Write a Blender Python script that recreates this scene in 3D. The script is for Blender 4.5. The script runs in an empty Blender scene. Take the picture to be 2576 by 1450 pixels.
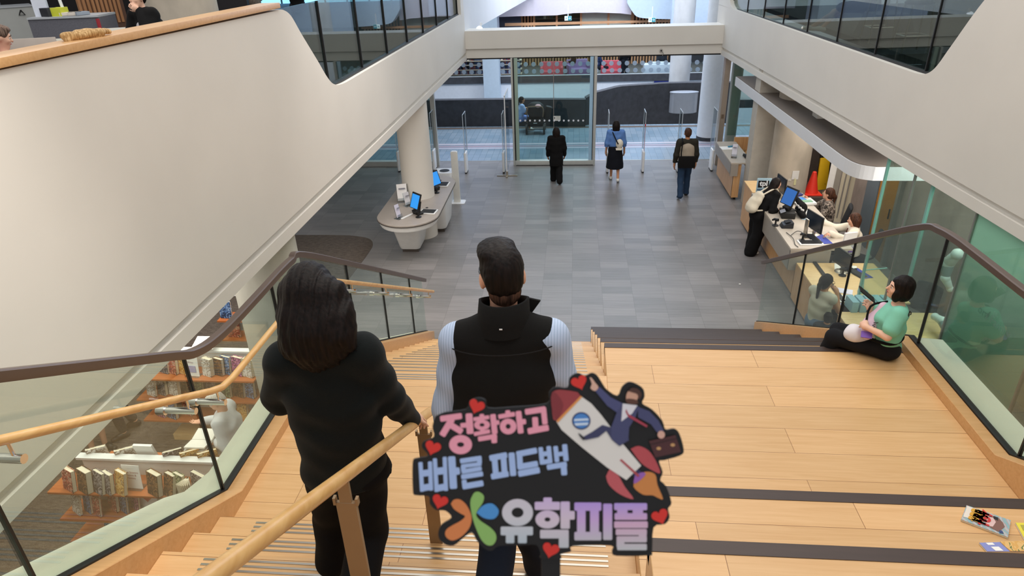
import bpy, bmesh, math, random
import numpy as np
from mathutils import Vector, Matrix
random.seed(7)
PI = math.pi
SC = bpy.context.scene
COL = SC.collection
# ------------------------------------------------------------------ camera
F, CX, CY, CAMH = 1690.0, 1288.0, 725.0, 6.0
_dy = np.array([160.0, -868.0, F]); _dy /= np.linalg.norm(_dy)
_dd = np.array([117.0, (160*117+F*F)/868, F]); _dd /= np.linalg.norm(_dd)
_dx = np.cross(_dd, _dy)
RW = np.stack([_dx, _dy, -_dd])            # rows: world axes seen by the lens
CAM = np.array([0.0, 0.0, CAMH])
cam_d = bpy.data.cameras.new('camera'); cam = bpy.data.objects.new('camera', cam_d); COL.objects.link(cam)
cam_d.sensor_width = 36.0; cam_d.lens = 36.0*F/2576.0; cam_d.clip_start = 0.02; cam_d.clip_end = 200
_M = Matrix.Identity(4)
for i in range(3):
    _M[i][0] = RW[i][0]; _M[i][1] = -RW[i][1]; _M[i][2] = -RW[i][2]; _M[i][3] = CAM[i]
cam.matrix_world = _M
cam_d.dof.use_dof = True; cam_d.dof.focus_distance = 4.6; cam_d.dof.aperture_fstop = 7.5
SC.camera = cam
SC.view_settings.view_transform = 'Standard'; SC.view_settings.look = 'None'
SC.view_settings.exposure = 0.16; SC.view_settings.gamma = 1.0; SC.view_settings.use_curve_mapping = False
# ------------------------------------------------------------------ world and lights
W = bpy.data.worlds.new('world'); SC.world = W; W.use_nodes = True
W.node_tree.nodes['Background'].inputs[0].default_value = (0.93, 0.95, 1.0, 1)
W.node_tree.nodes['Background'].inputs[1].default_value = 0.48
def area(name, loc, size, power, col=(1, 1, 1), rot=(0, 0, 0), sy=None):
    l = bpy.data.lights.new(name, 'AREA'); l.energy = power; l.color = col; l.shape = 'RECTANGLE'
    l.size = size; l.size_y = sy or size
    o = bpy.data.objects.new(name, l); o.location = loc; o.rotation_euler = rot; COL.objects.link(o); return o
def spot(name, loc, target, power, col=(1, 1, 1), ang=1.4, blend=0.8, rad=0.1):
    l = bpy.data.lights.new(name, 'SPOT'); l.energy = power; l.color = col; l.spot_size = ang; l.spot_blend = blend; l.shadow_soft_size = rad
    o = bpy.data.objects.new(name, l); o.location = loc
    o.rotation_euler = (Vector(target)-Vector(loc)).to_track_quat('-Z', 'Y').to_euler(); COL.objects.link(o); return o
WARM = (1.0, 0.93, 0.84); COOL = (0.66, 0.82, 1.0)
area('atrium_light', (0.6, 4.0, 10.5), 7.0, 400, WARM, sy=9)
area('atrium_light', (0.5, 13.0, 10.5), 7.0, 290, (1, 0.97, 0.93), sy=8)
area('lobby_skylight', (0.5, 29.0, 9.5), 14.0, 1500, COOL, sy=12)
area('under_floor_light', (-5.2, 7.5, 3.30), 2.6, 260, WARM, sy=9)
area('desk_light', (5.3, 13.6, 2.5), 1.2, 75, WARM, sy=6)
area('side_room_light', (5.9, 8.0, 3.30), 2.2, 210, (1, 0.96, 0.92), sy=5)
area('recess_light', (6.2, 16.6, 3.2), 1.0, 25, WARM, sy=1.5)
area('gallery_fill', (0, 36.9, 1.85), 14, 420, (1, 0.95, 0.9), sy=3)  # added fill with no fixture, brightens the slats and gallery behind the glass
area('bulkhead_fill', (0, 26.0, 10.5), 14, 1600, (1, 0.96, 0.98), rot=(0.85, 0, 0), sy=4)  # added fill tilted at the far bulkhead to brighten its face
area('upper_floor_light', (-7.0, 8.5, 8.0), 5, 180, (1, 0.97, 0.92), sy=10)
area('upper_floor_light', (8.5, 13.0, 8.0), 5, 150, (1, 0.97, 0.92), sy=10)
spot('wall_fill_spot', (-1.5, 2.2, 8.6), (-3.3, 2.6, 4.4), 620, WARM, 0.85, 1.0, 0.25)  # added spots; the gap between their pools leaves a darker band on the wall
spot('wall_fill_spot', (-1.4, 9.6, 8.6), (-3.3, 9.8, 4.0), 560, (1, 0.93, 0.88), 1.15, 1.0, 0.25)  # second added spot, beyond the darker gap on the left wall
# ------------------------------------------------------------------ pixel rays onto known planes
def ray(px, py): return RW @ np.array([px-CX, py-CY, F])
def AZ(px, py, z):
    r = ray(px, py); return CAM+(z-CAMH)/r[2]*r
def AX(px, py, x):
    r = ray(px, py); return CAM+x/r[0]*r
def AY(px, py, y):
    r = ray(px, py); return CAM+y/r[1]*r
def AD(px, py, d):
    return CAM+ray(px, py)*d/F
def APL(px, py, p0, n):
    r = ray(px, py); n = np.array(n, float); return CAM+((np.array(p0)-CAM)@n)/(r@n)*r
# ------------------------------------------------------------------ materials
MATS = {}
def srgb(c):
    if isinstance(c, str): c = [int(c[i:i+2], 16)/255 for i in (0, 2, 4)]
    return tuple(x/12.92 if x <= 0.04045 else ((x+0.055)/1.055)**2.4 for x in c)+(1,)
def nd(nt, t, **kw):
    n = nt.nodes.new(t)
    for k, v in kw.items():
        if k in n.inputs.keys(): n.inputs[k].default_value = v
        else: setattr(n, k, v)
    return n
def mat(name, col, rough=0.5, metal=0.0, var=0.0, scale=(8, 8, 8), bump=0.0, bscale=60.0, spec=0.5, emit=None, es=1.0, sheen=0.0):
    """principled material with an optional noise variation in colour and a fine bump"""
    if name in MATS: return MATS[name]
    m = bpy.data.materials.new(name); m.use_nodes = True; nt = m.node_tree; p = nt.nodes['Principled BSDF']
    c = srgb(col) if isinstance(col, str) else tuple(col)+(1,)
    p.inputs['Base Color'].default_value = c; p.inputs['Roughness'].default_value = rough; p.inputs['Metallic'].default_value = metal
    p.inputs['Specular IOR Level'].default_value = spec
    if sheen: p.inputs['Sheen Weight'].default_value = sheen
    if emit:
        p.inputs['Emission Color'].default_value = srgb(emit); p.inputs['Emission Strength'].default_value = es
    tc = nd(nt, 'ShaderNodeTexCoord'); mp = nd(nt, 'ShaderNodeMapping'); mp.inputs['Scale'].default_value = scale
    nt.links.new(tc.outputs['Object'], mp.inputs['Vector'])
    nz = nd(nt, 'ShaderNodeTexNoise', Scale=1.0, Detail=5.0); nt.links.new(mp.outputs[0], nz.inputs['Vector'])
    v = max(var, 0.03)
    rp = nd(nt, 'ShaderNodeValToRGB'); rp.color_ramp.elements[0].position = 0.3; rp.color_ramp.elements[1].position = 0.7
    rp.color_ramp.elements[0].color = tuple(x*(1-v) for x in c[:3])+(1,); rp.color_ramp.elements[1].color = tuple(min(1, x*(1+v)) for x in c[:3])+(1,)
    nt.links.new(nz.outputs[0], rp.inputs[0]); nt.links.new(rp.outputs[0], p.inputs['Base Color'])
    if bump:
        nb = nd(nt, 'ShaderNodeTexNoise', Scale=bscale, Detail=4.0); nt.links.new(tc.outputs['Object'], nb.inputs['Vector'])
        bp = nd(nt, 'ShaderNodeBump', Strength=bump, Distance=0.01); nt.links.new(nb.outputs[0], bp.inputs['Height']); nt.links.new(bp.outputs[0], p.inputs['Normal'])
    MATS[name] = m; return m
def glassmat(name, tint, refl=0.06, rough=0.0, base=0.0):
    m = bpy.data.materials.new(name); m.use_nodes = True; nt = m.node_tree
    for n in list(nt.nodes): nt.nodes.remove(n)
    out = nd(nt, 'ShaderNodeOutputMaterial'); tr = nd(nt, 'ShaderNodeBsdfTransparent'); gl = nd(nt, 'ShaderNodeBsdfGlossy')
    tr.inputs[0].default_value = srgb(tint); gl.inputs['Roughness'].default_value = rough
    lw = nd(nt, 'ShaderNodeFresnel', IOR=1.45); ma = nd(nt, 'ShaderNodeMath', operation='MULTIPLY_ADD')
    ma.inputs[1].default_value = 0.22; ma.inputs[2].default_value = refl
    nt.links.new(lw.outputs[0], ma.inputs[0])
    mx = nd(nt, 'ShaderNodeMixShader'); nt.links.new(ma.outputs[0], mx.inputs[0]); nt.links.new(tr.outputs[0], mx.inputs[1]); nt.links.new(gl.outputs[0], mx.inputs[2])
    last = mx
    if base:
        dd = nd(nt, 'ShaderNodeBsdfDiffuse'); dd.inputs[0].default_value = srgb(tint); tl = nd(nt, 'ShaderNodeBsdfTranslucent'); tl.inputs[0].default_value = srgb(tint)
        df = nd(nt, 'ShaderNodeMixShader'); df.inputs[0].default_value = 0.5; nt.links.new(dd.outputs[0], df.inputs[1]); nt.links.new(tl.outputs[0], df.inputs[2])
        m2 = nd(nt, 'ShaderNodeMixShader'); m2.inputs[0].default_value = base
        nt.links.new(mx.outputs[0], m2.inputs[1]); nt.links.new(df.outputs[0], m2.inputs[2]); last = m2
    nt.links.new(last.outputs[0], out.inputs[0]); MATS[name] = m; return m
def tilemat(name, c1, c2, mortar, w, h, offset, rough, streak=0.0, swap=False, msize=0.004, rot=0.0, spec=0.5, squash=1.0):
    """rectangular tiles w by h in object space with a streaky surface"""
    m = bpy.data.materials.new(name); m.use_nodes = True; nt = m.node_tree; p = nt.nodes['Principled BSDF']
    tc = nd(nt, 'ShaderNodeTexCoord'); mp = nd(nt, 'ShaderNodeMapping')
    if swap: mp.inputs['Rotation'].default_value = (0, 0, PI/2)
    nt.links.new(tc.outputs['Object'], mp.inputs['Vector'])
    br = nd(nt, 'ShaderNodeTexBrick'); br.offset = offset; br.offset_frequency = 2; br.squash = squash
    br.inputs['Scale'].default_value = 1.0; br.inputs['Brick Width'].default_value = h if swap else w; br.inputs['Row Height'].default_value = w if swap else h
    br.inputs['Mortar Size'].default_value = msize; br.inputs['Mortar Smooth'].default_value = 0.1; br.inputs['Bias'].default_value = 0.0
    br.inputs['Color1'].default_value = srgb(c1); br.inputs['Color2'].default_value = srgb(c2); br.inputs['Mortar'].default_value = srgb(mortar)
    nt.links.new(mp.outputs[0], br.inputs['Vector'])
    ms = nd(nt, 'ShaderNodeMapping'); ms.inputs['Scale'].default_value = (1.1, 16, 1); nt.links.new(tc.outputs['Object'], ms.inputs['Vector'])
    nz = nd(nt, 'ShaderNodeTexNoise', Scale=1.4, Detail=6.0); nt.links.new(ms.outputs[0], nz.inputs['Vector'])
    mr = nd(nt, 'ShaderNodeMapRange'); mr.inputs[1].default_value = 0.3; mr.inputs[2].default_value = 0.7; mr.inputs[3].default_value = 1-streak; mr.inputs[4].default_value = 1+streak
    nt.links.new(nz.outputs[0], mr.inputs[0])
    mu = nd(nt, 'ShaderNodeMix', data_type='RGBA', blend_type='MULTIPLY'); mu.inputs[0].default_value = 1.0
    nt.links.new(br.outputs['Color'], mu.inputs[6]); nt.links.new(mr.outputs[0], mu.inputs[7])
    nt.links.new(mu.outputs[2], p.inputs['Base Color']); p.inputs['Roughness'].default_value = rough; p.inputs['Specular IOR Level'].default_value = spec
    MATS[name] = m; return m
def woodmat(name, c1, c2, board=0.0, rough=0.35, gs=(1.2, 22, 22), line='8a6636', axis='y'):
    """timber: stretched grain, optional boards of the given width"""
    m = bpy.data.materials.new(name); m.use_nodes = True; nt = m.node_tree; p = nt.nodes['Principled BSDF']
    tc = nd(nt, 'ShaderNodeTexCoord'); mp = nd(nt, 'ShaderNodeMapping'); mp.inputs['Scale'].default_value = gs
    nt.links.new(tc.outputs['Object'], mp.inputs['Vector'])
    nz = nd(nt, 'ShaderNodeTexNoise', Scale=1.6, Detail=8.0, Roughness=0.6, Distortion=0.6); nt.links.new(mp.outputs[0], nz.inputs['Vector'])
    rp = nd(nt, 'ShaderNodeValToRGB'); rp.color_ramp.elements[0].position = 0.32; rp.color_ramp.elements[1].position = 0.68
    rp.color_ramp.elements[0].color = srgb(c1); rp.color_ramp.elements[1].color = srgb(c2); nt.links.new(nz.outputs[0], rp.inputs[0])
    last = rp.outputs[0]
    if board:
        br = nd(nt, 'ShaderNodeTexBrick'); br.offset = 0.37; br.inputs['Scale'].default_value = 1.0; br.inputs['Brick Width'].default_value = 2.6; br.inputs['Row Height'].default_value = board
        br.inputs['Mortar Size'].default_value = 0.0016; br.inputs['Mortar Smooth'].default_value = 0.2
        br.inputs['Color1'].default_value = (1.04, 1.02, 1.0, 1); br.inputs['Color2'].default_value = (0.90, 0.90, 0.88, 1); br.inputs['Mortar'].default_value = srgb(line)
        nt.links.new(tc.outputs['Object'], br.inputs['Vector'])
        mu = nd(nt, 'ShaderNodeMix', data_type='RGBA', blend_type='MULTIPLY'); mu.inputs[0].default_value = 1.0
        nt.links.new(last, mu.inputs[6]); nt.links.new(br.outputs['Color'], mu.inputs[7]); last = mu.outputs[2]
    nt.links.new(last, p.inputs['Base Color']); p.inputs['Roughness'].default_value = rough
    MATS[name] = m; return m
def concrete(name, c, rough=0.75, var=0.22, sc=2.6):
    m = mat(name, c, rough, var=var, scale=(sc, sc, sc*0.6), bump=0.15, bscale=25); return m
def carpet(name, c1, c2, sx=3, sy=26):
    m = bpy.data.materials.new(name); m.use_nodes = True; nt = m.node_tree; p = nt.nodes['Principled BSDF']
    tc = nd(nt, 'ShaderNodeTexCoord'); mp = nd(nt, 'ShaderNodeMapping'); mp.inputs['Scale'].default_value = (sx, sy, 1)
    nt.links.new(tc.outputs['Object'], mp.inputs['Vector'])
    a = nd(nt, 'ShaderNodeTexNoise', Scale=1.0, Detail=3.0); nt.links.new(mp.outputs[0], a.inputs['Vector'])
    b = nd(nt, 'ShaderNodeTexNoise', Scale=110.0, Detail=2.0); nt.links.new(tc.outputs['Object'], b.inputs['Vector'])
    ad = nd(nt, 'ShaderNodeMath', operation='MULTIPLY_ADD'); ad.inputs[1].default_value = 0.6; nt.links.new(b.outputs[0], ad.inputs[0])
    h = nd(nt, 'ShaderNodeMath', operation='MULTIPLY'); h.inputs[1].default_value = 0.5; nt.links.new(a.outputs[0], h.inputs[0]); nt.links.new(h.outputs[0], ad.inputs[2])
    rp = nd(nt, 'ShaderNodeValToRGB'); rp.color_ramp.elements[0].position = 0.42; rp.color_ramp.elements[1].position = 0.68
    rp.color_ramp.elements[0].color = srgb(c1); rp.color_ramp.elements[1].color = srgb(c2); nt.links.new(ad.outputs[0], rp.inputs[0])
    nt.links.new(rp.outputs[0], p.inputs['Base Color']); p.inputs['Roughness'].default_value = 0.95
    bp = nd(nt, 'ShaderNodeBump', Strength=0.5, Distance=0.01); nt.links.new(b.outputs[0], bp.inputs['Height']); nt.links.new(bp.outputs[0], p.inputs['Normal'])
    MATS[name] = m; return m
# ------------------------------------------------------------------ mesh building
WM = {}                                                    # world matrix of everything that parents something
class MB:
    def __init__(s): s.v = []; s.f = []; s.mi = []; s.m = 0
    def add(s, vs, fs):
        o = len(s.v); s.v += [tuple(map(float, p)) for p in vs]
        for f in fs: s.f.append(tuple(i+o for i in f)); s.mi.append(s.m)
        return s
    def hexa(s, p): return s.add(p, [(3, 2, 1, 0), (4, 5, 6, 7), (0, 1, 5, 4), (1, 2, 6, 5), (2, 3, 7, 6), (3, 0, 4, 7)])
    def box(s, lo, hi):
        a, b, c = lo; d, e, f = hi
        return s.hexa([(a, b, c), (d, b, c), (d, e, c), (a, e, c), (a, b, f), (d, b, f), (d, e, f), (a, e, f)])
    def obox(s, c, size, rz=0.0, rx=0.0, ry=0.0):
        M = Matrix.Translation(c) @ Matrix.Rotation(rz, 4, 'Z') @ Matrix.Rotation(ry, 4, 'Y') @ Matrix.Rotation(rx, 4, 'X')
        x, y, z = size[0]/2, size[1]/2, size[2]/2
        return s.hexa([M @ Vector(q) for q in [(-x, -y, -z), (x, -y, -z), (x, y, -z), (-x, y, -z), (-x, -y, z), (x, -y, z), (x, y, z), (-x, y, z)]])
    def prism(s, poly, off):
        """closed 3-D polygon pushed along the vector off"""
        n = len(poly); off = np.array(off, float); a = [np.array(p, float) for p in poly]
        fs = [tuple(range(n-1, -1, -1)), tuple(range(n, 2*n))]+[(i, (i+1) % n, n+(i+1) % n, n+i) for i in range(n)]
        return s.add(a+[p+off for p in a], fs)
    def loft(s, rings, cap=True, close=True):
        n = len(rings[0]); vs = [p for r in rings for p in r]; fs = []
        for k in range(len(rings)-1):
            for i in range(n if close else n-1):
                j = (i+1) % n; fs.append((k*n+i, k*n+j, (k+1)*n+j, (k+1)*n+i))
        if cap and close: fs += [tuple(range(n-1, -1, -1)), tuple((len(rings)-1)*n+i for i in range(n))]
        return s.add(vs, fs)
    def tube(s, pts, r, n=10, cap=True):
        pts = [Vector(p) for p in pts]; rings = []; up = None
        rs = r if isinstance(r, (list, tuple)) else [r]*len(pts)
        for i, p in enumerate(pts):
            t = ((pts[min(i+1, len(pts)-1)]-pts[max(i-1, 0)])).normalized()
            if up is None: up = Vector((0, 0, 1)) if abs(t.z) < 0.9 else Vector((0, 1, 0))
            u = t.cross(up).normalized(); w = u.cross(t).normalized(); up = w
            rings.append([p+u*math.cos(2*PI*k/n)*rs[i]+w*math.sin(2*PI*k/n)*rs[i] for k in range(n)])
        return s.loft(rings, cap)
    def lathe(s, c, prof, n=24, sx=1.0, sy=1.0):
        return s.loft([[(c[0]+r*sx*math.cos(2*PI*k/n), c[1]+r*sy*math.sin(2*PI*k/n), c[2]+z) for k in range(n)] for r, z in prof])
    def ball(s, c, r, n=14, m=9):
        r = (r, r, r) if not isinstance(r, (tuple, list)) else r
        return s.loft([[(c[0]+r[0]*math.sin(a)*math.cos(2*PI*k/n), c[1]+r[1]*math.sin(a)*math.sin(2*PI*k/n), c[2]-r[2]*math.cos(a)) for k in range(n)]
                       for a in [max(0.02, PI*i/m) if i < m else PI-0.02 for i in range(m+1)]])
    def build(s, name, mats, parent=None, smooth=False, bevel=0.0, local=False, seg=2):
        me = bpy.data.meshes.new(name); v = s.v
        if parent is not None and not local:
            I = WM[parent].inverted(); v = [tuple(I @ Vector(p)) for p in v]
        me.from_pydata(v, [], s.f); me.update()
        ms = mats if isinstance(mats, (list, tuple)) else [mats]
        for m in ms: me.materials.append(m)
        if len(ms) > 1:
            for i, p in enumerate(me.polygons): p.material_index = s.mi[i]
        b = bmesh.new(); b.from_mesh(me); bmesh.ops.recalc_face_normals(b, faces=b.faces)
        if bevel:
            bmesh.ops.remove_doubles(b, verts=b.verts, dist=1e-5)
            es = [e for e in b.edges if len(e.link_faces) == 2 and e.calc_face_angle(0) > 0.5]
            bmesh.ops.bevel(b, geom=es, offset=bevel, segments=seg, profile=0.6, affect='EDGES', clamp_overlap=True)
        b.to_mesh(me); b.free()
        o = bpy.data.objects.new(name, me); COL.objects.link(o)
        if smooth or bevel:
            for p in me.polygons: p.use_smooth = True
            if smooth != 'all':
                try: me.set_sharp_from_angle(angle=0.7)
                except Exception: pass
        if parent is not None:
            o.parent = parent; WM[o] = WM[parent]
        else: WM[o] = Matrix.Identity(4)
        return o
def thing(name, label, cat, loc=(0, 0, 0), rz=0.0, group=None):
    o = bpy.data.objects.new(name, None); COL.objects.link(o); o.empty_display_size = 0.1
    o.location = loc; o.rotation_euler = (0, 0, rz); o['label'] = label; o['category'] = cat
    if group: o['group'] = group
    WM[o] = Matrix.Translation(Vector(loc)) @ Matrix.Rotation(rz, 4, 'Z'); return o
def tag(o, label, cat, group=None):
    o['label'] = label; o['category'] = cat
    if group: o['group'] = group
    return o
def struct(o): o['kind'] = 'structure'; return o
def lab(o, l): o['label'] = l; return o
def dup(root, loc, rz, label=None, group=None):
    r = root.copy(); COL.objects.link(r); r.location = loc; r.rotation_euler = (0, 0, rz)
    if label: r['label'] = label
    if group: r['group'] = group
    for ch in list(root.children):
        c = ch.copy(); COL.objects.link(c); c.parent = r
        for g in ch.children:
            d = g.copy(); COL.objects.link(d); d.parent = c
    return r
def base_of(pts): return tuple(np.mean(np.array(pts, float), axis=0))
def text_mesh(name, s, size, m, origin, xdir, ydir, parent, depth=0.002, align='CENTER', bold=0.0, shear=0.0):
    """lettering laid on a real surface: xdir runs along the line, ydir up the letter"""
    cu = bpy.data.curves.new(name, 'FONT'); cu.body = s; cu.size = size; cu.align_x = align; cu.align_y = 'CENTER'; cu.offset = bold; cu.resolution_u = 3; cu.shear = shear
    t = bpy.data.objects.new(name, cu); COL.objects.link(t)
    me = bpy.data.meshes.new_from_object(t.evaluated_get(bpy.context.evaluated_depsgraph_get())); bpy.data.objects.remove(t); bpy.data.curves.remove(cu)
    x = Vector(xdir).normalized(); y = Vector(ydir); y = (y-x*y.dot(x)).normalized(); z = x.cross(y)
    M = Matrix((x, y, z)).transposed().to_4x4(); M.translation = Vector(origin)+z*depth
    if parent is not None: M = WM[parent].inverted() @ M
    me.transform(M); me.materials.clear(); me.materials.append(m)
    for p in me.polygons: p.material_index = 0
    o = bpy.data.objects.new(name, me); COL.objects.link(o)
    if parent is not None: o.parent = parent; WM[o] = WM[parent]
    return o
# ------------------------------------------------------------------ shared materials
WHITE = mat('white_plaster', 'dcd8d0', 0.55, var=0.02, scale=(1, 1, 1))
WHITE2 = mat('white_plaster_cool', 'dadcdf', 0.5, var=0.02, scale=(1, 1, 1))
TILE = tilemat('grey_floor_tile', '868281', '72706f', '6a6665', 0.576, 0.288, 0.43, 0.36, streak=0.12, swap=True, msize=0.003)
LOBBYTILE = tilemat('blue_green_tile', '8b9cab', '7a90a2', '5a6c7a', 0.20, 0.40, 0.0, 0.14, streak=0.06, msize=0.004)
MAPLE = woodmat('maple_boards', 'd2a672', 'deb684', board=0.29, rough=0.32)
MAPLE2 = woodmat('maple_plain', 'c79862', 'd3a672', rough=0.35)
MAPLERAIL = woodmat('maple_rail', 'c99a5c', 'dcb478', rough=0.3, gs=(14, 2, 14))
HONEY = woodmat('honey_wood', 'b5722c', 'c8863c', rough=0.35)
OAKV = woodmat('oak_panel', 'c09060', 'd6aa7a', rough=0.4, gs=(16, 16, 1.2))
OAKH = woodmat('oak_top', 'd8b27c', 'e6c592', rough=0.4, gs=(3, 20, 20))
CHERRY = woodmat('cherry_shelf', 'a85c2e', 'c47440', rough=0.35)
DARKNOSE = mat('dark_brown_nosing', '40322c', 0.45, var=0.10, scale=(3, 30, 30))
STEEL = mat('brushed_steel', 'b9b3a8', 0.28, 1.0)
CHROME = mat('chrome', 'd8d6d2', 0.15, 1.0)
BRONZE = mat('bronze_flat_bar', 'a08a6e', 0.42, 0.55)
RAILBROWN = mat('brown_rail_cap', '5c4e47', 0.38, 0.25, spec=0.6)
BLACK = mat('black_rubber', '101113', 0.5)
LEDGE = mat('pale_ledge', 'eceedd', 0.5, var=0.03)
GLASS = glassmat('clear_green_glass', 'eff5f1', 0.02)
GLASSG = glassmat('smoky_balustrade_glass', 'c2ccc8', 0.14)
GLASST = glassmat('teal_partition_glass', 'e0eee9', 0.04); GLASSE = glassmat('entrance_glass', 'dcebe8', 0.03)
FROST = glassmat('frosted_glass', 'c6dacf', 0.08, 0.3, base=0.75)
ACRYL = glassmat('clear_acrylic', 'eef2f4', 0.06)
GLASSEDGE = mat('pale_green_glass_edge', 'a9d0c4', 0.2, emit='9fd0c0', es=0.0)
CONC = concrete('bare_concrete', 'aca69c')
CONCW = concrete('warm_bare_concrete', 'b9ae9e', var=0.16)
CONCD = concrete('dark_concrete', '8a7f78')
CARP = carpet('brown_grey_carpet', '443d37', '6e635a', 9, 30)
CARPD = carpet('dark_grey_carpet', '2e3030', '565654')
STONE = mat('charcoal_stone', '3a3c42', 0.75, var=0.22, scale=(5, 5, 5), bump=0.3, bscale=30)
SLAT = woodmat('slat_timber', 'a97a56', 'c79a72', rough=0.5, gs=(20, 20, 1))
DARK = mat('matt_black', '0d0d0e', 0.6)
BLUEWALL = mat('pale_blue_paint', 'b9cbe0', 0.6)
def cat(pts, n=6):
    """smooth curve through points"""
    P = [np.array(p, float) for p in pts]; out = []
    for i in range(len(P)-1):
        a, b, c, d = P[max(i-1, 0)], P[i], P[i+1], P[min(i+2, len(P)-1)]
        for k in range(n):
            t = k/n; out.append(0.5*((2*b)+(-a+c)*t+(2*a-5*b+4*c-d)*t*t+(-a+3*b-3*c+d)*t**3))
    out.append(P[-1]); return out
# ------------------------------------------------------------------ staircase
XL, XBL, XBU, XR = -2.337, 0.32, 0.385, 3.08
ZL = 2.5
def up_z(k): return ZL+0.15*k
def up_y(k): return 3.136-0.279*(k-1)
def lo_z(j): return ZL-0.147*j
def lo_y(j): return 5.10+0.276*j
stair = thing('staircase', 'wide maple staircase with metal nosing strips running down past the landing to the grey floor', 'stairs', (-1.0, 4.0, 0))
def tread(x0, x1, yb, yf, z, strips, name='tread'):
    b = MB().box((x0, yb-0.03, z-0.15), (x1, yf, z)); o = b.build(name, MAPLE, stair, bevel=0.004, seg=1)
    if strips:
        s = MB()
        for q in (0.045, 0.080, 0.115): s.box((x0+0.27, yf-q-0.007, z-0.002), (x1-0.16, yf-q+0.007, z+0.003))
        lab(s.build('nosing_strip', STEEL, o), 'three thin metal nosing strips')
for k in range(1, 13): tread(XL, XBU, up_y(k+1), up_y(k), up_z(k), True)
for j in range(1, 17): tread(XL, XBL, lo_y(j-1), lo_y(j), lo_z(j), True)
b = MB().box((XL, up_y(1)-0.03, ZL-0.15), (XBL, lo_y(0), ZL)); lnd = b.build('landing', MAPLE, stair)
s = MB()
for q in (0.045, 0.080, 0.115): s.box((XL+0.27, lo_y(0)-q-0.007, ZL-0.002), (XBL-0.16, lo_y(0)-q+0.007, ZL+0.003))
s.build('nosing_strip', STEEL, lnd)
MB().box((XL, -3.0, 4.1), (XBU, up_y(13), 4.45)).build('upper_landing', MAPLE, stair)
# bleacher seating beside the stairs
seat = thing('bleacher_seating', 'broad maple bleacher tiers with dark brown edges beside the staircase', 'seating', (1.7, 5.0, 0))
def tier(x0, yb, yf, z, z0, nose=True):
    b = MB().box((x0, yb, z0), (XR, yf-0.002, z)); o = b.build('tier', MAPLE, seat, bevel=0.004, seg=1)
    if nose:
        n = MB().box((x0, yf-0.078, z-0.10), (XR, yf+0.004, z+0.004)); lab(n.build('edge_strip', DARKNOSE, o), 'dark brown edge strip')
TY = lambda k: 5.66+0.815*k
tier(XBL, 3.22, TY(0), ZL, 0.02)
for k in range(1, 6): tier(XBL, TY(k-1), TY(k), ZL-0.441*k, 0.0)
UY = lambda k: 3.25-0.83*(k-1)
for k in range(1, 4): tier(XBU, UY(k+1)-0.02, UY(k), ZL+0.441*k, ZL-0.3+0.44*k-0.44)
# curbs and ledges
def nose_l(y):                                              # height of the curb top along the left wall
    if y < 3.44: return 2.585+0.5376*(3.44-y)
    if y < 5.2: return 2.585
    return 2.585-0.5326*(y-5.2)
def curb(name, x0, x1, ys, fz, drop, m, label, cat_):
    top = [(x0, y, fz(y)) for y in ys]; bot = [(x0, y, max(0.0, fz(y)-drop)) for y in reversed(ys)]
    o = MB().prism(top+bot, (x1-x0, 0, 0)).build(name, m, bevel=0.004, seg=1); tag(o, label, cat_); return o
ysl = [-0.6, 3.44, 5.2, 9.72]
curb('stair_curb', XL-0.115, XL, ysl, nose_l, 0.62, MAPLE2, 'maple curb along the left edge of the staircase under the glass', 'curb')
xo_ = lambda y: float(np.interp(y, [3.3, 3.65, 9.7], [XL-0.50, XL-0.365, XL-0.40]))
rg = [[(XL-0.165, y, nose_l(y)-0.035), (xo_(y), y, nose_l(y)-0.035), (xo_(y), y, max(0.0, nose_l(y)-0.335)), (XL-0.165, y, max(0.0, nose_l(y)-0.335))] for y in (-0.6, 3.3, 3.44, 3.65, 5.2, 9.72)]
tag(MB().loft(rg).build('ledge', LEDGE), 'pale green-white ledge outside the glass on the bookshelf side of the staircase', 'ledge')
def nose_r(y):
    if y < 4.08: return 2.585+0.5313*(4.08-y)
    if y < 5.75: return 2.585
    return max(0.0, 2.585-0.5405*(y-5.75))
ysr = [-0.6, 4.08, 5.75, 10.15]
curb('stair_curb', XR, XR+0.10, ysr, nose_r, 0.75, MAPLE2, 'maple curb along the right edge of the bleacher seating under the glass', 'curb')
curb('ledge', XR+0.15, XR+0.42, [-0.6, 4.08, 5.75, 6.1], lambda y: nose_r(y)-0.035, 0.35, LEDGE, 'pale green-white ledge outside the glass behind the bleacher seating', 'ledge')
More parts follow.
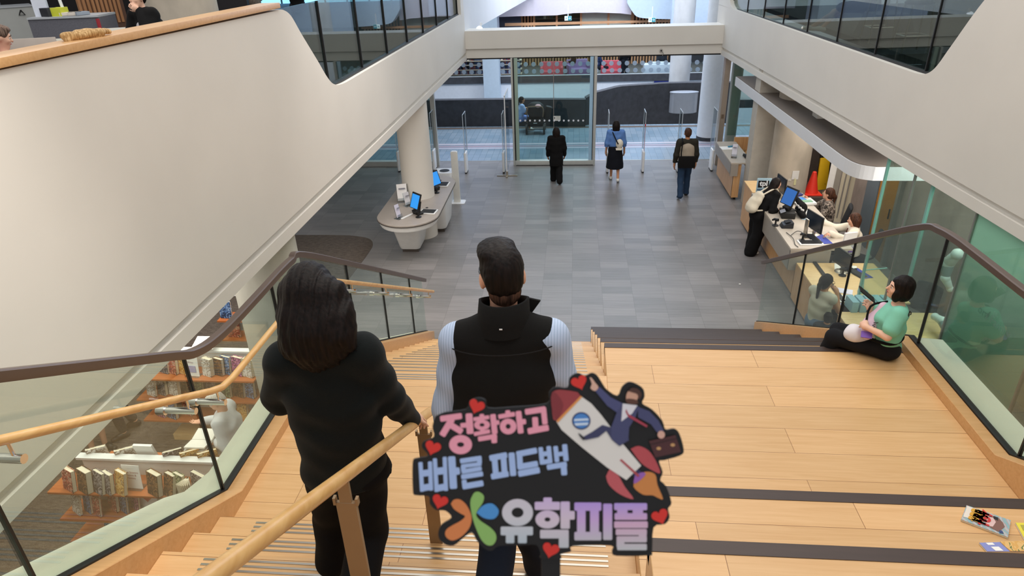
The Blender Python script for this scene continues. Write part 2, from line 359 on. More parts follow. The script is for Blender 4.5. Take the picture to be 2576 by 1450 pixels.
# glass balustrades
def balustrade(label, x, ys, fb, rail, joints, hroff=None):
    """panes between the joints, black gaskets, a brown cap along the rail points"""
    t = thing('glass_balustrade', label, 'balustrade', (x, ys[0], 0))
    rp = [np.array(p) for p in rail]
    def rz(y):
        yy = [p[0] for p in rp]; zz = [p[1] for p in rp]; return float(np.interp(y, yy, zz))
    brk = sorted(set([ys[0], ys[-1]]+list(joints)))
    for a, c in zip(brk[:-1], brk[1:]):
        y = [a+0.006]+[q for q in ys if a+0.01 < q < c-0.01]+[c-0.006]
        yt = sorted(set([a+0.006, c-0.006]+[p[0] for p in rp if a+0.01 < p[0] < c-0.01]))
        poly = [(x-0.006, q, fb(q)-0.03) for q in y]+[(x-0.006, q, rz(q)) for q in reversed(yt)]
        MB().prism(poly, (0.012, 0, 0)).build('glass_pane', GLASS, t)
    for y in joints: MB().box((x-0.012, y-0.007, fb(y)), (x+0.012, y+0.007, rz(y)-0.02)).build('joint_gasket', BLACK, t)
    g = MB()
    for a, c in zip(ys[:-1], ys[1:]): g.prism([(x-0.025, a, fb(a)-0.05), (x-0.025, c, fb(c)-0.05), (x-0.025, c, fb(c)+0.012), (x-0.025, a, fb(a)+0.012)], (0.05, 0, 0))
    g.build('base_channel', BLACK, t)
    rings = []
    for i, p in enumerate(rp):
        tv = rp[min(i+1, len(rp)-1)]-rp[max(i-1, 0)]; tv = tv/np.linalg.norm(tv); nv = np.array([-tv[1], tv[0]])
        rings.append([(x+dx, p[0]+nv[0]*dz, p[1]+nv[1]*dz) for dx, dz in ((-0.026, -0.028), (0.026, -0.028), (0.03, -0.01), (0.03, 0.022), (0.022, 0.03), (-0.022, 0.03), (-0.03, 0.022), (-0.03, -0.01))])
    MB().loft(rings).build('rail_cap', RAILBROWN, t, smooth=True)
    return t, rz
XGL, XGR = -2.47, 3.205
def jy(px, py, x): return float(AX(px, py, x)[1])
rl = [(-0.6, 5.93)]+[tuple(p) for p in cat([(2.2, 4.42), (3.25, 3.84), (3.55, 3.68), (3.9, 3.615), (4.5, 3.60)], 5)]+[tuple(p) for p in cat([(4.9, 3.60), (5.2, 3.585), (5.45, 3.53), (6.85, 2.76), (9.95, 1.03)], 5)]
balL, rzL = balustrade('glass balustrade with brown cap on the bookshelf side of the stairs', XGL, [-0.6, 3.44, 5.2, 9.72], nose_l, rl,
    [jy(20, 1330, XGL), jy(509, 1060, XGL), 4.75, jy(884, 760, XGL), jy(972, 800, XGL), jy(1037, 780, XGL)])
rr = [(-0.6, 6.20)]+[tuple(p) for p in cat([(3.4, 4.06), (4.05, 3.72), (4.4, 3.69), (5.0, 3.69)], 4)]+[tuple(p) for p in cat([(5.4, 3.69), (5.75, 3.66), (6.1, 3.55), (7.4, 2.85), (10.6, 1.10)], 5)]
balR, rzR = balustrade('glass balustrade with brown cap behind the bleacher seating', XGR, [-0.6, 4.08, 5.75, 10.4], nose_r, rr,
    [jy(2305, 880, XGR), jy(2105, 830, XGR), jy(1998, 800, XGR), jy(2571, 1130, XGR)])
# wooden handrail on the left glass
XH = -2.26
hr = thing('wall_handrail', 'round maple handrail on chrome brackets along the left glass of the staircase', 'handrail', (XH, 3, 3))
path = [(XH, -0.3, 5.50), (XH, 1.92, 4.31), (XH, 3.30, 3.555), (XH, 3.42, 3.50), (XH, 3.55, 3.48), (XH, 5.05, 3.45), (XH, 5.25, 3.38), (XH, 9.6, 1.0)]
MB().tube(path, 0.023, 12).build('rail', MAPLERAIL, hr, smooth=True)
def bracket(y, z):
    b = MB(); b.tube([(XH, y, z-0.02), (XH, y, z-0.085), (XH, y, z-0.095)], 0.008, 8); b.tube([(XH+0.04, y, z-0.10), (XH-0.15, y, z-0.10)], 0.021, 12)
    b.tube([(XH-0.15, y, z-0.10), (XGL+0.008, y, z-0.10)], 0.030, 14)
    b.build('bracket', CHROME, hr, smooth=True)
pz = lambda y: float(np.interp(y, [p[1] for p in path], [p[2] for p in path]))
for px, py in ((10, 1095), (470, 1010), (545, 985), (885, 720), (970, 728), (1030, 733), (1078, 737)):
    y = float(AX(px, py, XH)[1]); bracket(y, pz(y))
# centre handrail on bronze flat posts
XC = -0.80
ch = thing('centre_handrail', 'round maple handrail on flat bronze posts down the middle of the upper stairs', 'handrail', (XC, 2, 3))
cp = [(XC, -0.2, 5.40), (XC, 1.03, 4.735), (XC, 3.02, 3.655), (XC, 3.14, 3.585), (XC, 3.20, 3.50), (XC, 3.21, 3.40)]
MB().tube(cp, 0.026, 14).build('rail', MAPLERAIL, ch, smooth=True)
for y in (1.74, 2.86, 0.6):
    k = 1
    while up_y(k+1) > y: k += 1
    z0 = up_z(k); z1 = float(np.interp(y, [p[1] for p in cp], [p[2] for p in cp]))-0.05
    o = MB().box((XC-0.038, y-0.008, z0), (XC+0.038, y+0.008, z1-0.06)).build('post', BRONZE, ch, bevel=0.002, seg=1)
    s = MB().box((XC-0.022, y-0.007, z1-0.075), (XC+0.022, y+0.007, z1+0.035)); s.box((XC-0.046, y-0.010, z1-0.072), (XC-0.036, y+0.010, z1-0.04)); s.box((XC+0.036, y-0.010, z1-0.072), (XC+0.046, y+0.010, z1-0.04))
    s.build('post_bracket', BRONZE, o)
# ------------------------------------------------------------------ floors
struct(MB().box((-15, -4, -0.15), (15, 20.44, 0)).build('floor', TILE))
struct(MB().box((-15, 20.44, -0.15), (15, 25.0, -0.001)).build('floor_lobby', LOBBYTILE))
def G(px, py): return AZ(px, py, 0)
cv = [(-14, 13.35), tuple(G(742, 592)[:2]), tuple(G(820, 592)[:2])]+[tuple(p[:2]) for p in cat([G(880, 593), G(925, 600), G(938, 615), G(925, 640), G(880, 700)], 5)]+[(-4.1, 9.0), (-3.0, 6.0), (-3.0, -3.9), (-14, -3.9)]
struct(MB().prism([(x, y, 0.001) for x, y in cv], (0, 0, 0.005)).build('floor_carpet', CARP))
struct(MB().box((4.45, 4, 0.001), (9.5, 11.3, 0.006)).build('floor_side_room', CARPD))
struct(MB().box((-15, 20.40, 0), (15, 20.47, 0.004)).build('trim_1', STEEL))
for y, w, c in ((22.05, 0.20, 'a59aa8'), (22.35, 0.16, 'c3c0cc'), (21.85, 0.14, 'bdbccb'), (24.55, 0.22, '6e655f')):
    struct(MB().box((-15, y, -0.001), (15, y+w, 0.003)).build('trim_2', mat('tile_band_'+c, c, 0.18)))
# ------------------------------------------------------------------ the white ribbon walls (second floor edges)
xl_ = lambda y: -3.26+0.0083*y
xr_ = lambda y: 4.95-0.0440*y
def ribbon(name, outline, xf, side, m=WHITE, th=0.19):
    """outline in (y, z) on the slanting plane xf(y), 0.3 m thick away from the stairwell"""
    o = MB().prism([(xf(y), y, z) for y, z in outline], (th*side, 0, 0)).build(name, m); return struct(o)
notchL = [tuple(p) for p in cat([(7.55, 5.455), (7.72, 5.45), (7.92, 5.37), (8.14, 5.15), (8.50, 4.81), (8.78, 4.54), (9.0, 4.42), (9.35, 4.37), (10.0, 4.365)], 6)]
notchL = [p for p in notchL]
mainL = [(-2, 3.31), (20.4, 3.31), (20.4, 4.36)]+list(reversed(notchL))+[(-2, 5.475)]
ribbon('wall_left', mainL, xl_, -1)
ribbon('wall_left_lower', [(-2, 3.1), (20.4, 3.1), (20.4, 3.235), (-2, 3.235)], xl_, -1)
ribbon('wall_left_reveal', [(-2, 3.23), (20.4, 3.23), (20.4, 3.32), (-2, 3.32)], lambda y: xl_(y)-0.05, -1)
notchR = [tuple(p) for p in cat([(8.15, 5.66), (8.59, 5.29), (9.02, 4.74), (9.25, 4.45), (9.48, 4.335), (9.8, 4.315)], 6)]
mainR = [(-2, 3.31), (20.9, 3.31), (20.9, 4.34), (19.2, 4.34)]+list(reversed(notchR))+[(7.8, 5.8), (-2, 5.8)]
ribbon('wall_right', mainR, xr_, 1)
ribbon('wall_right_lower', [(-2, 3.1), (20.9, 3.1), (20.9, 3.235), (-2, 3.235)], xr_, 1)
ribbon('wall_right_reveal', [(-2, 3.23), (20.9, 3.23), (20.9, 3.32), (-2, 3.32)], lambda y: xr_(y)+0.05, 1)
er = cat([(19.75, 4.60), (19.62, 4.45), (19.35, 4.36), (19.1, 4.34)], 6)
ribbon('wall_right_end', [(20.9, 4.33), (20.9, 9), (19.72, 9)]+[tuple(p) for p in er], lambda y: xr_(y), 1)
# wall continuing past the beam on the left and the box over the far opening
a, b2 = AZ(1170, 88, 3.78), AZ(1330, -3, 3.78)
d = (b2-a); b3 = a+d*1.15
struct(MB().prism([(a[0], a[1], 3.78), (b3[0], b3[1], 3.78), (b3[0], b3[1], 10), (a[0], a[1], 10)], (-0.3, 0.05, 0)).build('wall_back_left', WHITE2))
struct(MB().box((a[0]-0.3, 19.55, 4.30), (a[0]+0.0, a[1]+0.05, 10)).build('wall_left_end', WHITE))
struct(MB().box((-3.42, 20.0, 3.40), (4.2, 20.7, 3.885)).build('beam', WHITE))
struct(MB().box((-3.42, 20.06, 3.14), (4.2, 20.6, 3.40)).build('beam_lower', WHITE))
struct(MB().box((-3.42, 20.09, 3.10), (4.2, 20.3, 3.14)).build('trim_3', DARK))
# second floor slabs, their ceilings below
struct(MB().box((-15, -3, 4.20), (-3.5, 20.2, 4.30)).build('floor_upper_left', CARPD))
struct(MB().box((5.1, -3, 4.20), (15, 20.2, 4.30)).build('floor_upper_right', CARPD))
struct(MB().box((-15, -3, 3.35), (-3.52, 20.2, 3.45)).build('ceiling_left', WHITE))
struct(MB().box((5.2, -3, 3.35), (15, 20.2, 3.45)).build('ceiling_right', WHITE))
struct(MB().box((-15, -4, -0.1), (-14.7, 20.2, 9)).build('wall_far_left', CONC))
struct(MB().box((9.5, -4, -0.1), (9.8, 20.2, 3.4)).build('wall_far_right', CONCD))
struct(MB().box((14.7, -4, 4.2), (15, 20.2, 9)).build('wall_upper_right', WHITE2))
# wood capping on the left ribbon
capm = MB().prism([(xl_(y)+0.025, y, 5.475) for y in (-2, 7.62)]+[(xl_(y)-0.20, y, 5.475) for y in (7.62, -2)], (0, 0, 0.055))
tag(capm.build('parapet_cap', MAPLE2, bevel=0.006), 'maple cap rail along the top of the left white parapet', 'cap rail')
# upper glass guards
def guard(label, xf, side, y0, y1, z0, z1, joints, x_off):
    t = thing('glass_guard', label, 'balustrade', (xf(y0), y0, z0))
    js = sorted(set([y0, y1]+joints))
    for p, q in zip(js[:-1], js[1:]):
        MB().prism([(xf(p)+x_off, p+0.006, z0), (xf(q)+x_off, q-0.006, z0), (xf(q)+x_off, q-0.006, z1), (xf(p)+x_off, p+0.006, z1)], (0.014*side, 0, 0)).build('glass_pane', GLASSG, t)
    for y in js[1:]: MB().box((xf(y)+x_off-0.012, y-0.009, z0), (xf(y)+x_off+0.022, y+0.009, z1)).build('joint_gasket', BLACK, t)
    MB().prism([(xf(y0)+x_off-0.02, y0, z0-0.02), (xf(y1)+x_off-0.02, y1, z0-0.02), (xf(y1)+x_off-0.02, y1, z0+0.025), (xf(y0)+x_off-0.02, y0, z0+0.025)], (0.06, 0, 0)).build('base_channel', BLACK, t)
    return t
def pl_y(px, py): return float(APL(px, py, (-3.26, 0, 0), (1, -0.0083, 0))[1])
def pr_y(px, py): return float(APL(px, py, (4.95, 0, 0), (1, 0.044, 0))[1])
guard('glass guard on the second floor edge beside the curved end of the left parapet', xl_, -1, 7.5, 19.5, 4.37, 5.45,
      [pl_y(844, 208), pl_y(926, 165), pl_y(988, 132), pl_y(1037, 105), pl_y(1076, 82), pl_y(1109, 63), pl_y(1136, 48)], -0.10)
guard('glass guard on the second floor edge above the service desk', xr_, 1, 8.2, 19.7, 4.325, 5.6,
      [pr_y(2307, 185), pr_y(2183, 139), pr_y(2089, 107), pr_y(2016, 82), pr_y(1957, 63), pr_y(1909, 47), pr_y(1869, 33)], 0.10)
# ------------------------------------------------------------------ entrance glass and lobby
FRAME = mat('grey_aluminium', '9d9a96', 0.35, 0.6)
FRAMEP = mat('pale_aluminium', 'c6c8c4', 0.4, 0.3)
WHITEP = mat('white_enamel', 'eceef0', 0.3)
DOT = glassmat('white_film_dot', 'c9d4de', 0.02, 0.3, base=0.5)
def wx(px, py): return float(AY(px, py, 20.0)[0])
xa, xb = -1.72, 0.55
win = struct(MB().box((xa, 19.99, 0.16), (xb, 20.01, 3.12)).build('window_1', GLASSE))
WM[win] = Matrix.Identity(4)
win.matrix_world = Matrix.Identity(4)
MB().box((xa-0.10, 19.93, 0), (xa-0.045, 20.07, 3.13)).build('window_jamb', FRAMEP, win)
MB().box((xa-0.045, 19.95, 0.1), (xa-0.01, 20.05, 3.13)).build('window_gasket', DARK, win)
MB().box((xa-0.01, 19.98, 0.1), (xa+0.09, 20.03, 3.13)).build('glass_fin', mat('fin_glass', '9fb5a8', 0.2), win)
MB().box((xb-0.10, 19.98, 0.1), (xb, 20.03, 3.13)).build('glass_fin', mat('fin_glass_blue', 'a8cde8', 0.2), win)
MB().box((xb, 19.95, 0.1), (xb+0.02, 20.05, 3.13)).build('window_gasket', DARK, win)
MB().box((xb+0.02, 19.93, 0), (xb+0.10, 20.07, 3.13)).build('window_jamb', FRAMEP, win)
MB().box((-0.60, 19.985, 0.16), (-0.585, 20.015, 3.12)).build('window_joint', FRAME, win)
MB().box((xa-0.04, 19.9, 0), (xb+0.06, 20.1, 0.15)).build('window_sill', FRAMEP, win, bevel=0.01)
MB().box((xa-0.02, 19.9, 0), (xb+0.04, 19.905, 0.02)).build('window_seal', DARK, win)
d = MB()
for i in range(14):
    p = AY(1309+i*12.15, 303.5, 19.985); d.loft([[(p[0]+0.028*math.cos(2*PI*k/14), yy, p[2]+0.028*math.sin(2*PI*k/14)) for k in range(14)] for yy in (19.98, 19.988)])
d.build('dot_row', mat('bright_dot', 'e4e8f0', 0.5), win)
MB().obox(AY(1401, 298, 19.984), (0.21, 0.006, 0.14)).build('notice', mat('cream_paper', 'dcdfda', 0.6), win)
s = MB()
for q in range(3): s.obox(AY(1404, 294+q*3.4, 19.979), (0.11, 0.003, 0.008))
s.obox(AY(1395, 297, 19.979), (0.03, 0.003, 0.06)); s.build('notice_print', mat('grey_print', '5c6064', 0.6), win)
win2 = struct(MB().box((-8.0, 19.99, 0.16), (-4.25, 20.01, 3.1)).build('window_2', GLASSE)); WM[win2] = Matrix.Identity(4)
MB().box((-4.25, 19.93, 0), (-4.12, 20.07, 3.1)).build('window_jamb', FRAMEP, win2)
MB().box((-8.0, 19.9, 0), (-4.25, 20.1, 0.15)).build('window_sill', FRAMEP, win2)
# pivoted glass leaf beside the entrance panel
t = thing('glass_door_leaf', 'tall clear glass leaf on a chrome cross foot beside the left entrance jamb', 'door', (-1.92, 19.1, 0))
MB().box((-1.93, 18.85, 0.10), (-1.915, 19.95, 2.30)).build('glass_pane', ACRYL, t)
e = MB().box((-1.935, 18.84, 0.05), (-1.91, 18.86, 2.30)); e.box((-1.935, 18.84, 2.29), (-1.91, 19.96, 2.31)); e.build('edge_frame', WHITEP, t)
f = MB().box((-2.22, 18.86, 0), (-1.62, 18.90, 0.035)); f.box((-1.95, 18.70, 0), (-1.89, 19.12, 0.04)); f.box((-1.95, 18.82, 0.03), (-1.89, 18.92, 0.16)); f.build('foot', STEEL, t, bevel=0.006)
# security gates
def gate(px, py, label, red=False):
    b = AZ(px, py, 0); x, y = float(b[0]), float(b[1])
    t = thing('security_gate', label, 'security gate', (x, y, 0), group='library exit security gates')
    MB().box((x-0.035, y, 0.03), (x+0.035, y+0.34, 0.63)).build('pedestal', WHITEP, t, bevel=0.03, seg=3)
    MB().box((x-0.03, y+0.02, 0), (x+0.03, y+0.32, 0.04)).build('foot', DARK, t)
    MB().prism([(x-0.006, y+0.03, 0.6), (x-0.006, y+0.55, 0.6), (x-0.006, y+0.55, 1.68), (x-0.006, y+0.50, 1.73), (x-0.006, y+0.03, 1.73)], (0.012, 0, 0)).build('acrylic_panel', ACRYL, t)
    e = MB()
    for q in (0.03, 0.55): e.box((x-0.008, y+q-0.006, 0.6), (x+0.008, y+q+0.006, 1.73))
    e.box((x-0.008, y+0.03, 1.72), (x+0.008, y+0.55, 1.735)); e.build('panel_edge', mat('pale_edge', 'ccd8e2', 0.3), t)
    if red:
        r = MB().box((x-0.012, y+0.0, 1.36), (x+0.012, y+0.05, 1.42)); r.box((x-0.003, y+0.02, 0.6), (x+0.003, y+0.03, 1.38)); lab(r.build('sensor_tag', mat('red_plastic', 'c22028', 0.4), t), 'red tag and thin red line')
gate(1004, 434, 'white security gate mostly hidden behind the left side of the round white column')
gate(1092, 431, 'white security gate just right of the round white column')
gate(1172, 438, 'white security gate behind the tall white sanitiser post')
gate(1267, 437, 'white security gate beside the glass leaf on a chrome foot')
gate(1528, 437, 'white security gate behind the walking woman in a blue top')
gate(1617, 436, 'white security gate with a thin red line standing between the two right-hand walkers', True)
gate(1790, 432, 'white security gate beside the end of the wood-fronted welcome desk')
gate(1706, 436, 'white security gate hidden behind the walking man in the beige and dark jacket')
# round columns
def column(name, c, r, z0, z1, m):
    return struct(MB().lathe((c[0], c[1], z0), [(r, 0), (r, z1-z0)], 40).build(name, m, smooth=True))
BLUEC = mat('cool_white_paint', 'dfe4ea', 0.45)
column('column_lobby', (4.47, 22.85), 0.36, 0.12, 9.0, BLUEC)
struct(MB().lathe((4.47, 22.85, 0), [(0.365, 0), (0.365, 0.12)], 40).build('baseboard_column', STONE, smooth=True))
column('column_lobby_far', (4.35, 29.3), 0.42, -3.0, 9.0, concrete('pale_concrete', 'c2c6ca', var=0.1))
# door frame posts right of the entrance
struct(MB().box((4.18, 19.85, 0), (4.33, 20.1, 3.1)).build('trim_4', mat('beige_aluminium', 'b3a698', 0.4, 0.3)))
MB2 = MB().lathe((4.62, 20.25, 0), [(0.16, 0), (0.16, 3.2)], 28); struct(MB2.build('column_entrance', mat('grey_green_paint', 'a9ada4', 0.5), smooth=True))
struct(MB().box((4.42, 19.8, 0.9), (9.5, 19.82, 2.9)).build('window_3', GLASSE))
p = AY(1814, 293, 19.84); tag(MB().obox((4.25, 19.84, float(p[2])), (0.07, 0.01, 0.11)).build('door_plate', mat('brown_plate', '7c6a58', 0.5)), 'small square brown plate on the beige door post at the entrance', 'plate')
# right lobby back wall
struct(MB().box((5.6, 27.6, 0), (15, 27.9, 6)).build('wall_lobby_right', BLUEC))
struct(MB().box((5.6, 27.5, 0), (15, 27.6, 0.3)).build('baseboard_lobby', STONE))
# dark stone parapet
pl = [(-14, 25.05), (-2.3, 24.93), (0.42, 24.72), (0.42, 25.02), (-2.3, 25.23), (-14, 25.35)]
struct(MB().prism([(x, y, -3) for x, y in pl], (0, 0, 3.98)).build('wall_parapet', STONE))
cv = [tuple(q[:2]) for q in cat([(0.44, 24.95), (0.84, 25.26), (1.77, 26.1), (3.05, 26.98), (4.0, 27.22), (6.2, 27.3)], 6)]
tp = [float(np.interp(x, [0.44, 0.8, 1.7, 3.0, 6.2], [0.99, 1.12, 1.17, 1.06, 1.02])) for x, y in cv]
rings = [[(x, y, -3), (x-0.05, y+0.3, -3), (x-0.05, y+0.3, z), (x, y, z)] for (x, y), z in zip(cv, tp)]
struct(MB().loft(rings).build('wall_parapet_curved', STONE))
# waste bin
b = AZ(1720, 287, 0); t = thing('waste_bin', 'long oval grey metal recycling bin with three openings against the dark curved wall', 'bin', (4.2, 26.75, 0))
MB().lathe((4.2, 26.75, 0.02), [(0.50, 0), (0.53, 0.02), (0.53, 0.74), (0.545, 0.75), (0.545, 0.79), (0.50, 0.80)], 40, sx=1.0, sy=0.42).build('body', mat('bin_grey', 'a9b0bb', 0.35, 0.4), t, smooth=True)
for q in (-0.3, 0, 0.3):
    MB().lathe((4.2+q, 26.75, 0.795), [(0.12, 0), (0.12, 0.012)], 20, sx=1.0, sy=0.9).build('opening', DARK, t)
# far side of the lobby void
FY = 33.0
def fz(py, px=1400, y=FY): return float(AY(px, py, y)[2])
def fx(px, py=190, y=FY): return float(AY(px, py, y)[0])
struct(MB().box((-16, FY, -5), (16, FY+0.2, fz(205))).build('wall_gallery', mat('gallery_white', 'd4dbe4', 0.5)))
struct(MB().box((-16, FY-0.06, fz(207)), (16, FY+0.2, fz(190))).build('trim_5', STONE))
struct(MB().box((-16, FY+0.2, fz(190)-0.55), (16, 42, fz(190)-0.45)).build('floor_gallery', CARPD))
struct(MB().box((-16, 25.3, -3.2), (16, FY, -3.0)).build('floor_lower', LOBBYTILE))
w4 = struct(MB().box((-9, FY+0.02, fz(190)), (9.5, FY+0.04, fz(140))).build('window_4', glassmat('gallery_glass', 'e2ecf2', 0.03))); WM[w4] = Matrix.Identity(4)
MB().box((-9, FY, fz(191)), (9.5, FY+0.06, fz(188.5))).build('window_sill', mat('pale_sill', 'ccd6dc', 0.4), w4)
d = MB()
for k in range(40):
    for row, py in ((0, 161), (1, 179)):
        px = 1146+k*19.6+row*1.5
        if px > 1880: continue
        c = AY(px, py-(px-1400)*0.012, FY-0.0); r = 0.105
        d.loft([[(c[0]+r*math.cos(2*PI*q/16), yy, c[2]+r*math.sin(2*PI*q/16)) for q in range(16)] for yy in (FY-0.01, FY+0.01)])
d.build('dot_row', DOT, w4)
column('column_gallery', (fx(1714, 180, 31.6), 31.6), 0.01, -4, -3.9, BLUEC)
bpy.data.objects.remove(bpy.data.objects['column_gallery'])
x0, x1 = float(AY(1216, 200, 32.4)[0]), float(AY(1256, 200, 32.4)[0])
struct(MB().box((x0, 32.4, -5), (x1, 33.1, 9)).build('column_square', mat('pale_blue_column', 'b4c6d6', 0.5)))
# gallery interior: slatted wall, bookcases
sl = MB()
xs0, xs1 = float(AY(1310, 165, 39)[0]), float(AY(1690, 165, 39)[0])
z0, z1 = float(AY(1500, 178, 39)[2]), 4.0
n = int((xs1-xs0)/0.16)
for i in range(n): sl.box((xs0+i*0.16, 39.0, z0-0.3), (xs0+i*0.16+0.085, 39.08, z1))
sl.build('slats', SLAT); struct(bpy.data.objects['slats']); bpy.data.objects['slats'].name = 'wall_slats'
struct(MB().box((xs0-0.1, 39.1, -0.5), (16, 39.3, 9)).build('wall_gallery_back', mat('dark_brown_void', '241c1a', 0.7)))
struct(MB().box((-16, 39.1, -0.5), (xs0-0.1, 39.3, 9)).build('wall_gallery_back_left', mat('pale_grey_wall', 'a4aeb8', 0.7)))
# bookcase behind the glass on the left with individual books
bk = thing('bookcase', 'long pale bookcase full of books behind the dotted gallery glass', 'bookcase', (fx(1180, 170, 36.0), 36, 0))
xA, xB = float(AY(1090, 170, 36)[0]), float(AY(1312, 170, 36)[0])
lev = [float(AY(1200, q, 36)[2]) for q in (187, 175, 163, 153)]
for z in lev: MB().box((xA, 36.0, z-0.05), (xB, 36.4, z)).build('shelf', mat('pale_birch', 'd9c3ab', 0.5), bk)
MB().box((xA, 36.4, lev[0]-0.6), (xB, 36.45, 3.0)).build('back_panel', mat('bookcase_back', '3a4254', 0.7), bk)
bookcols = ['3a4a78', '7a3440', '46527e', '8c8f9c', '2c3140', '9a5a4a', '54688c', 'a49aa8', '6a4a5c', '38506a']
bm = [mat('spine_'+c, c, 0.6) for c in bookcols]
rnd = random.Random(3)
protos = {}
for li, z in enumerate(lev[:3]):
    x = xA+0.05
    while x < xB-0.1:
        w = rnd.choice((0.05, 0.065, 0.08)); h = rnd.choice((0.24, 0.27, 0.30)); c = rnd.randrange(len(bm)); key = (w, h, c)
        if key not in protos:
            o = MB().box((0, 0, 0), (w-0.006, 0.2, h)).build('book', bm[c]); protos[key] = o
        else:
            o = protos[key].copy(); COL.objects.link(o)
        o.location = (x, 36.05, z+0.001)
        nm = ('bottom', 'middle', 'top')[li]
        tag(o, 'book upright in the packed %s row of the pale bookcase behind dotted glass' % nm, 'book', 'books on the %s shelf of the gallery bookcase' % nm)
        x += w+(0.12 if rnd.random() < 0.06 else 0.0)
# red lounge chairs and low tables in the gallery
def lounge(px, py, y, label, m, w=0.9, rz=0.2):
    c = AY(px, py, y); zf = fz(190)-0.45
    t = thing('lounge_chair', label, 'armchair', (float(c[0]), y, zf), rz)
    MB().box((-w/2, -0.35, 0.12), (w/2, 0.35, 0.42)).build('seat', m, t, bevel=0.05, local=True)
    MB().prism([(-w/2, 0.18, 0.3), (w/2, 0.18, 0.3), (w/2+0.04, 0.34, 0.78), (-w/2-0.04, 0.34, 0.78)], (0, 0.12, 0.02)).build('backrest', m, t, bevel=0.03, local=True)
    for sx in (-1, 1): MB().box((sx*w/2-0.06, -0.35, 0.12), (sx*w/2+0.06, 0.36, 0.6)).build('armrest', m, t, bevel=0.03, local=True)
    for sx in (-1, 1):
        for sy in (-1, 1): MB().box((sx*w*0.4-0.02, sy*0.28-0.02, 0), (sx*w*0.4+0.02, sy*0.28+0.02, 0.14)).build('leg', CHROME, t, local=True)
RED = mat('coral_red_fabric', 'd0525a', 0.8)
lounge(1388, 184, 34.6, 'coral red lounge chair behind the dotted glass, the one over the stroller', RED, 1.0, 0.0)
lounge(1540, 184, 34.6, 'coral red lounge chair behind the dotted glass, beside the standing woman in black', RED, 1.0, 0.0)
lounge(1455, 184, 35.2, 'mauve lounge chair behind the dotted glass beside the glass jamb', mat('mauve_fabric', '8f6f98', 0.8), 1.0)
t = thing('counter', 'white counter with papers in front of the seated guard in the far gallery', 'counter', (float(AY(1665, 186, 34.2)[0]), 34.2, fz(190)-0.45))
MB().box((-0.9, -0.3, 0), (0.9, 0.3, 0.72)).build('body', WHITEP, t, local=True, bevel=0.02)
MB().box((-0.5, -0.2, 0.72), (0.1, 0.1, 0.80)).build('paper_stack', mat('white_paper', 'f2f2ee', 0.7), t, local=True)
# signs on the far wall
p = AY(1664, 211, FY-0.03); t = thing('wall_sign', 'dark blue sign on the white gallery wall, half hidden by the dark curved wall', 'sign', tuple(p))
MB().obox(p, (0.70, 0.03, 0.42)).build('panel', mat('navy_sign', '1c2a72', 0.4), t)
text_mesh('lettering', 'L', 0.25, WHITEP, p+np.array((-0.26, -0.02, -0.09)), (1, 0, 0), (0, 0, 1), t)
# upper part of the lobby, beyond the beam
UYY = 36.0
def U(px, py, y=UYY): return AY(px, py, y)
def zu(py, px=1450, y=UYY): return float(AY(px, py, y)[2])
def xu(px, py=40, y=UYY): return float(AY(px, py, y)[0])
sl = MB()
for a, c in ((1252, 1342), (1594, 1700)):
    x = xu(a)
    while x < xu(c): sl.box((x, 36.6, 2.0), (x+0.085, 36.68, 4.2)); x += 0.16
struct(sl.build('wall_upper_slats', SLAT))
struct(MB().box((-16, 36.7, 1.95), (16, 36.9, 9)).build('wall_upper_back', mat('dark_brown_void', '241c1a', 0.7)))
wf = struct(MB().box((xu(1342), 36.5, 2.0), (xu(1462), 36.52, 4.2)).build('window_5', glassmat('dark_interior_glass', '46504e', 0.10, base=0.5))); WM[wf] = Matrix.Identity(4)
for q in (1342, 1400, 1462, 1532, 1592): MB().box((xu(q)-0.05, 36.44, 2.0), (xu(q)+0.05, 36.56, 4.2)).build('window_mullion', SLAT, wf)
struct(MB().box((xu(1462), 36.5, 2.0), (xu(1592), 36.55, 4.2)).build('wall_upper_panel', mat('grey_green_panel', 'a8aca2', 0.6)))
struct(MB().prism([U(1270, 66, 35.6), U(1690, 55, 35.6), U(1690, 50, 35.6), U(1270, 59, 35.6)], (0, 0.15, 0)).build('trim_6', woodmat('pale_cap_wood', 'b98a66', 'd8ac86', rough=0.3)))
bl = [U(1252, 43), U(1300, 41), U(1400, 38.5), U(1440, 33), U(1500, 31.5), U(1560, 33.5), U(1588, 37)]
blk = [tuple(q) for q in bl]+[(xu(1588), UYY, 12.0), (xu(1252), UYY, 12.0)]
struct(MB().prism(blk, (0, 0.5, 0)).build('ceiling_bulkhead', mat('lilac_white', 'dcd9e8', 0.6)))
bl = [tuple(q) for q in cat([U(1578, 8, 35.2), U(1590, 28, 35.2), U(1605, 43, 35.2), U(1640, 47, 35.2), U(1695, 48.5, 35.2)], 5)]
struct(MB().prism(bl+[(xu(1695, 40, 35.2), 35.2, 12), (xu(1560, 0, 35.2), 35.2, 12)], (0, 0.5, 0)).build('ceiling_bulkhead_blue', mat('sky_blue_white', 'c2d6ea', 0.6)))
struct(MB().box((-9, 33.5, 1.95), (xu(1254, 50, 33.5), 33.8, 12)).build('wall_upper_left', mat('lavender_blue', 'a8b8d4', 0.6)))
struct(MB().box((xu(1690, 30, 33.0), 33.0, 2.1), (12, 33.3, 12)).build('wall_upper_blue', BLUEWALL))
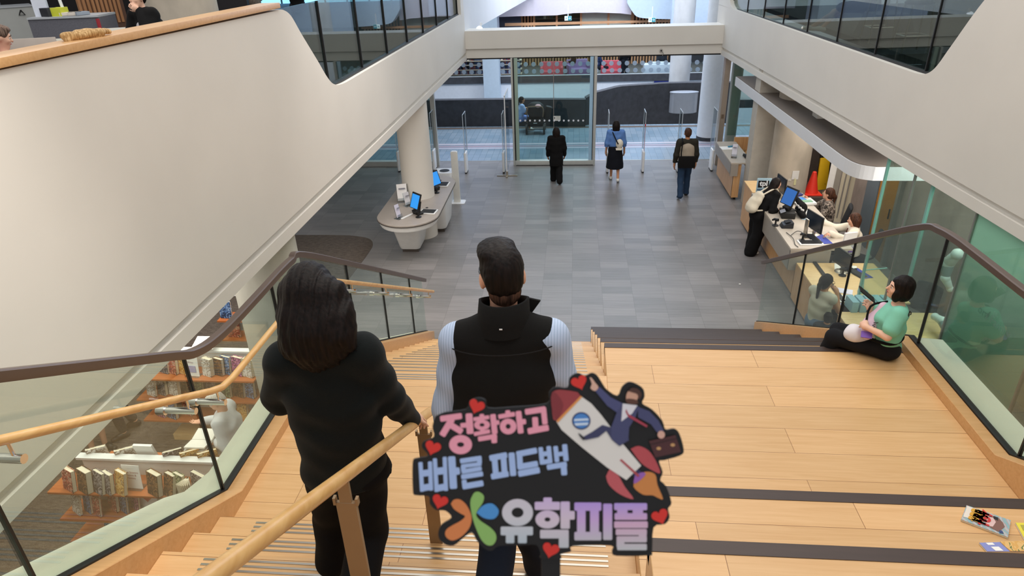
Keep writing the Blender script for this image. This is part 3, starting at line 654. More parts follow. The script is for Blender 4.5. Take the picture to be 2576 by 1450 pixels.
def exit_sign(px, py, y, label):
    p = AY(px, py, y); t = thing('exit_sign', label, 'sign', tuple(p))
    w, h = 0.34*y/36, 0.20*y/36
    MB().obox(p, (w, 0.04, h)).build('case', mat('exit_white', 'e8f4f4', 0.4, emit='d8f0f0', es=0.9), t)
    MB().obox(p+np.array((w*0.23, -0.025, 0)), (w*0.5, 0.006, h*0.96)).build('arrow_field', mat('exit_teal', '127c8c', 0.4, emit='127c8c', es=0.7), t)
    a = MB(); c = p+np.array((w*0.23, -0.031, 0)); q = h*0.3
    a.prism([c+np.array((-q, 0, -q*0.22)), c+np.array((q*0.2, 0, -q*0.22)), c+np.array((q*0.2, 0, q*0.22)), c+np.array((-q, 0, q*0.22))], (0, 0.003, 0))
    a.prism([c+np.array((0.05*q, 0, -q)), c+np.array((q, 0, 0)), c+np.array((0.05*q, 0, q)), c+np.array((-0.25*q, 0, q)), c+np.array((0.4*q, 0, 0)), c+np.array((-0.25*q, 0, -q))], (0, 0.003, 0))
    a.build('arrow', WHITEP, t)
    m = MB(); c = p+np.array((-w*0.25, -0.025, 0)); m.ball(c+np.array((0.01, 0, h*0.28)), h*0.09, 8, 6); m.tube([c+np.array((0, 0, h*0.16)), c+np.array((-0.01, 0, -h*0.1))], h*0.08, 6)
    m.tube([c+np.array((-0.01, 0, -h*0.1)), c+np.array((0.05, 0, -h*0.22)), c+np.array((0.03, 0, -h*0.38))], h*0.05, 6); m.tube([c+np.array((-0.01, 0, -h*0.1)), c+np.array((-0.05, 0, -h*0.34))], h*0.05, 6)
    m.tube([c+np.array((0, 0, h*0.12)), c+np.array((0.06, 0, 0.0))], h*0.04, 6); m.tube([c+np.array((0, 0, h*0.12)), c+np.array((-0.06, 0, -0.01))], h*0.04, 6)
    m.build('running_figure', mat('exit_teal', '127c8c', 0.4), t)
    MB().box((p[0]-0.02, p[1]-0.015, p[2]+h/2), (p[0]+0.02, p[1]+0.015, p[2]+h/2+0.5)).build('hanging_rod', WHITEP, t)
exit_sign(1429, 46, 35.0, 'teal running-man exit sign with arrow hanging in front of the dark upper window')
exit_sign(1640, 50, 34.9, 'teal running-man exit sign with arrow hanging in front of the upper timber slats')
# pendant puck light and sprinkler near the beam
p = AY(1206, 70, 20.6); t = thing('puck_light', 'small white puck lamp hanging at the left end of the beam', 'lamp', tuple(p))
MB().lathe(p, [(0.02, -0.07), (0.09, -0.06), (0.10, 0.0), (0.05, 0.04), (0.02, 0.05)], 18, sx=0.9, sy=0.9).build('body', mat('puck_glow', 'f4f8fc', 0.4, emit='e8f2ff', es=1.2), t, smooth=True)
MB().tube([p+np.array((0.04, 0, 0.03)), p+np.array((0.05, 0, 0.14))], 0.03, 8).build('stem', WHITEP, t)
p = AY(1663, 127, 20.055); t = thing('door_sensor', 'small round sensor with a dangling cable on the pale beam over the exit', 'sensor', tuple(p))
MB().tube([p, p+np.array((0, -0.03, 0))], 0.05, 16).build('body', mat('sensor_grey', 'b6b2ac', 0.5), t)
MB().tube([p+np.array((0.0, -0.032, 0)), p+np.array((0, -0.05, 0))], 0.022, 12).build('lens', DARK, t)
MB().tube([p+np.array((0.03, -0.03, -0.03)), p+np.array((0.07, -0.03, -0.08)), p+np.array((0.04, -0.03, -0.14))], 0.008, 6).build('cable', FRAME, t)
# ------------------------------------------------------------------ figures: smooth distance fields meshed as one skin
V3 = lambda *a: np.array(a, float)
def unit(v):
    v = np.array(v, float); return v/max(1e-9, np.linalg.norm(v))
class SD:
    def __init__(s, h): s.h = h; s.P = []; s.C = []; s.N = None
    def cap(s, a, b, r1, r2=None, k=0.03, flat=None):
        """tapered limb; flat = (axis, factor) makes it wider along that axis"""
        a = np.array(a, float); b = np.array(b, float); r2 = r1 if r2 is None else r2; ba = b-a; L = max(1e-9, ba@ba)
        f = 1.0 if flat is None else flat[1]; ax = None if flat is None else unit(flat[0])
        def fn(X, Y, Z):
            P = np.stack([X-a[0], Y-a[1], Z-a[2]]); t = np.clip((P[0]*ba[0]+P[1]*ba[1]+P[2]*ba[2])/L, 0, 1)
            P -= ba[:, None, None, None]*t
            r = r1+(r2-r1)*t
            if ax is not None:
                c = P[0]*ax[0]+P[1]*ax[1]+P[2]*ax[2]; n2 = (P*P).sum(0); q = np.sqrt(np.maximum(n2-c*c+(c/f)**2, 0)); n = np.sqrt(n2)
                return (q-r)*np.where(q > 1e-6, np.minimum(1.0, n/np.maximum(q, 1e-6))/f**0.5, 1.0)
            return np.sqrt((P*P).sum(0))-r
        m = max(r1, r2)*max(1, f)+k+2*s.h
        s.P.append((fn, np.minimum(a, b)-m, np.maximum(a, b)+m, k, 1)); return s
    def ell(s, c, r, R=None, k=0.03, sign=1):
        c = np.array(c, float); r = np.array(r, float); R = np.eye(3) if R is None else np.array(R)     # rows of R: local axes
        def fn(X, Y, Z):
            P = np.stack([X-c[0], Y-c[1], Z-c[2]]); Q = np.tensordot(R, P, 1)/r[:, None, None, None]; q = np.sqrt((Q*Q).sum(0))
            g = np.sqrt(((Q/r[:, None, None, None])**2).sum(0)); return q*(q-1)/np.maximum(g, 1e-6)
        m = np.abs(R.T)@r+k+2*s.h
        s.P.append((fn, c-m, c+m, k, sign)); return s
    def cut(s, p, n, lo=None, hi=None):
        """keep the side the normal points away from"""
        s.C.append((np.array(p, float), unit(n), lo, hi)); return s
    def mesh(s):
        h = s.h; pos = [p for p in s.P if p[4] > 0]
        lo = np.min([p[1] for p in pos], 0)-h; hi = np.max([p[2] for p in pos], 0)+h
        n = np.ceil((hi-lo)/h).astype(int)+1
        D = np.full(n, 1.0, np.float32); ax = [lo[i]+np.arange(n[i])*h for i in range(3)]
        for fn, a, b, k, sg in s.P:
            i0 = np.clip(np.floor((a-lo)/h).astype(int), 0, n-1); i1 = np.clip(np.ceil((b-lo)/h).astype(int)+1, 1, n)
            if (i1 <= i0).any(): continue
            X, Y, Z = np.meshgrid(ax[0][i0[0]:i1[0]], ax[1][i0[1]:i1[1]], ax[2][i0[2]:i1[2]], indexing='ij', copy=False)
            d = fn(X, Y, Z).astype(np.float32); sl = tuple(slice(i0[q], i1[q]) for q in range(3)); o = D[sl]
            if sg > 0:
                hh = np.maximum(k-np.abs(o-d), 0)/max(k, 1e-6); D[sl] = np.minimum(o, d)-hh*hh*k*0.25
            else:
                e = -d; hh = np.maximum(k-np.abs(o-e), 0)/max(k, 1e-6); D[sl] = np.maximum(o, e)+hh*hh*k*0.25
        if s.N or s.C:
            X, Y, Z = np.meshgrid(*ax, indexing='ij', copy=False)
            if s.N: D = D+s.N(X, Y, Z).astype(np.float32)
            for p, nn, a, b in s.C:
                d = ((X-p[0])*nn[0]+(Y-p[1])*nn[1]+(Z-p[2])*nn[2]).astype(np.float32)
                if a is not None:
                    ok = (X >= a[0]) & (Y >= a[1]) & (Z >= a[2]) & (X <= b[0]) & (Y <= b[1]) & (Z <= b[2]); D = np.where(ok, np.maximum(D, d), D)
                else: D = np.maximum(D, d)
        return nets(D, lo, h)
def nets(D, lo, h):
    S = D < 0; nx, ny, nz = D.shape; acc = np.zeros((nx-1, ny-1, nz-1, 3), np.float32); cnt = np.zeros((nx-1, ny-1, nz-1), np.float32)
    def sh(A, d): return A[d[0]:nx-1+d[0], d[1]:ny-1+d[1], d[2]:nz-1+d[2]]
    cs = [(i, j, k) for i in (0, 1) for j in (0, 1) for k in (0, 1)]
    for c in cs:
        for a in range(3):
            if c[a]: continue
            e = list(c); e[a] = 1; d0, d1 = sh(D, c), sh(D, e); m = sh(S, c) != sh(S, e)
            t = np.where(m, d0/np.where(np.abs(d0-d1) < 1e-9, 1, d0-d1), 0)
            for q in range(3): acc[..., q] += np.where(m, (c[q]+(t if q == a else 0)), 0)
            cnt += m
    act = cnt > 0; idx = np.full(act.shape, -1, np.int64); idx[act] = np.arange(act.sum()); ijk = np.argwhere(act)
    V = (ijk+acc[act]/cnt[act][:, None])*h+lo; Fs = []
    for a in range(3):
        u, v = (a+1) % 3, (a+2) % 3; s0 = [slice(0, None)]*3; s1 = [slice(0, None)]*3; s0[a] = slice(0, -1); s1[a] = slice(1, None)
        A, B = S[tuple(s0)], S[tuple(s1)]; E = np.argwhere(A != B); ins = A[tuple(E.T)]
        ok = (E[:, u] > 0) & (E[:, v] > 0) & (E[:, u] < D.shape[u]-1) & (E[:, v] < D.shape[v]-1); E = E[ok]; ins = ins[ok]
        def I(du, dv):
            q = E.copy(); q[:, u] -= du; q[:, v] -= dv; return idx[tuple(q.T)]
        q = np.stack([I(1, 1), I(0, 1), I(0, 0), I(1, 0)], 1); q[~ins] = q[~ins][:, ::-1]; Fs.append(q)
    return V, np.concatenate(Fs)
def sdobj(S, name, m, parent, smooth=1):
    V, Fq = S.mesh(); I = np.array(WM[parent].inverted()); V = V@I[:3, :3].T+I[:3, 3]
    me = bpy.data.meshes.new(name); me.vertices.add(len(V)); me.vertices.foreach_set('co', V.astype(np.float32).ravel())
    me.loops.add(len(Fq)*4); me.loops.foreach_set('vertex_index', Fq.astype(np.int32).ravel()); me.polygons.add(len(Fq))
    me.polygons.foreach_set('loop_start', np.arange(0, len(Fq)*4, 4, dtype=np.int32)); me.polygons.foreach_set('loop_total', np.full(len(Fq), 4, np.int32))
    me.update(calc_edges=True); me.validate(); me.polygons.foreach_set('use_smooth', np.ones(len(me.polygons), bool)); me.materials.append(m)
    if smooth:
        b = bmesh.new(); b.from_mesh(me)
        for _ in range(smooth): bmesh.ops.smooth_vert(b, verts=b.verts, factor=0.5, use_axis_x=True, use_axis_y=True, use_axis_z=True)
        b.to_mesh(me); b.free()
    o = bpy.data.objects.new(name, me); COL.objects.link(o); o.parent = parent; WM[o] = WM[parent]; return o
def skinmat(name, c): return mat('skin_'+name, c, 0.5, var=0.06, scale=(12, 12, 12), spec=0.4)
def hairmat(name, c1, c2):
    m = bpy.data.materials.new('hair_'+name); m.use_nodes = True; nt = m.node_tree; p = nt.nodes['Principled BSDF']
    tc = nd(nt, 'ShaderNodeTexCoord'); mp = nd(nt, 'ShaderNodeMapping'); mp.inputs['Scale'].default_value = (90, 90, 5); nt.links.new(tc.outputs['Object'], mp.inputs['Vector'])
    nz = nd(nt, 'ShaderNodeTexNoise', Scale=1.0, Detail=3.0); nt.links.new(mp.outputs[0], nz.inputs['Vector'])
    rp = nd(nt, 'ShaderNodeValToRGB'); rp.color_ramp.elements[0].position = 0.35; rp.color_ramp.elements[1].position = 0.7; rp.color_ramp.elements[0].color = srgb(c1); rp.color_ramp.elements[1].color = srgb(c2)
    nt.links.new(nz.outputs[0], rp.inputs[0]); nt.links.new(rp.outputs[0], p.inputs['Base Color']); p.inputs['Roughness'].default_value = 0.55; p.inputs['Specular IOR Level'].default_value = 0.18
    bp = nd(nt, 'ShaderNodeBump', Strength=0.55, Distance=0.004); nt.links.new(nz.outputs[0], bp.inputs['Height']); nt.links.new(bp.outputs[0], p.inputs['Normal']); return m
def frame(fwd, up=(0, 0, 1)):
    """rows: right, forward, up"""
    f = unit(fwd); r = unit(np.cross(f, up)); u = np.cross(r, f); return np.stack([r, f, u])
SKIN = {k: skinmat(k, c) for k, c in dict(light='dfa98c', fair='e6b79c', tan='c48c68', brown='8a5a40', pale='d9a88c').items()}
HAIRB = hairmat('black', '0c0908', '2a1f1b'); HAIRD = hairmat('dark_brown', '0b0706', '1e1411'); HAIRBR = hairmat('brown', '2c1a12', '5a3a2a'); HAIRW = hairmat('white', 'b9b2aa', 'e6e2dc'); HAIRBL = hairmat('blonde', 'a07a4a', 'dcb985'); HAIRG = hairmat('grey_brown', '4a3a32', '8a7466')
def standing(o, heading, h=1.7, stride=0.0, arm=(0.0, 0.0), lean=0.0, spread=0.09):
    """joint positions of a standing or walking figure; stride>0 puts the left foot ahead"""
    s = h/1.7; c, n = math.cos(heading), math.sin(heading); o = np.array(o, float)
    def L(x, y, z): y2 = y; return o+np.array([x*c-y2*n, x*n+y2*c, z])*np.array([1, 1, 1])*1.0
    def Q(x, y, z): return L(x*s, y*s, z*s)
    J = {}
    lf, rf = stride/2, -stride/2; dz = 0.93-0.02-abs(stride)*0.09
    J['pelvis'] = Q(0, 0, dz+0.03); J['chest'] = Q(0, 0.01+lean*0.5, 1.26-abs(stride)*0.05); J['neck'] = Q(0, 0.0+lean, 1.43-abs(stride)*0.05); J['head'] = Q(0, 0.02+lean*1.1, 1.585-abs(stride)*0.05)
    for sd, x in (('l', -1), ('r', 1)):
        ft = lf if sd == 'l' else rf; up = 0.0 if ft >= 0 else min(0.12, -ft*0.30)
        J[sd+'hip'] = Q(x*0.085, 0, dz); J[sd+'ank'] = Q(x*spread, ft-0.02-(0.04 if ft < 0 else 0), 0.085+up); J[sd+'toe'] = Q(x*(spread+0.02), ft+0.13-(0.03 if ft < 0 else 0), 0.035+up*0.15)
        J[sd+'kne'] = Q(x*0.09, ft*0.5+0.03+abs(ft)*0.12, 0.49)
        J[sd+'sho'] = Q(x*0.175, -0.005+lean*0.95, 1.385-abs(stride)*0.05); a = arm[0 if sd == 'l' else 1]
        J[sd+'elb'] = Q(x*0.235, -0.03+0.28*math.sin(a)+lean*0.7, 1.385-0.285*math.cos(a)-0.03); J[sd+'wri'] = Q(x*0.25, 0.05+0.5*math.sin(a)+lean*0.6, 1.36-0.51*math.cos(a)-0.03)
        J[sd+'fin'] = Q(x*0.25, 0.08+0.62*math.sin(a)+lean*0.6, 1.36-0.66*math.cos(a)-0.03)
    J['fwd'] = np.array([-n, c, 0.0]); J['s'] = s; return J
def hand(S, wri, fin, side, back, s, curl=0.35):
    """palm and five bent fingers from the wrist towards fin; back is the outward normal of the back of the hand"""
    d = unit(fin-wri); b = unit(np.array(back)-d*np.dot(back, d)); w = np.cross(d, b)*side       # w points to the thumb side
    r = max(0.0085*s, S.h*0.62); pl = 0.088*s; k = S.h*0.5
    S.cap(wri, wri+d*pl*0.55, 0.024*s, 0.027*s, 0.015, flat=(w, 1.45)); S.cap(wri+d*pl*0.4, wri+d*pl*0.85, 0.020*s, 0.017*s, 0.012, flat=(w, 1.9))
    for i, ln in enumerate((0.070, 0.078, 0.073, 0.058)):
        o = wri+d*pl*(0.98-0.05*abs(i-1))+w*(0.030-0.0205*i)*s; c1 = curl*(0.7+0.12*i); c2 = curl*(1.9+0.1*i)
        e1 = o+(d*math.cos(c1)-b*math.sin(c1))*ln*0.52*s; e2 = e1+(d*math.cos(c2)-b*math.sin(c2))*ln*0.50*s
        S.cap(o-d*0.01*s, e1, r*1.04, r, k); S.cap(e1, e2, r, r*0.85, k*0.6)
    o = wri+d*pl*0.30+w*0.026*s; e1 = o+unit(d*0.75+w*0.75-b*0.35)*0.042*s; e2 = e1+unit(d*0.95+w*0.25-b*0.5)*0.034*s
    S.cap(o, e1, r*1.25, r*1.1, k); S.cap(e1, e2, r*1.08, r*0.9, k*0.6)
def figure(name, label, J, skin, top=None, bottom=None, shoes=None, hair=None, h=0.014, group=None, top_kw={}, bot_kw={}, hair_kw={}, face=True, hands=(1, 1), headdir=None, extra=None, legs=True, female=False, fingers=True):
    """a whole person: one continuous body, with clothing and hair as parts"""
    s = J['s']; base = np.minimum(J['lank'], J['rank']); base = np.array([(J['lank'][0]+J['rank'][0])/2, (J['lank'][1]+J['rank'][1])/2, min(J['lank'][2], J['rank'][2])-0.085*s])
    t = thing('person', label, 'person', tuple(base)); f = J['fwd']; rt = unit(J['rsho']-J['lsho']); up = unit(J['neck']-J['pelvis'])
    hd = frame(f if headdir is None else headdir, up if 'hup' not in J else J['hup']); H = J['head']
    def hp(x, y, z): return H+(hd[0]*x+hd[1]*y+hd[2]*z)*s
    B = SD(h); bf = np.cross(up, rt)
    B.cap(J['pelvis'], J['pelvis']*0.45+J['chest']*0.55, 0.105*s, 0.098*s, 0.05, flat=(rt, 1.35)); B.cap(J['pelvis']*0.45+J['chest']*0.55, J['chest'], 0.098*s, 0.105*s, 0.05, flat=(rt, 1.42))
    B.cap(J['chest'], J['neck']-up*0.06*s, 0.10*s, 0.065*s, 0.05, flat=(rt, 1.45))
    B.cap(J['neck']-up*0.07*s, H-hd[2]*0.06*s-hd[1]*0.015*s, 0.054*s, 0.050*s, 0.035)
    B.cap(J['lsho'], J['rsho'], 0.052*s, 0.052*s, 0.05)
    for sd in 'lr':
        B.cap(J[sd+'sho'], J[sd+'elb'], 0.050*s, 0.039*s, 0.03); B.cap(J[sd+'elb'], J[sd+'wri'], 0.039*s, 0.026*s, 0.015)
        if legs:
            B.cap(J[sd+'hip'], J[sd+'kne'], 0.078*s, 0.049*s, 0.04); B.cap(J[sd+'kne'], J[sd+'ank'], 0.048*s, 0.034*s, 0.02); B.ell(J[sd+'kne']*0.68+J[sd+'ank']*0.32-f*0.018*s, (0.042*s, 0.042*s, 0.085*s), k=0.03)
            B.cap(J[sd+'ank']-V3(0, 0, 0.035*s), J[sd+'toe'], 0.036*s, 0.028*s, 0.02)
        if hands[0 if sd == 'l' else 1]:
            bk = J.get(sd+'back', (rt*(1 if sd == 'r' else -1)+f*0.4)); hand(B, J[sd+'wri'], J[sd+'fin'], J.get(sd+'thumb', 1 if sd == 'r' else -1), bk, s, J.get(sd+'curl', 0.35))
    # head: skull, jaw, nose, brow, cheeks, lips, ears
    B.ell(hp(0, -0.012, 0.022), (0.076*s, 0.094*s, 0.092*s), hd, 0.03); B.ell(hp(0, 0.022, -0.048), (0.056*s, 0.064*s, 0.074*s), hd, 0.03); B.ell(hp(0, 0.062, -0.098), (0.024*s, 0.022*s, 0.018*s), hd, 0.025)
    if face:
        B.cap(hp(0, 0.082, 0.012), hp(0, 0.106, -0.030), 0.009*s, 0.014*s, 0.012); B.cap(hp(-0.035, 0.074, 0.022), hp(0.035, 0.074, 0.022), 0.012*s, 0.012*s, 0.015)
        B.cap(hp(-0.016, 0.082, -0.062), hp(0.016, 0.082, -0.062), 0.009*s, 0.009*s, 0.010)
        for x in (-1, 1): B.ell(hp(x*0.040, 0.062, -0.028), (0.022*s, 0.020*s, 0.022*s), hd, 0.02); B.ell(hp(x*0.032, 0.088, 0.004), (0.014*s, 0.012*s, 0.010*s), hd, 0.008, -1)
    for x in (-1, 1): B.ell(hp(x*0.077, -0.008, -0.012), (0.011*s, 0.024*s, 0.033*s), hd, 0.010)
    body = sdobj(B, 'body', skin, t)
    if face:
        for x in (-1, 1):
            m = MB(); c = hp(x*0.032, 0.0745, 0.004); m.ball(c, 0.0115*s, 12, 8); e = m.build('eye', mat('eye_white', 'e6e0da', 0.3), t, smooth='all')
            MB().ball(c+hd[1]*0.0085*s, 0.0062*s, 8, 6).build('iris', mat('iris_brown', '241510', 0.2), e, smooth='all')
        MB().tube([hp(-0.022, 0.085, -0.062), hp(0, 0.094, -0.060), hp(0.022, 0.085, -0.062)], [0.003*s, 0.006*s, 0.003*s], 8).build('lips', mat('lips', 'b0605a', 0.45), t, smooth='all')
        for x in (-1, 1): MB().tube([hp(x*0.016, 0.090, 0.026), hp(x*0.034, 0.088, 0.032), hp(x*0.052, 0.073, 0.026)], [0.003*s, 0.0042*s, 0.002*s], 6).build('eyebrow', mat('brow_dark', '1c1310', 0.8), t, smooth='all')
    ctx = dict(J=J, s=s, t=t, hp=hp, hd=hd, rt=rt, up=up, f=f, h=h, bf=bf)
    if top: garment_top(ctx, top, **top_kw)
    if bottom: garment_bottom(ctx, bottom, **bot_kw)
    if shoes: garment_shoes(ctx, shoes)
    if hair: hairdo(ctx, hair, **hair_kw)
    if extra: extra(ctx)
    return t
def folds(S, amp, fr=38.0):
    S.N = lambda X, Y, Z: amp*(np.sin(fr*Z+2.2*np.sin(0.32*fr*X+1.1)+1.7*np.sin(0.30*fr*Y))+0.7*np.sin(0.55*fr*X-0.6*fr*Z+1.3*np.sin(0.4*fr*Y)))
def garment_top(c, m, sleeve='long', loose=0.018, hem=0.0, name='top', arm_loose=None, neck=0.0, fold=0.0025, collar=None, flare=1.0):
    """jumper, shirt or vest: torso and sleeves swollen off the body, hem cut below the pelvis joint"""
    J, s, up, rt, h = c['J'], c['s'], c['up'], c['rt'], c['h']; S = SD(h); al = loose if arm_loose is None else arm_loose
    lo = J['pelvis']-up*(hem+0.03)*s
    S.cap(lo, J['pelvis']*0.45+J['chest']*0.55, (0.105*flare)*s+loose, 0.098*s+loose, 0.05, flat=(rt, 1.38)); S.cap(J['pelvis']*0.45+J['chest']*0.55, J['chest'], 0.098*s+loose, 0.106*s+loose, 0.05, flat=(rt, 1.45))
    S.cap(J['chest'], J['neck']-up*0.055*s, 0.10*s+loose, 0.062*s+loose, 0.05, flat=(rt, 1.5)); S.cap(J['lsho'], J['rsho'], 0.052*s+loose, 0.052*s+loose, 0.05)
    for sd in 'lr':
        if sleeve == 'none': S.cap(J[sd+'sho'], J[sd+'sho']*0.9+J[sd+'elb']*0.1, 0.052*s+al*0.6, None, 0.03); continue
        if sleeve == 'short':
            e = J[sd+'sho']*0.35+J[sd+'elb']*0.65; S.cap(J[sd+'sho'], e, 0.050*s+al, 0.047*s+al*1.4, 0.03)
        elif sleeve == 'elbow':
            S.cap(J[sd+'sho'], J[sd+'elb'], 0.050*s+al, 0.042*s+al*1.3, 0.03); S.cap(J[sd+'elb'], J[sd+'elb']*0.6+J[sd+'wri']*0.4, 0.042*s+al*1.2, 0.036*s+al*1.2, 0.02)
        else:
            S.cap(J[sd+'sho'], J[sd+'elb'], 0.050*s+al, 0.041*s+al*1.15, 0.03); S.cap(J[sd+'elb'], J[sd+'wri'], 0.041*s+al*1.15, 0.028*s+al*0.8, 0.02)
    if fold: folds(S, fold)
    S.cut(lo, -up)
    S.ell(J['neck']+up*(0.045+neck)*s+c['bf']*0.012*s, (0.066*s, 0.074*s, 0.062*s), np.stack([rt, c['bf'], up]), 0.012, -1)
    o = sdobj(S, name, m, c['t'])
    if collar:
        C = MB(); n = 24; rings = []
        ctr = J['neck']-up*0.035*s; fr = c['bf']
        for q, (rr, z) in enumerate(((0.080, -0.01), (0.074, 0.02), (0.070, 0.055), (0.078, 0.058), (0.084, 0.02), (0.090, -0.02))):
            rings.append([ctr+(rt*math.cos(2*PI*i/n)*rr*1.02+fr*math.sin(2*PI*i/n)*rr)*s+up*(z-0.018*max(0, math.sin(2*PI*i/n)))*s*collar for i in range(n)])
        C.loft(rings, cap=False).build('collar', m, o, smooth='all')
    return o
def garment_bottom(c, m, kind='trousers', loose=0.018, wide=1.0, length=1.0, name=None, fold=0.003):
    J, s, up, rt, h = c['J'], c['s'], c['up'], c['rt'], c['h']; S = SD(h)
    if kind in ('trousers', 'shorts'):
        S.cap(J['pelvis']+up*0.07*s, J['pelvis']-up*0.03*s, 0.104*s+loose*0.6, 0.108*s+loose, 0.05, flat=(rt, 1.38))
        for sd in 'lr':
            S.cap(J[sd+'hip'], J[sd+'kne'], 0.084*s+loose, (0.056*s+loose)*(1+0.5*(wide-1)), 0.04)
            if kind == 'shorts' or length < 0.5: continue
            an = J[sd+'kne']*(1-length)+J[sd+'ank']*length; d = unit(J[sd+'ank']-J[sd+'kne'])
            S.cap(J[sd+'kne'], an+d*0.02*s, (0.056*s+loose)*(1+0.5*(wide-1)), (0.042*s+loose)*wide, 0.02)
        if fold: folds(S, fold, 30)
        if kind == 'shorts':
            for sd in 'lr': pass
    else:                                                    # skirt or culottes down to length (0..1 hip to ankle)
        for q in range(5):
            t0 = q/4*length; ce = J['pelvis']*(1-t0)+(J['lank']+J['rank'])/2*t0; spr = 0.5*np.linalg.norm((J['lkne']-J['rkne']))
            S.cap(ce+rt*0.02*s, ce-rt*0.02*s, (0.115+0.075*t0*wide)*s+loose, None, 0.10, flat=(rt, 1.3)) if False else S.ell(ce, ((0.155+0.085*t0*wide)*s+loose, (0.120+0.115*t0*wide)*s+loose, 0.16*s), np.stack([rt, c['bf'], up]), 0.08)
        if fold: folds(S, fold*1.2, 26)
        ce = J['pelvis']*(1-length)+(J['lank']+J['rank'])/2*length; S.cut(ce, -up)
        S.cut(J['pelvis']+up*0.10*s, up)
    return sdobj(S, name or kind, m, c['t'])
def garment_shoes(c, m):
    J, s = c['J'], c['s']
    for sd in 'lr':
        S = SD(min(c['h'], 0.011)); a, b = J[sd+'ank'], J[sd+'toe']; d = unit(b-a); side = unit(np.cross(d, (0, 0, 1)))
        he = a-V3(0, 0, 0.045*s)-unit(V3(d[0], d[1], 0))*0.03*s
        S.cap(he, b, 0.040*s, 0.034*s, 0.02, flat=(side, 1.15)); S.cap(a-V3(0, 0, 0.02*s), a*0.5+b*0.5, 0.040*s, 0.034*s, 0.02)
        o = sdobj(S, 'shoe', m, c['t'])
def hairdo(c, m, style='short', vol=1.0, length=0.3, name='hair', back=None):
    hp, hd, s = c['hp'], c['hd'], c['s']; S = SD(min(c['h'], 0.012)); up = c['up']
    S.ell(hp(0, -0.020, 0.034), (0.085*s*vol, 0.100*s*vol, 0.096*s*vol), hd, 0.02)
    if style == 'short':
        S.ell(hp(0, -0.060, -0.010), (0.072*s*vol, 0.052*s*vol, 0.072*s*vol), hd, 0.02); S.ell(hp(0, 0.05, 0.088), (0.060*s, 0.040*s, 0.030*s), hd, 0.02)
    elif style == 'bob':
        S.ell(hp(0, -0.030, -0.030), (0.094*s*vol, 0.094*s*vol, 0.110*s*vol), hd, 0.03); S.ell(hp(0, -0.05, -0.075), (0.088*s*vol, 0.075*s*vol, 0.055*s), hd, 0.03)
    elif style in ('long', 'tail', 'bun'):
        S.ell(hp(0, -0.045, -0.02), (0.086*s*vol, 0.080*s*vol, 0.100*s*vol), hd, 0.03)
        if style == 'long':
            b0 = hp(0, -0.055, -0.02); dn = back if back is not None else (-up)
            for x in (-1, 0, 1): S.cap(hp(x*0.045*vol, -0.045-0.02*(x == 0), -0.02), hp(x*0.060*vol, -0.055, -0.02)+np.array(dn)*length*s, 0.052*s*vol, 0.040*s*vol, 0.05)
        elif style == 'tail':
            S.cap(hp(0, -0.11, 0.0), hp(0.01, -0.14, -0.05), 0.028*s, 0.030*s, 0.02); S.cap(hp(0.01, -0.14, -0.05), hp(0.0, -0.12, -0.05)+(-up)*length*s, 0.034*s, 0.018*s, 0.02)
        else: S.ell(hp(0, -0.12, 0.02), (0.040*s, 0.036*s, 0.036*s), hd, 0.015)
    # open the face
    S.ell(hp(0, 0.105, -0.045), (0.074*s, 0.078*s, 0.112*s), hd, 0.02, -1)
    if style == 'short':
        for x in (-1, 1): S.ell(hp(x*0.085, 0.012, -0.045), (0.03*s, 0.045*s, 0.055*s), hd, 0.01, -1)
    S.N = lambda X, Y, Z: 0.0022*np.sin(70*X+9*np.sin(11*Z))*np.sin(62*Y+8*np.sin(9*Z))
    return sdobj(S, name, m, c['t'])
# ------------------------------------------------------------------ the two people walking down in front
def fabric(name, c, rough=0.9, var=0.06, bump=0.25, bs=300, sheen=0.0, scale=(10, 10, 10)): return mat(name, c, rough, var=var, scale=scale, bump=bump, bscale=bs, spec=0.25, sheen=sheen)
KNIT = fabric('black_green_knit', '0c1212', sheen=0.05); BLACKF = fabric('black_cloth', '0d0c0d'); NAVYJ = fabric('dark_denim', '18202e', bs=500); VESTF = fabric('black_softshell', '121110', bs=500); VEST2 = fabric('charcoal_yoke', '1b1919')
def stripes(name, c1, c2, c3):
    m = bpy.data.materials.new(name); m.use_nodes = True; nt = m.node_tree; p = nt.nodes['Principled BSDF']
    tc = nd(nt, 'ShaderNodeTexCoord'); wv = nd(nt, 'ShaderNodeTexWave', Scale=26.0, Distortion=0.6); wv.bands_direction = 'X'; nt.links.new(tc.outputs['Object'], wv.inputs['Vector'])
    rp = nd(nt, 'ShaderNodeValToRGB'); e = rp.color_ramp.elements; e[0].color = srgb(c1); e[1].color = srgb(c2); e[0].position = 0.2; e[1].position = 0.8
    q = rp.color_ramp.elements.new(0.93); q.color = srgb(c3); nt.links.new(wv.outputs['Fac'], rp.inputs[0]); nt.links.new(rp.outputs[0], p.inputs['Base Color']); p.inputs['Roughness'].default_value = 0.85; return m
BLUEST = stripes('pale_blue_striped_shirt', 'a6b9d4', 'c2d0e4', 'b8c8e6')
def Y_(px, py, y): return AY(px, py, y)
J = dict(s=1.06)
J['head'] = Y_(782, 733, 2.44); J['neck'] = Y_(795, 868, 2.36); J['chest'] = Y_(832, 985, 2.40); J['pelvis'] = Y_(868, 1165, 2.42)
J['lsho'] = Y_(716, 905, 2.36); J['rsho'] = Y_(912, 888, 2.38); J['lelb'] = Y_(703, 1000, 2.46); J['lwri'] = Y_(780, 1010, 2.74); J['lfin'] = Y_(810, 1012, 2.82)
J['relb'] = Y_(975, 998, 2.50); J['rwri'] = Y_(1032, 1052, 2.70); J['rfin'] = Y_(1068, 1046, 2.83); J['rback'] = V3(0, -0.2, 1); J['rcurl'] = 0.75
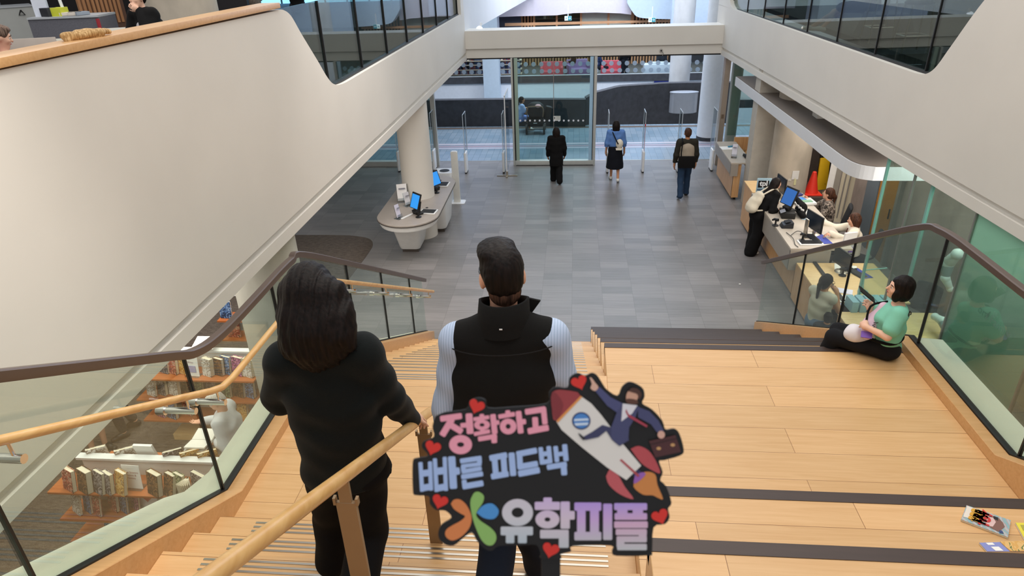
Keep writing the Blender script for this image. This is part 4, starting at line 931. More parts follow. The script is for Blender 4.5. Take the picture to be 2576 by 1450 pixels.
J['lhip'] = Y_(822, 1180, 2.43); J['rhip'] = Y_(915, 1180, 2.43); J['lkne'] = Y_(838, 1300, 2.55); J['lank'] = AZ(838, 1402, 3.06); J['ltoe'] = J['lank']+V3(-0.01, 0.14, -0.06)
J['rkne'] = Y_(925, 1340, 2.42); J['rank'] = V3(-1.02, 2.10, 3.185); J['rtoe'] = J['rank']+V3(0.02, 0.14, -0.05); J['fwd'] = unit(V3(-0.08, 1, 0))
def longhair(c):
    hp, s = c['hp'], c['s']; S = SD(0.0075); y0 = 2.40
    S.ell(hp(0, -0.015, 0.030), (0.094*s, 0.106*s, 0.100*s), c['hd'], 0.02)
    for pts, r in (([(757, 740), (752, 800), (746, 850), (738, 880)], (0.075, 0.068, 0.055, 0.035)), ([(790, 745), (790, 830), (795, 880), (800, 915)], (0.085, 0.080, 0.070, 0.040)), ([(825, 745), (838, 805), (852, 845), (872, 872)], (0.070, 0.070, 0.058, 0.028)), ([(770, 800), (765, 870), (770, 905)], (0.07, 0.06, 0.03)), ([(815, 830), (830, 880), (838, 905)], (0.06, 0.05, 0.025))):
        P = [AY(px, py, y0-0.10*min(1, max(0, (py-720)/120))) for px, py in pts]
        for a, b, r1, r2 in zip(P[:-1], P[1:], r[:-1], r[1:]): S.cap(a, b, r1, r2, 0.035, flat=(c['rt'], 1.25))
    S.N = lambda X, Y, Z: 0.0030*np.sin(150*X+16*Z+3*np.sin(14*Z)+4*np.sin(18*X))+0.0018*np.sin(310*X-30*Z+2*np.sin(25*Z))
    S.ell(hp(0, 0.125, -0.045), (0.07*s, 0.075*s, 0.11*s), c['hd'], 0.02, -1)
    o = sdobj(S, 'hair', HAIRD, c['t'])
    # loose strands at the tips
    m = MB(); r = random.Random(5)
    for i in range(170):
        u = r.random(); u = 0.14+0.72*u; px0 = 716+u*166; py0 = 815+r.random()*40-25*abs(u-0.5); sw = (u-0.45)*50+r.uniform(-16, 26); tip = 905-70*abs(u-0.55)**1.3*2+r.uniform(-25, 22)
        yo = 2.40-0.105-r.random()*0.02*(1-abs(2*u-1))+0.075*abs(2*u-1)**2
        P = [AY(px0, py0, yo+0.025), AY(px0+sw*0.15, py0*0.6+tip*0.4, yo-0.028), AY(px0+sw*0.5+4*math.sin(i), py0*0.25+tip*0.75, yo-0.03), AY(px0+sw, tip, yo-0.022)]
        m.tube(cat(P, 3), [0.0022]*7+[0.0016, 0.001, 0.0006], 4)
    m.build('hair_strands', HAIRD, o, smooth='all')
figure('person', 'woman with long dark hair in a black jumper walking down, hand on the centre rail', J, SKIN['fair'], KNIT, BLACKF, mat('black_leather', '141212', 0.4), None, h=0.0075,
       top_kw=dict(loose=0.030, hem=0.03, name='jumper', arm_loose=0.030, neck=0.02, flare=1.15, fold=0.0032), bot_kw=dict(loose=0.025, wide=1.35, length=0.97, name='wide_trousers'), extra=longhair)
# man in the vest
J = dict(s=1.10)
J['head'] = Y_(1263, 692, 2.46); J['neck'] = Y_(1267, 790, 2.40); J['chest'] = Y_(1266, 940, 2.40); J['pelvis'] = Y_(1262, 1160, 2.36)
J['lsho'] = Y_(1150, 852, 2.40); J['rsho'] = Y_(1390, 846, 2.40); J['lelb'] = Y_(1120, 1030, 2.40); J['lwri'] = Y_(1140, 1165, 2.58); J['lfin'] = Y_(1160, 1230, 2.66)
J['relb'] = Y_(1432, 1010, 2.44); J['rwri'] = Y_(1412, 1110, 2.66); J['rfin'] = Y_(1400, 1160, 2.76)
J['lhip'] = Y_(1218, 1185, 2.36); J['rhip'] = Y_(1312, 1185, 2.36); J['lkne'] = Y_(1252, 1340, 2.40); J['lank'] = V3(-0.365, 2.17, 3.19); J['ltoe'] = J['lank']+V3(0.0, 0.15, -0.05)
J['rkne'] = Y_(1335, 1325, 2.56); J['rank'] = AZ(1357, 1412, 3.03); J['rtoe'] = J['rank']+V3(0.01, 0.15, -0.045); J['fwd'] = unit(V3(0.0, 1, 0)); J['hdir'] = unit(V3(-0.22, 1, -0.1)); J['hup'] = unit(V3(0.02, -0.25, 1))
def manextra(c):
    hp, s, t, hd = c['hp'], c['s'], c['t'], c['hd']; J = c['J']; up, rt, bf = c['up'], c['rt'], c['bf']
    # hair: thick on top, faded at the nape
    S = SD(0.006); S.ell(hp(0, -0.016, 0.036), (0.082*s, 0.100*s, 0.094*s), hd, 0.02); S.ell(hp(0, -0.066, -0.004), (0.070*s, 0.040*s, 0.066*s), hd, 0.02); S.ell(hp(-0.01, 0.03, 0.104), (0.070*s, 0.060*s, 0.034*s), hd, 0.02); S.ell(hp(-0.045, -0.01, 0.095), (0.040*s, 0.06*s, 0.03*s), hd, 0.02)
    S.ell(hp(0, 0.115, -0.04), (0.08*s, 0.075*s, 0.11*s), hd, 0.02, -1)
    for x in (-1, 1): S.ell(hp(x*0.088, 0.010, -0.030), (0.026*s, 0.048*s, 0.055*s), hd, 0.01, -1)
    S.N = lambda X, Y, Z: 0.0022*np.sin(190*X+40*np.sin(20*Y)+30*Z)*np.sin(120*Y+60*Z)
    sdobj(S, 'hair', HAIRD, t)
    S = SD(0.006); S.ell(hp(0, -0.062, -0.040), (0.062*s, 0.034*s, 0.062*s), hd, 0.02); sdobj(S, 'nape_hair', hairmat('faded', '2a1c16', '6a4a3a'), t)
    g = MB()
    for x in (-1, 1):
        g.tube([hp(x*0.079, -0.005, 0.006), hp(x*0.082, 0.05, 0.006), hp(x*0.076, 0.105, 0.002)], 0.0028*s, 6)
        g.tube([hp(x*0.030+0.026*math.cos(a)*s, 0.112, -0.002+0.020*math.sin(a)) for a in [k*PI/8 for k in range(17)]], 0.003*s, 6)
    g.tube([hp(-0.006, 0.114, 0.002), hp(0.006, 0.114, 0.002)], 0.003*s, 6); g.build('glasses', mat('black_frame', '101014', 0.3), t, smooth='all')
    # vest over the shirt
    S = SD(0.0075); lo_ = J['pelvis']-up*0.04*s
    S.cap(lo_, J['pelvis']*0.45+J['chest']*0.55, 0.120*s+0.028, 0.108*s+0.028, 0.05, flat=(rt, 1.38)); S.cap(J['pelvis']*0.45+J['chest']*0.55, J['chest'], 0.108*s+0.028, 0.112*s+0.026, 0.05, flat=(rt, 1.42))
    S.cap(J['chest'], J['neck']-up*0.055*s, 0.104*s+0.028, 0.060*s+0.026, 0.05, flat=(rt, 1.52)); S.cap(J['lsho']*0.93+J['rsho']*0.07, J['rsho']*0.93+J['lsho']*0.07, 0.050*s+0.026, None, 0.05)
    folds(S, 0.0016, 24); S.cut(lo_, -up); S.ell(J['neck']+up*0.05, (0.075, 0.08, 0.06), np.stack([rt, bf, up]), 0.012, -1)
    S.cut(J['lsho']-rt*0.06, -rt); S.cut(J['rsho']+rt*0.06, rt)
    v = sdobj(S, 'vest', VESTF, t)
    C = MB(); n = 32; ctr = J['neck']-up*0.01*s; rings = []
    for rr, z in ((0.094, -0.045), (0.086, 0.0), (0.082, 0.06), (0.086, 0.078), (0.094, 0.076), (0.100, 0.0), (0.106, -0.05)):
        rings.append([ctr+(rt*math.cos(2*PI*i/n)*rr*1.0+bf*math.sin(2*PI*i/n)*rr*0.98)*s+up*(z-0.03*max(0, math.sin(2*PI*i/n)))*s for i in range(n)])
    C.loft(rings, cap=False).build('collar', VESTF, v, smooth='all')
    C = MB(); C.prism([ctr+(rt*0.085+bf*0.03)*s+up*0.058*s, ctr+(rt*0.135+bf*0.05)*s+up*0.035*s, ctr+(rt*0.10+bf*0.05)*s-up*0.02*s, ctr+(rt*0.088+bf*0.04)*s-up*0.02*s], bf*0.012).build('collar_flap', VESTF, v)
    yk = MB(); P = []
    for i in range(13):
        a = PI*(1.16+0.68*i/12); P.append(J['chest']+up*0.16*s+rt*math.cos(a)*0.226*s+bf*math.sin(a)*0.142*s)
    yk.tube(P, 0.0028, 5).build('yoke_seam', VEST2, v)
    MB().obox(ctr-bf*0.103*s-up*0.003, (0.012, 0.003, 0.005)).build('collar_mark', mat('white_thread', 'e8e8e8', 0.6), v)
figure('person', 'man in a black vest over a pale blue striped shirt walking down the stairs', J, SKIN['light'], BLUEST, NAVYJ, mat('grey_sneaker', '4a4c50', 0.5), None, h=0.0075,
       top_kw=dict(loose=0.014, hem=0.0, name='shirt', arm_loose=0.012, fold=0.0035), bot_kw=dict(loose=0.022, wide=1.25, length=0.98, name='jeans'), extra=manextra, headdir=J['hdir'])
# ------------------------------------------------------------------ everyone else
def sitting(o, heading, seat, h=1.65, hands_z=0.30, reach=0.36, lean=0.04, knee=0.42, hw=0.16):
    s = h/1.7; c, n = math.cos(heading), math.sin(heading); o = np.array(o, float)
    def Q(x, y, z): return o+np.array([x*s*c-y*s*n, x*s*n+y*s*c, z*s if z < 2 else z])
    S_ = seat/s; J = dict(s=s, fwd=np.array([-n, c, 0.0]))
    J['pelvis'] = Q(0, 0, S_+0.10); J['chest'] = Q(0, lean*0.6, S_+0.42); J['neck'] = Q(0, lean, S_+0.60); J['head'] = Q(0, lean+0.035, S_+0.755)
    for sd, x in (('l', -1), ('r', 1)):
        J[sd+'hip'] = Q(x*0.09, 0.03, S_+0.09); J[sd+'kne'] = Q(x*0.11, knee, S_+0.07); J[sd+'ank'] = Q(x*0.11, knee-0.02, 0.09); J[sd+'toe'] = Q(x*0.12, knee+0.13, 0.04)
        J[sd+'sho'] = Q(x*0.175, lean, S_+0.555); J[sd+'elb'] = Q(x*0.225, lean+0.10, S_+0.31); J[sd+'wri'] = Q(x*hw, reach-0.08, S_+hands_z); J[sd+'fin'] = Q(x*(hw-0.03), reach+0.07, S_+hands_z-0.02)
        J[sd+'back'] = V3(0, 0, 1)
    return J
WHITESH = mat('white_shoe', 'dcdad4', 0.5); BLACKSH = mat('black_shoe', '141414', 0.45)
def onfloor(px, py): return AZ(px, py, 0.0)
# walking woman in black
o = onfloor(1397, 459); J = standing((o[0]+0.03, o[1], 0), 0.05, 1.56, 0.34, (0.1, 0.15), lean=0.0)
def fig2(label, J, skin, top, bottom, shoes, hm, hstyle, h=0.012, top_kw={}, bot_kw={}, hk={}, **kw):
    def ex(c):
        if hm is not None: hairdo(c, hm, hstyle, **hk)
        if 'extra2' in kw: kw['extra2'](c)
    k2 = {k: v for k, v in kw.items() if k != 'extra2'}
    return figure('person', label, J, skin, top, bottom, shoes, None, h, top_kw=top_kw, bot_kw=bot_kw, extra=ex, **k2)
fig2('person walking to the exit all in black, long black hair over a long coat', J, SKIN['tan'], BLACKF, BLACKF, BLACKSH, HAIRB, 'long',
     top_kw=dict(loose=0.034, hem=0.34, name='coat', flare=1.12), bot_kw=dict(loose=0.02, wide=1.5), hk=dict(length=0.44, vol=1.12))
# walking woman in a blue top
BLUEK = fabric('blue_knit', '5f86c4'); CULO = fabric('black_navy_cloth', '0f111a')
o = onfloor(1545, 455); J = standing((o[0], o[1]+0.02, 0), -0.02, 1.70, 0.30, (0.05, 0.1))
def bluex(c):
    J, s, t = c['J'], c['s'], c['t']; rt, up, bf = c['rt'], c['up'], c['bf']
    a = J['lsho']-up*(-0.075)*s+rt*0.05; b_ = J['pelvis']+up*0.12*s+rt*0.10*s-bf*0.14*s
    MB().tube([a, a*0.6+b_*0.4-bf*0.135*s, a*0.25+b_*0.75-bf*0.15*s, b_], 0.016, 6).build('bag_strap', BLACKF, t)
    m = MB(); m.ball(b_+up*0.06-bf*0.02, (0.10, 0.07, 0.13), 14, 9); p = m.build('cap', fabric('cream_cap', 'e6dfcf'), t, smooth='all')
    MB().prism([b_+up*(-0.05)-bf*0.05-rt*0.10, b_+up*(-0.05)-bf*0.05+rt*0.09, b_-up*0.11-bf*0.06+rt*0.06, b_-up*0.11-bf*0.06-rt*0.09], bf*0.012).build('cap_brim', fabric('cream_cap', 'e6dfcf'), p)
fig2('woman walking out in a blue top and black culottes, cream cap on her strap', J, SKIN['tan'], BLUEK, CULO, WHITESH, HAIRB, 'long',
     top_kw=dict(loose=0.020, sleeve='elbow', hem=-0.08, name='blue_top'), bot_kw=dict(kind='skirt', length=0.66, wide=1.0, loose=0.03, name='culottes'), hk=dict(length=0.12, vol=1.0), extra2=bluex)
# walking man in beige and dark jacket
BEIGE = fabric('beige_fleece', 'a89c8c'); OLIVE = fabric('dark_olive', '2c2a24')
o = onfloor(1716, 499); J = standing((o[0]+0.02, o[1]+0.08, 0), 0.0, 1.82, -0.36, (0.0, 0.1), spread=0.10)
def manx(c):
    J, s, t = c['J'], c['s'], c['t']; rt, up, bf = c['rt'], c['up'], c['bf']; S = SD(0.012)
    S.cap(J['pelvis']+up*0.02*s, J['chest'], 0.105*s+0.040, 0.106*s+0.040, 0.05, flat=(rt, 1.40)); S.cap(J['chest'], J['neck']-up*0.055*s, 0.100*s+0.028, 0.060*s+0.024, 0.05, flat=(rt, 1.35))
    S.ell(J['neck']+up*0.05*s, (0.075, 0.085, 0.062), np.stack([rt, bf, up]), 0.012, -1); S.cut(J['pelvis']+up*0.02*s, -up); sdobj(S, 'jacket_body', BEIGE, t)
    q = J['pelvis']-bf*0.17*s+up*0.02*s; MB().obox(q, (0.42, 0.10, 0.30)).build('shoulder_bag', BLACKF, t, bevel=0.03)
    a = J['lsho']+up*0.085*s+rt*0.05*s; MB().tube([a+bf*0.02, a-bf*0.12*s-up*0.05*s, J['lsho']-bf*0.165*s-up*0.22*s+rt*0.03, q+up*0.12-rt*0.15-bf*0.02], 0.016, 6).build('bag_strap', BLACKF, t)
    rings = []; n = 20; ctr = J['neck']-up*0.02*s
    for rr, z in ((0.075, 0.0), (0.07, 0.045), (0.078, 0.045), (0.09, 0.0)): rings.append([ctr+(rt*math.cos(2*PI*i/n)+bf*math.sin(2*PI*i/n))*rr*s+up*z for i in range(n)])
    MB().loft(rings, cap=False).build('collar', OLIVE, t, smooth='all')
fig2('man walking out in a beige jacket with dark sleeves and black shoulder bag', J, SKIN['tan'], OLIVE, fabric('blue_denim', '263a54'), BLACKSH, HAIRBR, 'short',
     top_kw=dict(loose=0.026, hem=0.02, name='jacket'), bot_kw=dict(loose=0.014, wide=1.25, name='jeans'), extra2=manx)
# crouching woman behind the stroller
o = AZ(1316, 334, 0); J = sitting((o[0]-0.12, o[1]+0.25, 0), -1.2, 0.38, 1.62, hands_z=0.42, reach=0.34, lean=0.06, knee=0.36)
fig2('woman in a light blue shirt and shorts sitting low beside the black stroller', J, SKIN['tan'], fabric('light_blue_shirt', 'a9c0ee'), fabric('blue_shorts', '7f98d8'), WHITESH, HAIRB, 'tail',
     top_kw=dict(loose=0.02, sleeve='short', hem=0.0, name='shirt'), bot_kw=dict(kind='shorts', loose=0.02, name='shorts'), hk=dict(length=0.12))
# woman in a black dress leaning on the service desk with a cream backpack
o = AZ(1892, 637, 0); J = standing((o[0], o[1], 0), -1.25, 1.62, 0.06, (0.7, 0.95), lean=0.30, spread=0.07)
J['lwri'] = V3(4.16, 13.72, 1.06); J['lfin'] = V3(4.28, 13.74, 1.05); J['lelb'] = V3(3.96, 13.70, 1.02); J['rwri'] = V3(4.20, 13.25, 1.05); J['rfin'] = V3(4.31, 13.28, 1.04); J['relb'] = V3(4.02, 13.22, 1.04); J['lback'] = J['rback'] = V3(0, 0, 1)
def packx(c):
    J, s, t = c['J'], c['s'], c['t']; rt, up, bf = c['rt'], c['up'], c['bf']; q = (J['chest']*0.55+J['pelvis']*0.45)-bf*0.22*s
    S = SD(0.012); CR = fabric('cream_canvas', 'd9cfba'); S.cap(q-up*0.15, q+up*0.14, 0.105, 0.085, 0.05, flat=(rt, 1.5)); S.cap(q-up*0.12-bf*0.07, q+up*0.0-bf*0.07, 0.06, 0.05, 0.03, flat=(rt, 1.6)); folds(S, 0.003, 30)
    p = sdobj(S, 'backpack', CR, t)
    for x in (-1, 1):
        sh = J['rsho'] if x > 0 else J['lsho']; m = sh*0.75+(J['lsho'] if x > 0 else J['rsho'])*0.25
        MB().tube(cat([q+up*0.17+rt*0.07*x, m-bf*0.08*s+up*0.085*s, m+up*0.085*s+bf*0.03, m+bf*0.13*s-up*0.06, m+bf*0.10*s-up*0.28+rt*0.06*x, q-up*0.14+rt*0.13*x+bf*0.06], 4), 0.017, 6).build('shoulder_strap', CR, t, smooth='all')
fig2('woman in a long black outfit leaning on the service desk, cream backpack on her back', J, SKIN['light'], BLACKF, BLACKF, WHITESH, HAIRB, 'long',
     top_kw=dict(loose=0.022, sleeve='elbow', hem=0.05, name='black_top'), bot_kw=dict(loose=0.03, wide=1.9, length=0.98, name='wide_trousers'), hk=dict(length=0.20, vol=1.05), extra2=packx)
# staff behind the desk
def mottle(name, cols):
    m = bpy.data.materials.new(name); m.use_nodes = True; nt = m.node_tree; p = nt.nodes['Principled BSDF']
    tc = nd(nt, 'ShaderNodeTexCoord'); nz = nd(nt, 'ShaderNodeTexNoise', Scale=17.0, Detail=3.0, Distortion=1.2); nt.links.new(tc.outputs['Object'], nz.inputs['Vector'])
    rp = nd(nt, 'ShaderNodeValToRGB'); e = rp.color_ramp.elements; e[0].position = 0.38; e[0].color = srgb(cols[0]); e[1].position = 0.62; e[1].color = srgb(cols[-1])
    for i, cc in enumerate(cols[1:-1]): q = rp.color_ramp.elements.new(0.46+0.08*i); q.color = srgb(cc)
    rp.color_ramp.interpolation = 'CONSTANT'; nt.links.new(nz.outputs[0], rp.inputs[0]); nt.links.new(rp.outputs[0], p.inputs['Base Color']); p.inputs['Roughness'].default_value = 0.85; return m
PATT = mottle('brown_cream_pattern', ['2e2824', '6f6258', 'a3968a', '463c36'])
J = sitting((5.28, 13.62, 0), 1.28, 0.50, 1.72, hands_z=0.36, reach=0.30, lean=0.03)
J['rwri'] = V3(4.93, 13.95, 1.02); J['rfin'] = V3(4.86, 13.98, 1.15); J['relb'] = V3(5.10, 13.92, 0.86); J['rback'] = V3(1, 0.3, 0); J['rcurl'] = 0.6
def glassesx(c):
    hp, s = c['hp'], c['s']; g = MB()
    for x in (-1, 1):
        g.tube([hp(x*0.08, 0.0, 0.006), hp(x*0.066, 0.10, 0.004)], 0.003*s, 5); g.tube([hp(x*0.033+0.026*math.cos(a), 0.108, 0.002+0.02*math.sin(a)) for a in [k*PI/6 for k in range(13)]], 0.003*s, 5)
    g.tube([hp(-0.008, 0.11, 0.004), hp(0.008, 0.11, 0.004)], 0.003*s, 5); g.build('glasses', mat('gold_frame', '8a7048', 0.3, 0.6), c['t'])
fig2('seated desk worker with glasses and tied-back brown hair in a brown patterned shirt', J, SKIN['light'], PATT, mat('dark_pattern', '332c28', 0.85, var=0.4, scale=(30, 30, 30)), BLACKSH, HAIRBR, 'tail',
     top_kw=dict(loose=0.026, sleeve='elbow', hem=0.0, name='patterned_shirt'), bot_kw=dict(loose=0.03, wide=1.3), hk=dict(length=0.16), extra2=glassesx, headdir=(-0.9, 0.45, 0.05))
CREAM = fabric('cream_fleece', 'ddd4c2')
J = sitting((5.32, 12.22, 0), 1.30, 0.50, 1.66, hands_z=0.38, reach=0.50, lean=0.06)
J['rwri'] = V3(4.76, 12.62, 1.075); J['rfin'] = V3(4.63, 12.62, 1.065); J['relb'] = V3(5.02, 12.52, 0.95); J['lwri'] = V3(4.74, 11.93, 1.085); J['lfin'] = V3(4.61, 11.90, 1.06); J['lelb'] = V3(5.03, 12.0, 0.93)
def watchx(c):
    J = c['J']; d = unit(J['lfin']-J['lwri']); p = J['lwri']-d*0.01; MB().tube([p-d*0.012, p+d*0.012], 0.036, 14).build('wristwatch', DARK, c['t'])
    MB().tube([J['neck']+c['bf']*0.10-c['up']*0.02, J['chest']+c['bf']*0.17-c['up']*0.10], 0.018, 6).build('scarf', mat('maroon_scarf', '5a2a26', 0.8), c['t'])
fig2('seated desk worker with shoulder-length brown hair in a cream jumper reaching for a mouse', J, SKIN['light'], CREAM, fabric('dark_trousers', '24242a'), BLACKSH, HAIRBR, 'long',
     top_kw=dict(loose=0.032, hem=0.02, name='jumper'), bot_kw=dict(loose=0.02), hk=dict(length=0.13, vol=1.08), extra2=watchx, headdir=(-1, 0.25, -0.12))
# woman in a sleeveless cream top and the child beside her
J = standing((3.62, 9.00, 0), -1.05, 1.64, 0.02, (0.35, 0.4), lean=0.03)
J['rwri'] = J['head']+V3(0.17, -0.02, -0.17); J['rfin'] = J['head']+V3(0.13, 0.06, -0.06); J['relb'] = J['head']+V3(0.20, -0.12, -0.42); J['rback'] = V3(0.5, -0.8, 0.2); J['rcurl'] = 0.7
J['lwri'] = V3(3.83, 9.14, 1.04); J['lfin'] = V3(3.95, 9.16, 1.05); J['lback'] = V3(0, 0, -1); J['lcurl'] = 0.5
fig2('woman in a sleeveless cream knit top holding a phone behind the balustrade glass', J, SKIN['tan'], fabric('cream_knit', 'd3ccbc'), fabric('light_denim', '6f86a4'), WHITESH, HAIRB, 'tail',
     top_kw=dict(loose=0.016, sleeve='none', hem=0.0, name='knit_top'), bot_kw=dict(loose=0.016, name='jeans'), hk=dict(length=0.22), extra2=glassesx, headdir=(0.85, 0.45, -0.25))
t = thing('phone', 'pale lilac phone in the hand of the woman in the sleeveless cream top', 'phone', (3.93, 9.15, 1.075)); MB().obox((3.93, 9.15, 1.075), (0.15, 0.075, 0.010), rz=0.2, ry=-0.2).build('case', mat('lilac_case', 'a9aee0', 0.35), t, bevel=0.004)
o = AZ(2079, 793, 1.13); J = standing((o[0]+0.04, o[1]+0.02, 0), -0.3, 1.14, 0.0)
fig2('child with black hair, only the crown showing below the phone of the woman in cream', J, SKIN['tan'], fabric('child_shirt', '30343c'), fabric('child_trousers', '2a2c30'), BLACKSH, HAIRB, 'short', hk=dict(vol=1.12))
# white-haired man reading, seen through the left glass
o = AZ(535, 1005, 1.60); J = standing((o[0]-0.02, o[1]+0.14, 0), 2.85, 1.66, 0.0, (0.6, 0.6), lean=0.02)
J = standing((o[0]+0.12, o[1]+0.05, 0), 1.75, 1.66, 0.0, (0.6, 0.6), lean=0.08)
bkp = AZ(508, 1108, 1.12)
J['lwri'] = AZ(540, 1112, 1.08)+V3(0.03, 0, 0); J['lfin'] = J['lwri']+V3(-0.13, -0.01, 0.0); J['rwri'] = AZ(500, 1062, 1.10)+V3(0.05, 0.02, 0); J['rfin'] = J['rwri']+V3(-0.12, -0.04, 0.0); J['lback'] = J['rback'] = V3(0, 0, -1)
J['lelb'] = J['lsho']*0.5+J['lwri']*0.5+V3(0.09, -0.07, -0.13); J['relb'] = J['rsho']*0.5+J['rwri']*0.5+V3(0.09, 0.07, -0.13)
def watch2(c):
    J = c['J']; d = unit(J['lfin']-J['lwri']); p = J['lwri']-d*0.02; MB().tube([p-d*0.014, p+d*0.014], 0.034, 14).build('wristwatch', mat('brown_strap', '4a3420', 0.5), c['t'])
fig2('white-haired man in a pale shirt reading an open book between the bookshelves', J, SKIN['light'], fabric('pale_check_shirt', 'c9ccd0'), fabric('brown_trousers', '3c322c'), BLACKSH, HAIRW, 'short',
     top_kw=dict(loose=0.028, hem=0.06, name='shirt', fold=0.004, collar=0.8), bot_kw=dict(loose=0.02), extra2=watch2, headdir=(-0.75, -0.05, -0.65))
t = thing('open_book', 'large open book with blank white pages in the hands of the white-haired man', 'book', tuple(bkp))
for sgn in (-1, 1):
    MB().obox(bkp+V3(0, sgn*0.085, 0.012), (0.24, 0.165, 0.022), rx=sgn*0.16).build('page_block', mat('white_page', 'e9e6de', 0.7), t, bevel=0.004)
MB().obox(bkp+V3(0, 0, -0.012), (0.255, 0.35, 0.006)).build('cover', mat('book_cover_grey', 'b7b4ae', 0.6), t)
# two readers mostly hidden by the left parapet
o = AZ(318, 1083, 0.06); J = standing((o[0], o[1]+0.02, 0), 2.2, 1.70, 0.12, lean=0.0)
fig2('person in black lace-up boots, the rest hidden above by the left parapet', J, SKIN['light'], fabric('dark_coat', '26242a'), fabric('dark_jeans', '25272e'), mat('brown_black_boot', '251c18', 0.4), HAIRBR, 'short', bot_kw=dict(length=0.8))
o = AZ(262, 1150, 0.06); J = standing((o[0]-0.15, o[1]+0.15, 0), -1.9, 1.68, 0.0, (0.5, 0.5))
fig2('person in grey shorts by the near bookshelf, cut off by the left parapet', J, SKIN['light'], fabric('grey_top', '595c60'), fabric('grey_shorts', '4c4e52'), BLACKSH, HAIRBR, 'short', bot_kw=dict(kind='shorts', loose=0.03, name='shorts'))
# woman in a mint shirt sitting on the bleacher edge
MINT = fabric('mint_jersey', '84cbb2', var=0.04)
y = 5.46
J = dict(s=0.92, fwd=unit(V3(-1, 0.22, 0)))
J['pelvis'] = AZ(2232, 868, 2.61)+V3(0, 0.02, 0); J['chest'] = Y_(2240, 805, 5.50); J['neck'] = Y_(2262, 765, 5.50); J['head'] = Y_(2264, 724, 5.50)
J['lsho'] = Y_(2262, 790, 5.36); J['rsho'] = Y_(2222, 776, 5.66); J['lelb'] = Y_(2232, 848, 5.30); J['lwri'] = Y_(2176, 822, 5.46); J['lfin'] = Y_(2170, 806, 5.56); J['lback'] = V3(-0.6, -0.5, 0.5); J['lcurl'] = 0.6
J['relb'] = Y_(2196, 832, 5.70); J['rwri'] = Y_(2193, 781, 5.70); J['rfin'] = Y_(2178, 752, 5.70); J['rback'] = V3(0.5, -0.85, 0.0); J['rcurl'] = 0.9; J['rthumb'] = 1
J['lhip'] = J['pelvis']+V3(-0.02, -0.085, -0.01); J['rhip'] = J['pelvis']+V3(-0.02, 0.085, -0.01); J['lkne'] = AZ(2098, 850, 2.59); J['rkne'] = AZ(2110, 832, 2.60)
J['lank'] = J['lkne']+V3(-0.06, 0.06, -0.40); J['rank'] = J['rkne']+V3(-0.06, 0.06, -0.40); J['ltoe'] = J['lank']+V3(-0.14, 0.03, -0.05); J['rtoe'] = J['rank']+V3(-0.14, 0.03, -0.05)
def mintx(c):
    J, s, t = c['J'], c['s'], c['t']; hp, hd = c['hp'], c['hd']
    S = SD(0.008); S.ell(hp(0, -0.022, 0.036), (0.092*s, 0.104*s, 0.098*s), hd, 0.02); S.ell(hp(0, -0.045, -0.040), (0.098*s, 0.085*s, 0.100*s), hd, 0.03); S.ell(hp(-0.07, 0.02, -0.05), (0.035*s, 0.045*s, 0.075*s), hd, 0.02); S.ell(hp(0.07, 0.02, -0.05), (0.035*s, 0.045*s, 0.075*s), hd, 0.02)
    S.ell(hp(0, 0.125, -0.045), (0.082*s, 0.078*s, 0.112*s), hd, 0.02, -1); S.N = lambda X, Y, Z: 0.0025*np.sin(120*X+20*Z)*np.sin(110*Y+30*Z); sdobj(S, 'hair', HAIRD, t)
    a = J['rsho']+c['up']*0.07; b_ = J['pelvis']+V3(0.04, -0.15, 0.10)
    MB().tube(cat([J['pelvis']+V3(-0.20, -0.08, 0.10), J['pelvis']+V3(-0.06, -0.175, 0.10), J['pelvis']+V3(0.06, -0.13, 0.13), J['pelvis']+V3(0.10, 0.02, 0.16)], 5), 0.014, 6).build('bag_strap', BLACKF, t, smooth='all')
    MB().tube(cat([J['neck']+V3(-0.05, 0.10, -0.03), J['chest']+V3(-0.15, 0.10, 0.08), J['chest']+V3(-0.19, 0.02, -0.08)], 4), 0.010, 6).build('lanyard', BLACKF, t, smooth='all')
    p = J['chest']+V3(-0.155, -0.08, -0.02); m = MB()
    for i in range(5): m.tube([p+V3(-0.012*(i % 2), -0.03+0.018*i, 0.05-0.03*i), p+V3(-0.02, 0.0+0.01*i, 0.03-0.03*i)], 0.005, 5)
    m.build('shirt_print', mat('dark_print', '232a2a', 0.7), t)
    MB().tube([Y_(2288, 783, 5.30), Y_(2292, 787, 5.30), Y_(2291, 792, 5.30), Y_(2286, 795, 5.30), Y_(2288, 785, 5.30), Y_(2285, 797, 5.31)], 0.005, 5).build('sleeve_print', mat('dark_print', '232a2a', 0.7), t)
figure('person', 'woman with a black bob in a mint T-shirt sitting sideways on the bleacher edge', J, SKIN['fair'], MINT, fabric('black_denim', '17171a'), BLACKSH, None, 0.009,
       top_kw=dict(loose=0.016, sleeve='short', hem=0.03, name='t_shirt', arm_loose=0.022, flare=1.10, fold=0.004), bot_kw=dict(loose=0.020, wide=1.2, name='jeans'), extra=mintx, headdir=(-1, 0.16, 0.10))
p = J['rfin']+V3(-0.03, -0.02, 0.02)
t = thing('phone', 'black phone held up by the seated woman in mint', 'phone', tuple(p))
a, b_ = Y_(2162, 727, 5.66), Y_(2198, 757, 5.68); d = unit(b_-a); w = unit(V3(0.25, 0.95, 0.15)-d*np.dot(d, V3(0.25, 0.95, 0.15))); n_ = unit(np.cross(d, w))
MB().prism([a-w*0.036, b_-w*0.036, b_+w*0.036, a+w*0.036], n_*0.010).build('case', DARK, t); 
t = thing('tote_bag', 'white and pink bag with purple print in the lap of the woman in mint', 'bag', tuple(J['pelvis']+V3(-0.22, -0.1, 0.05)))
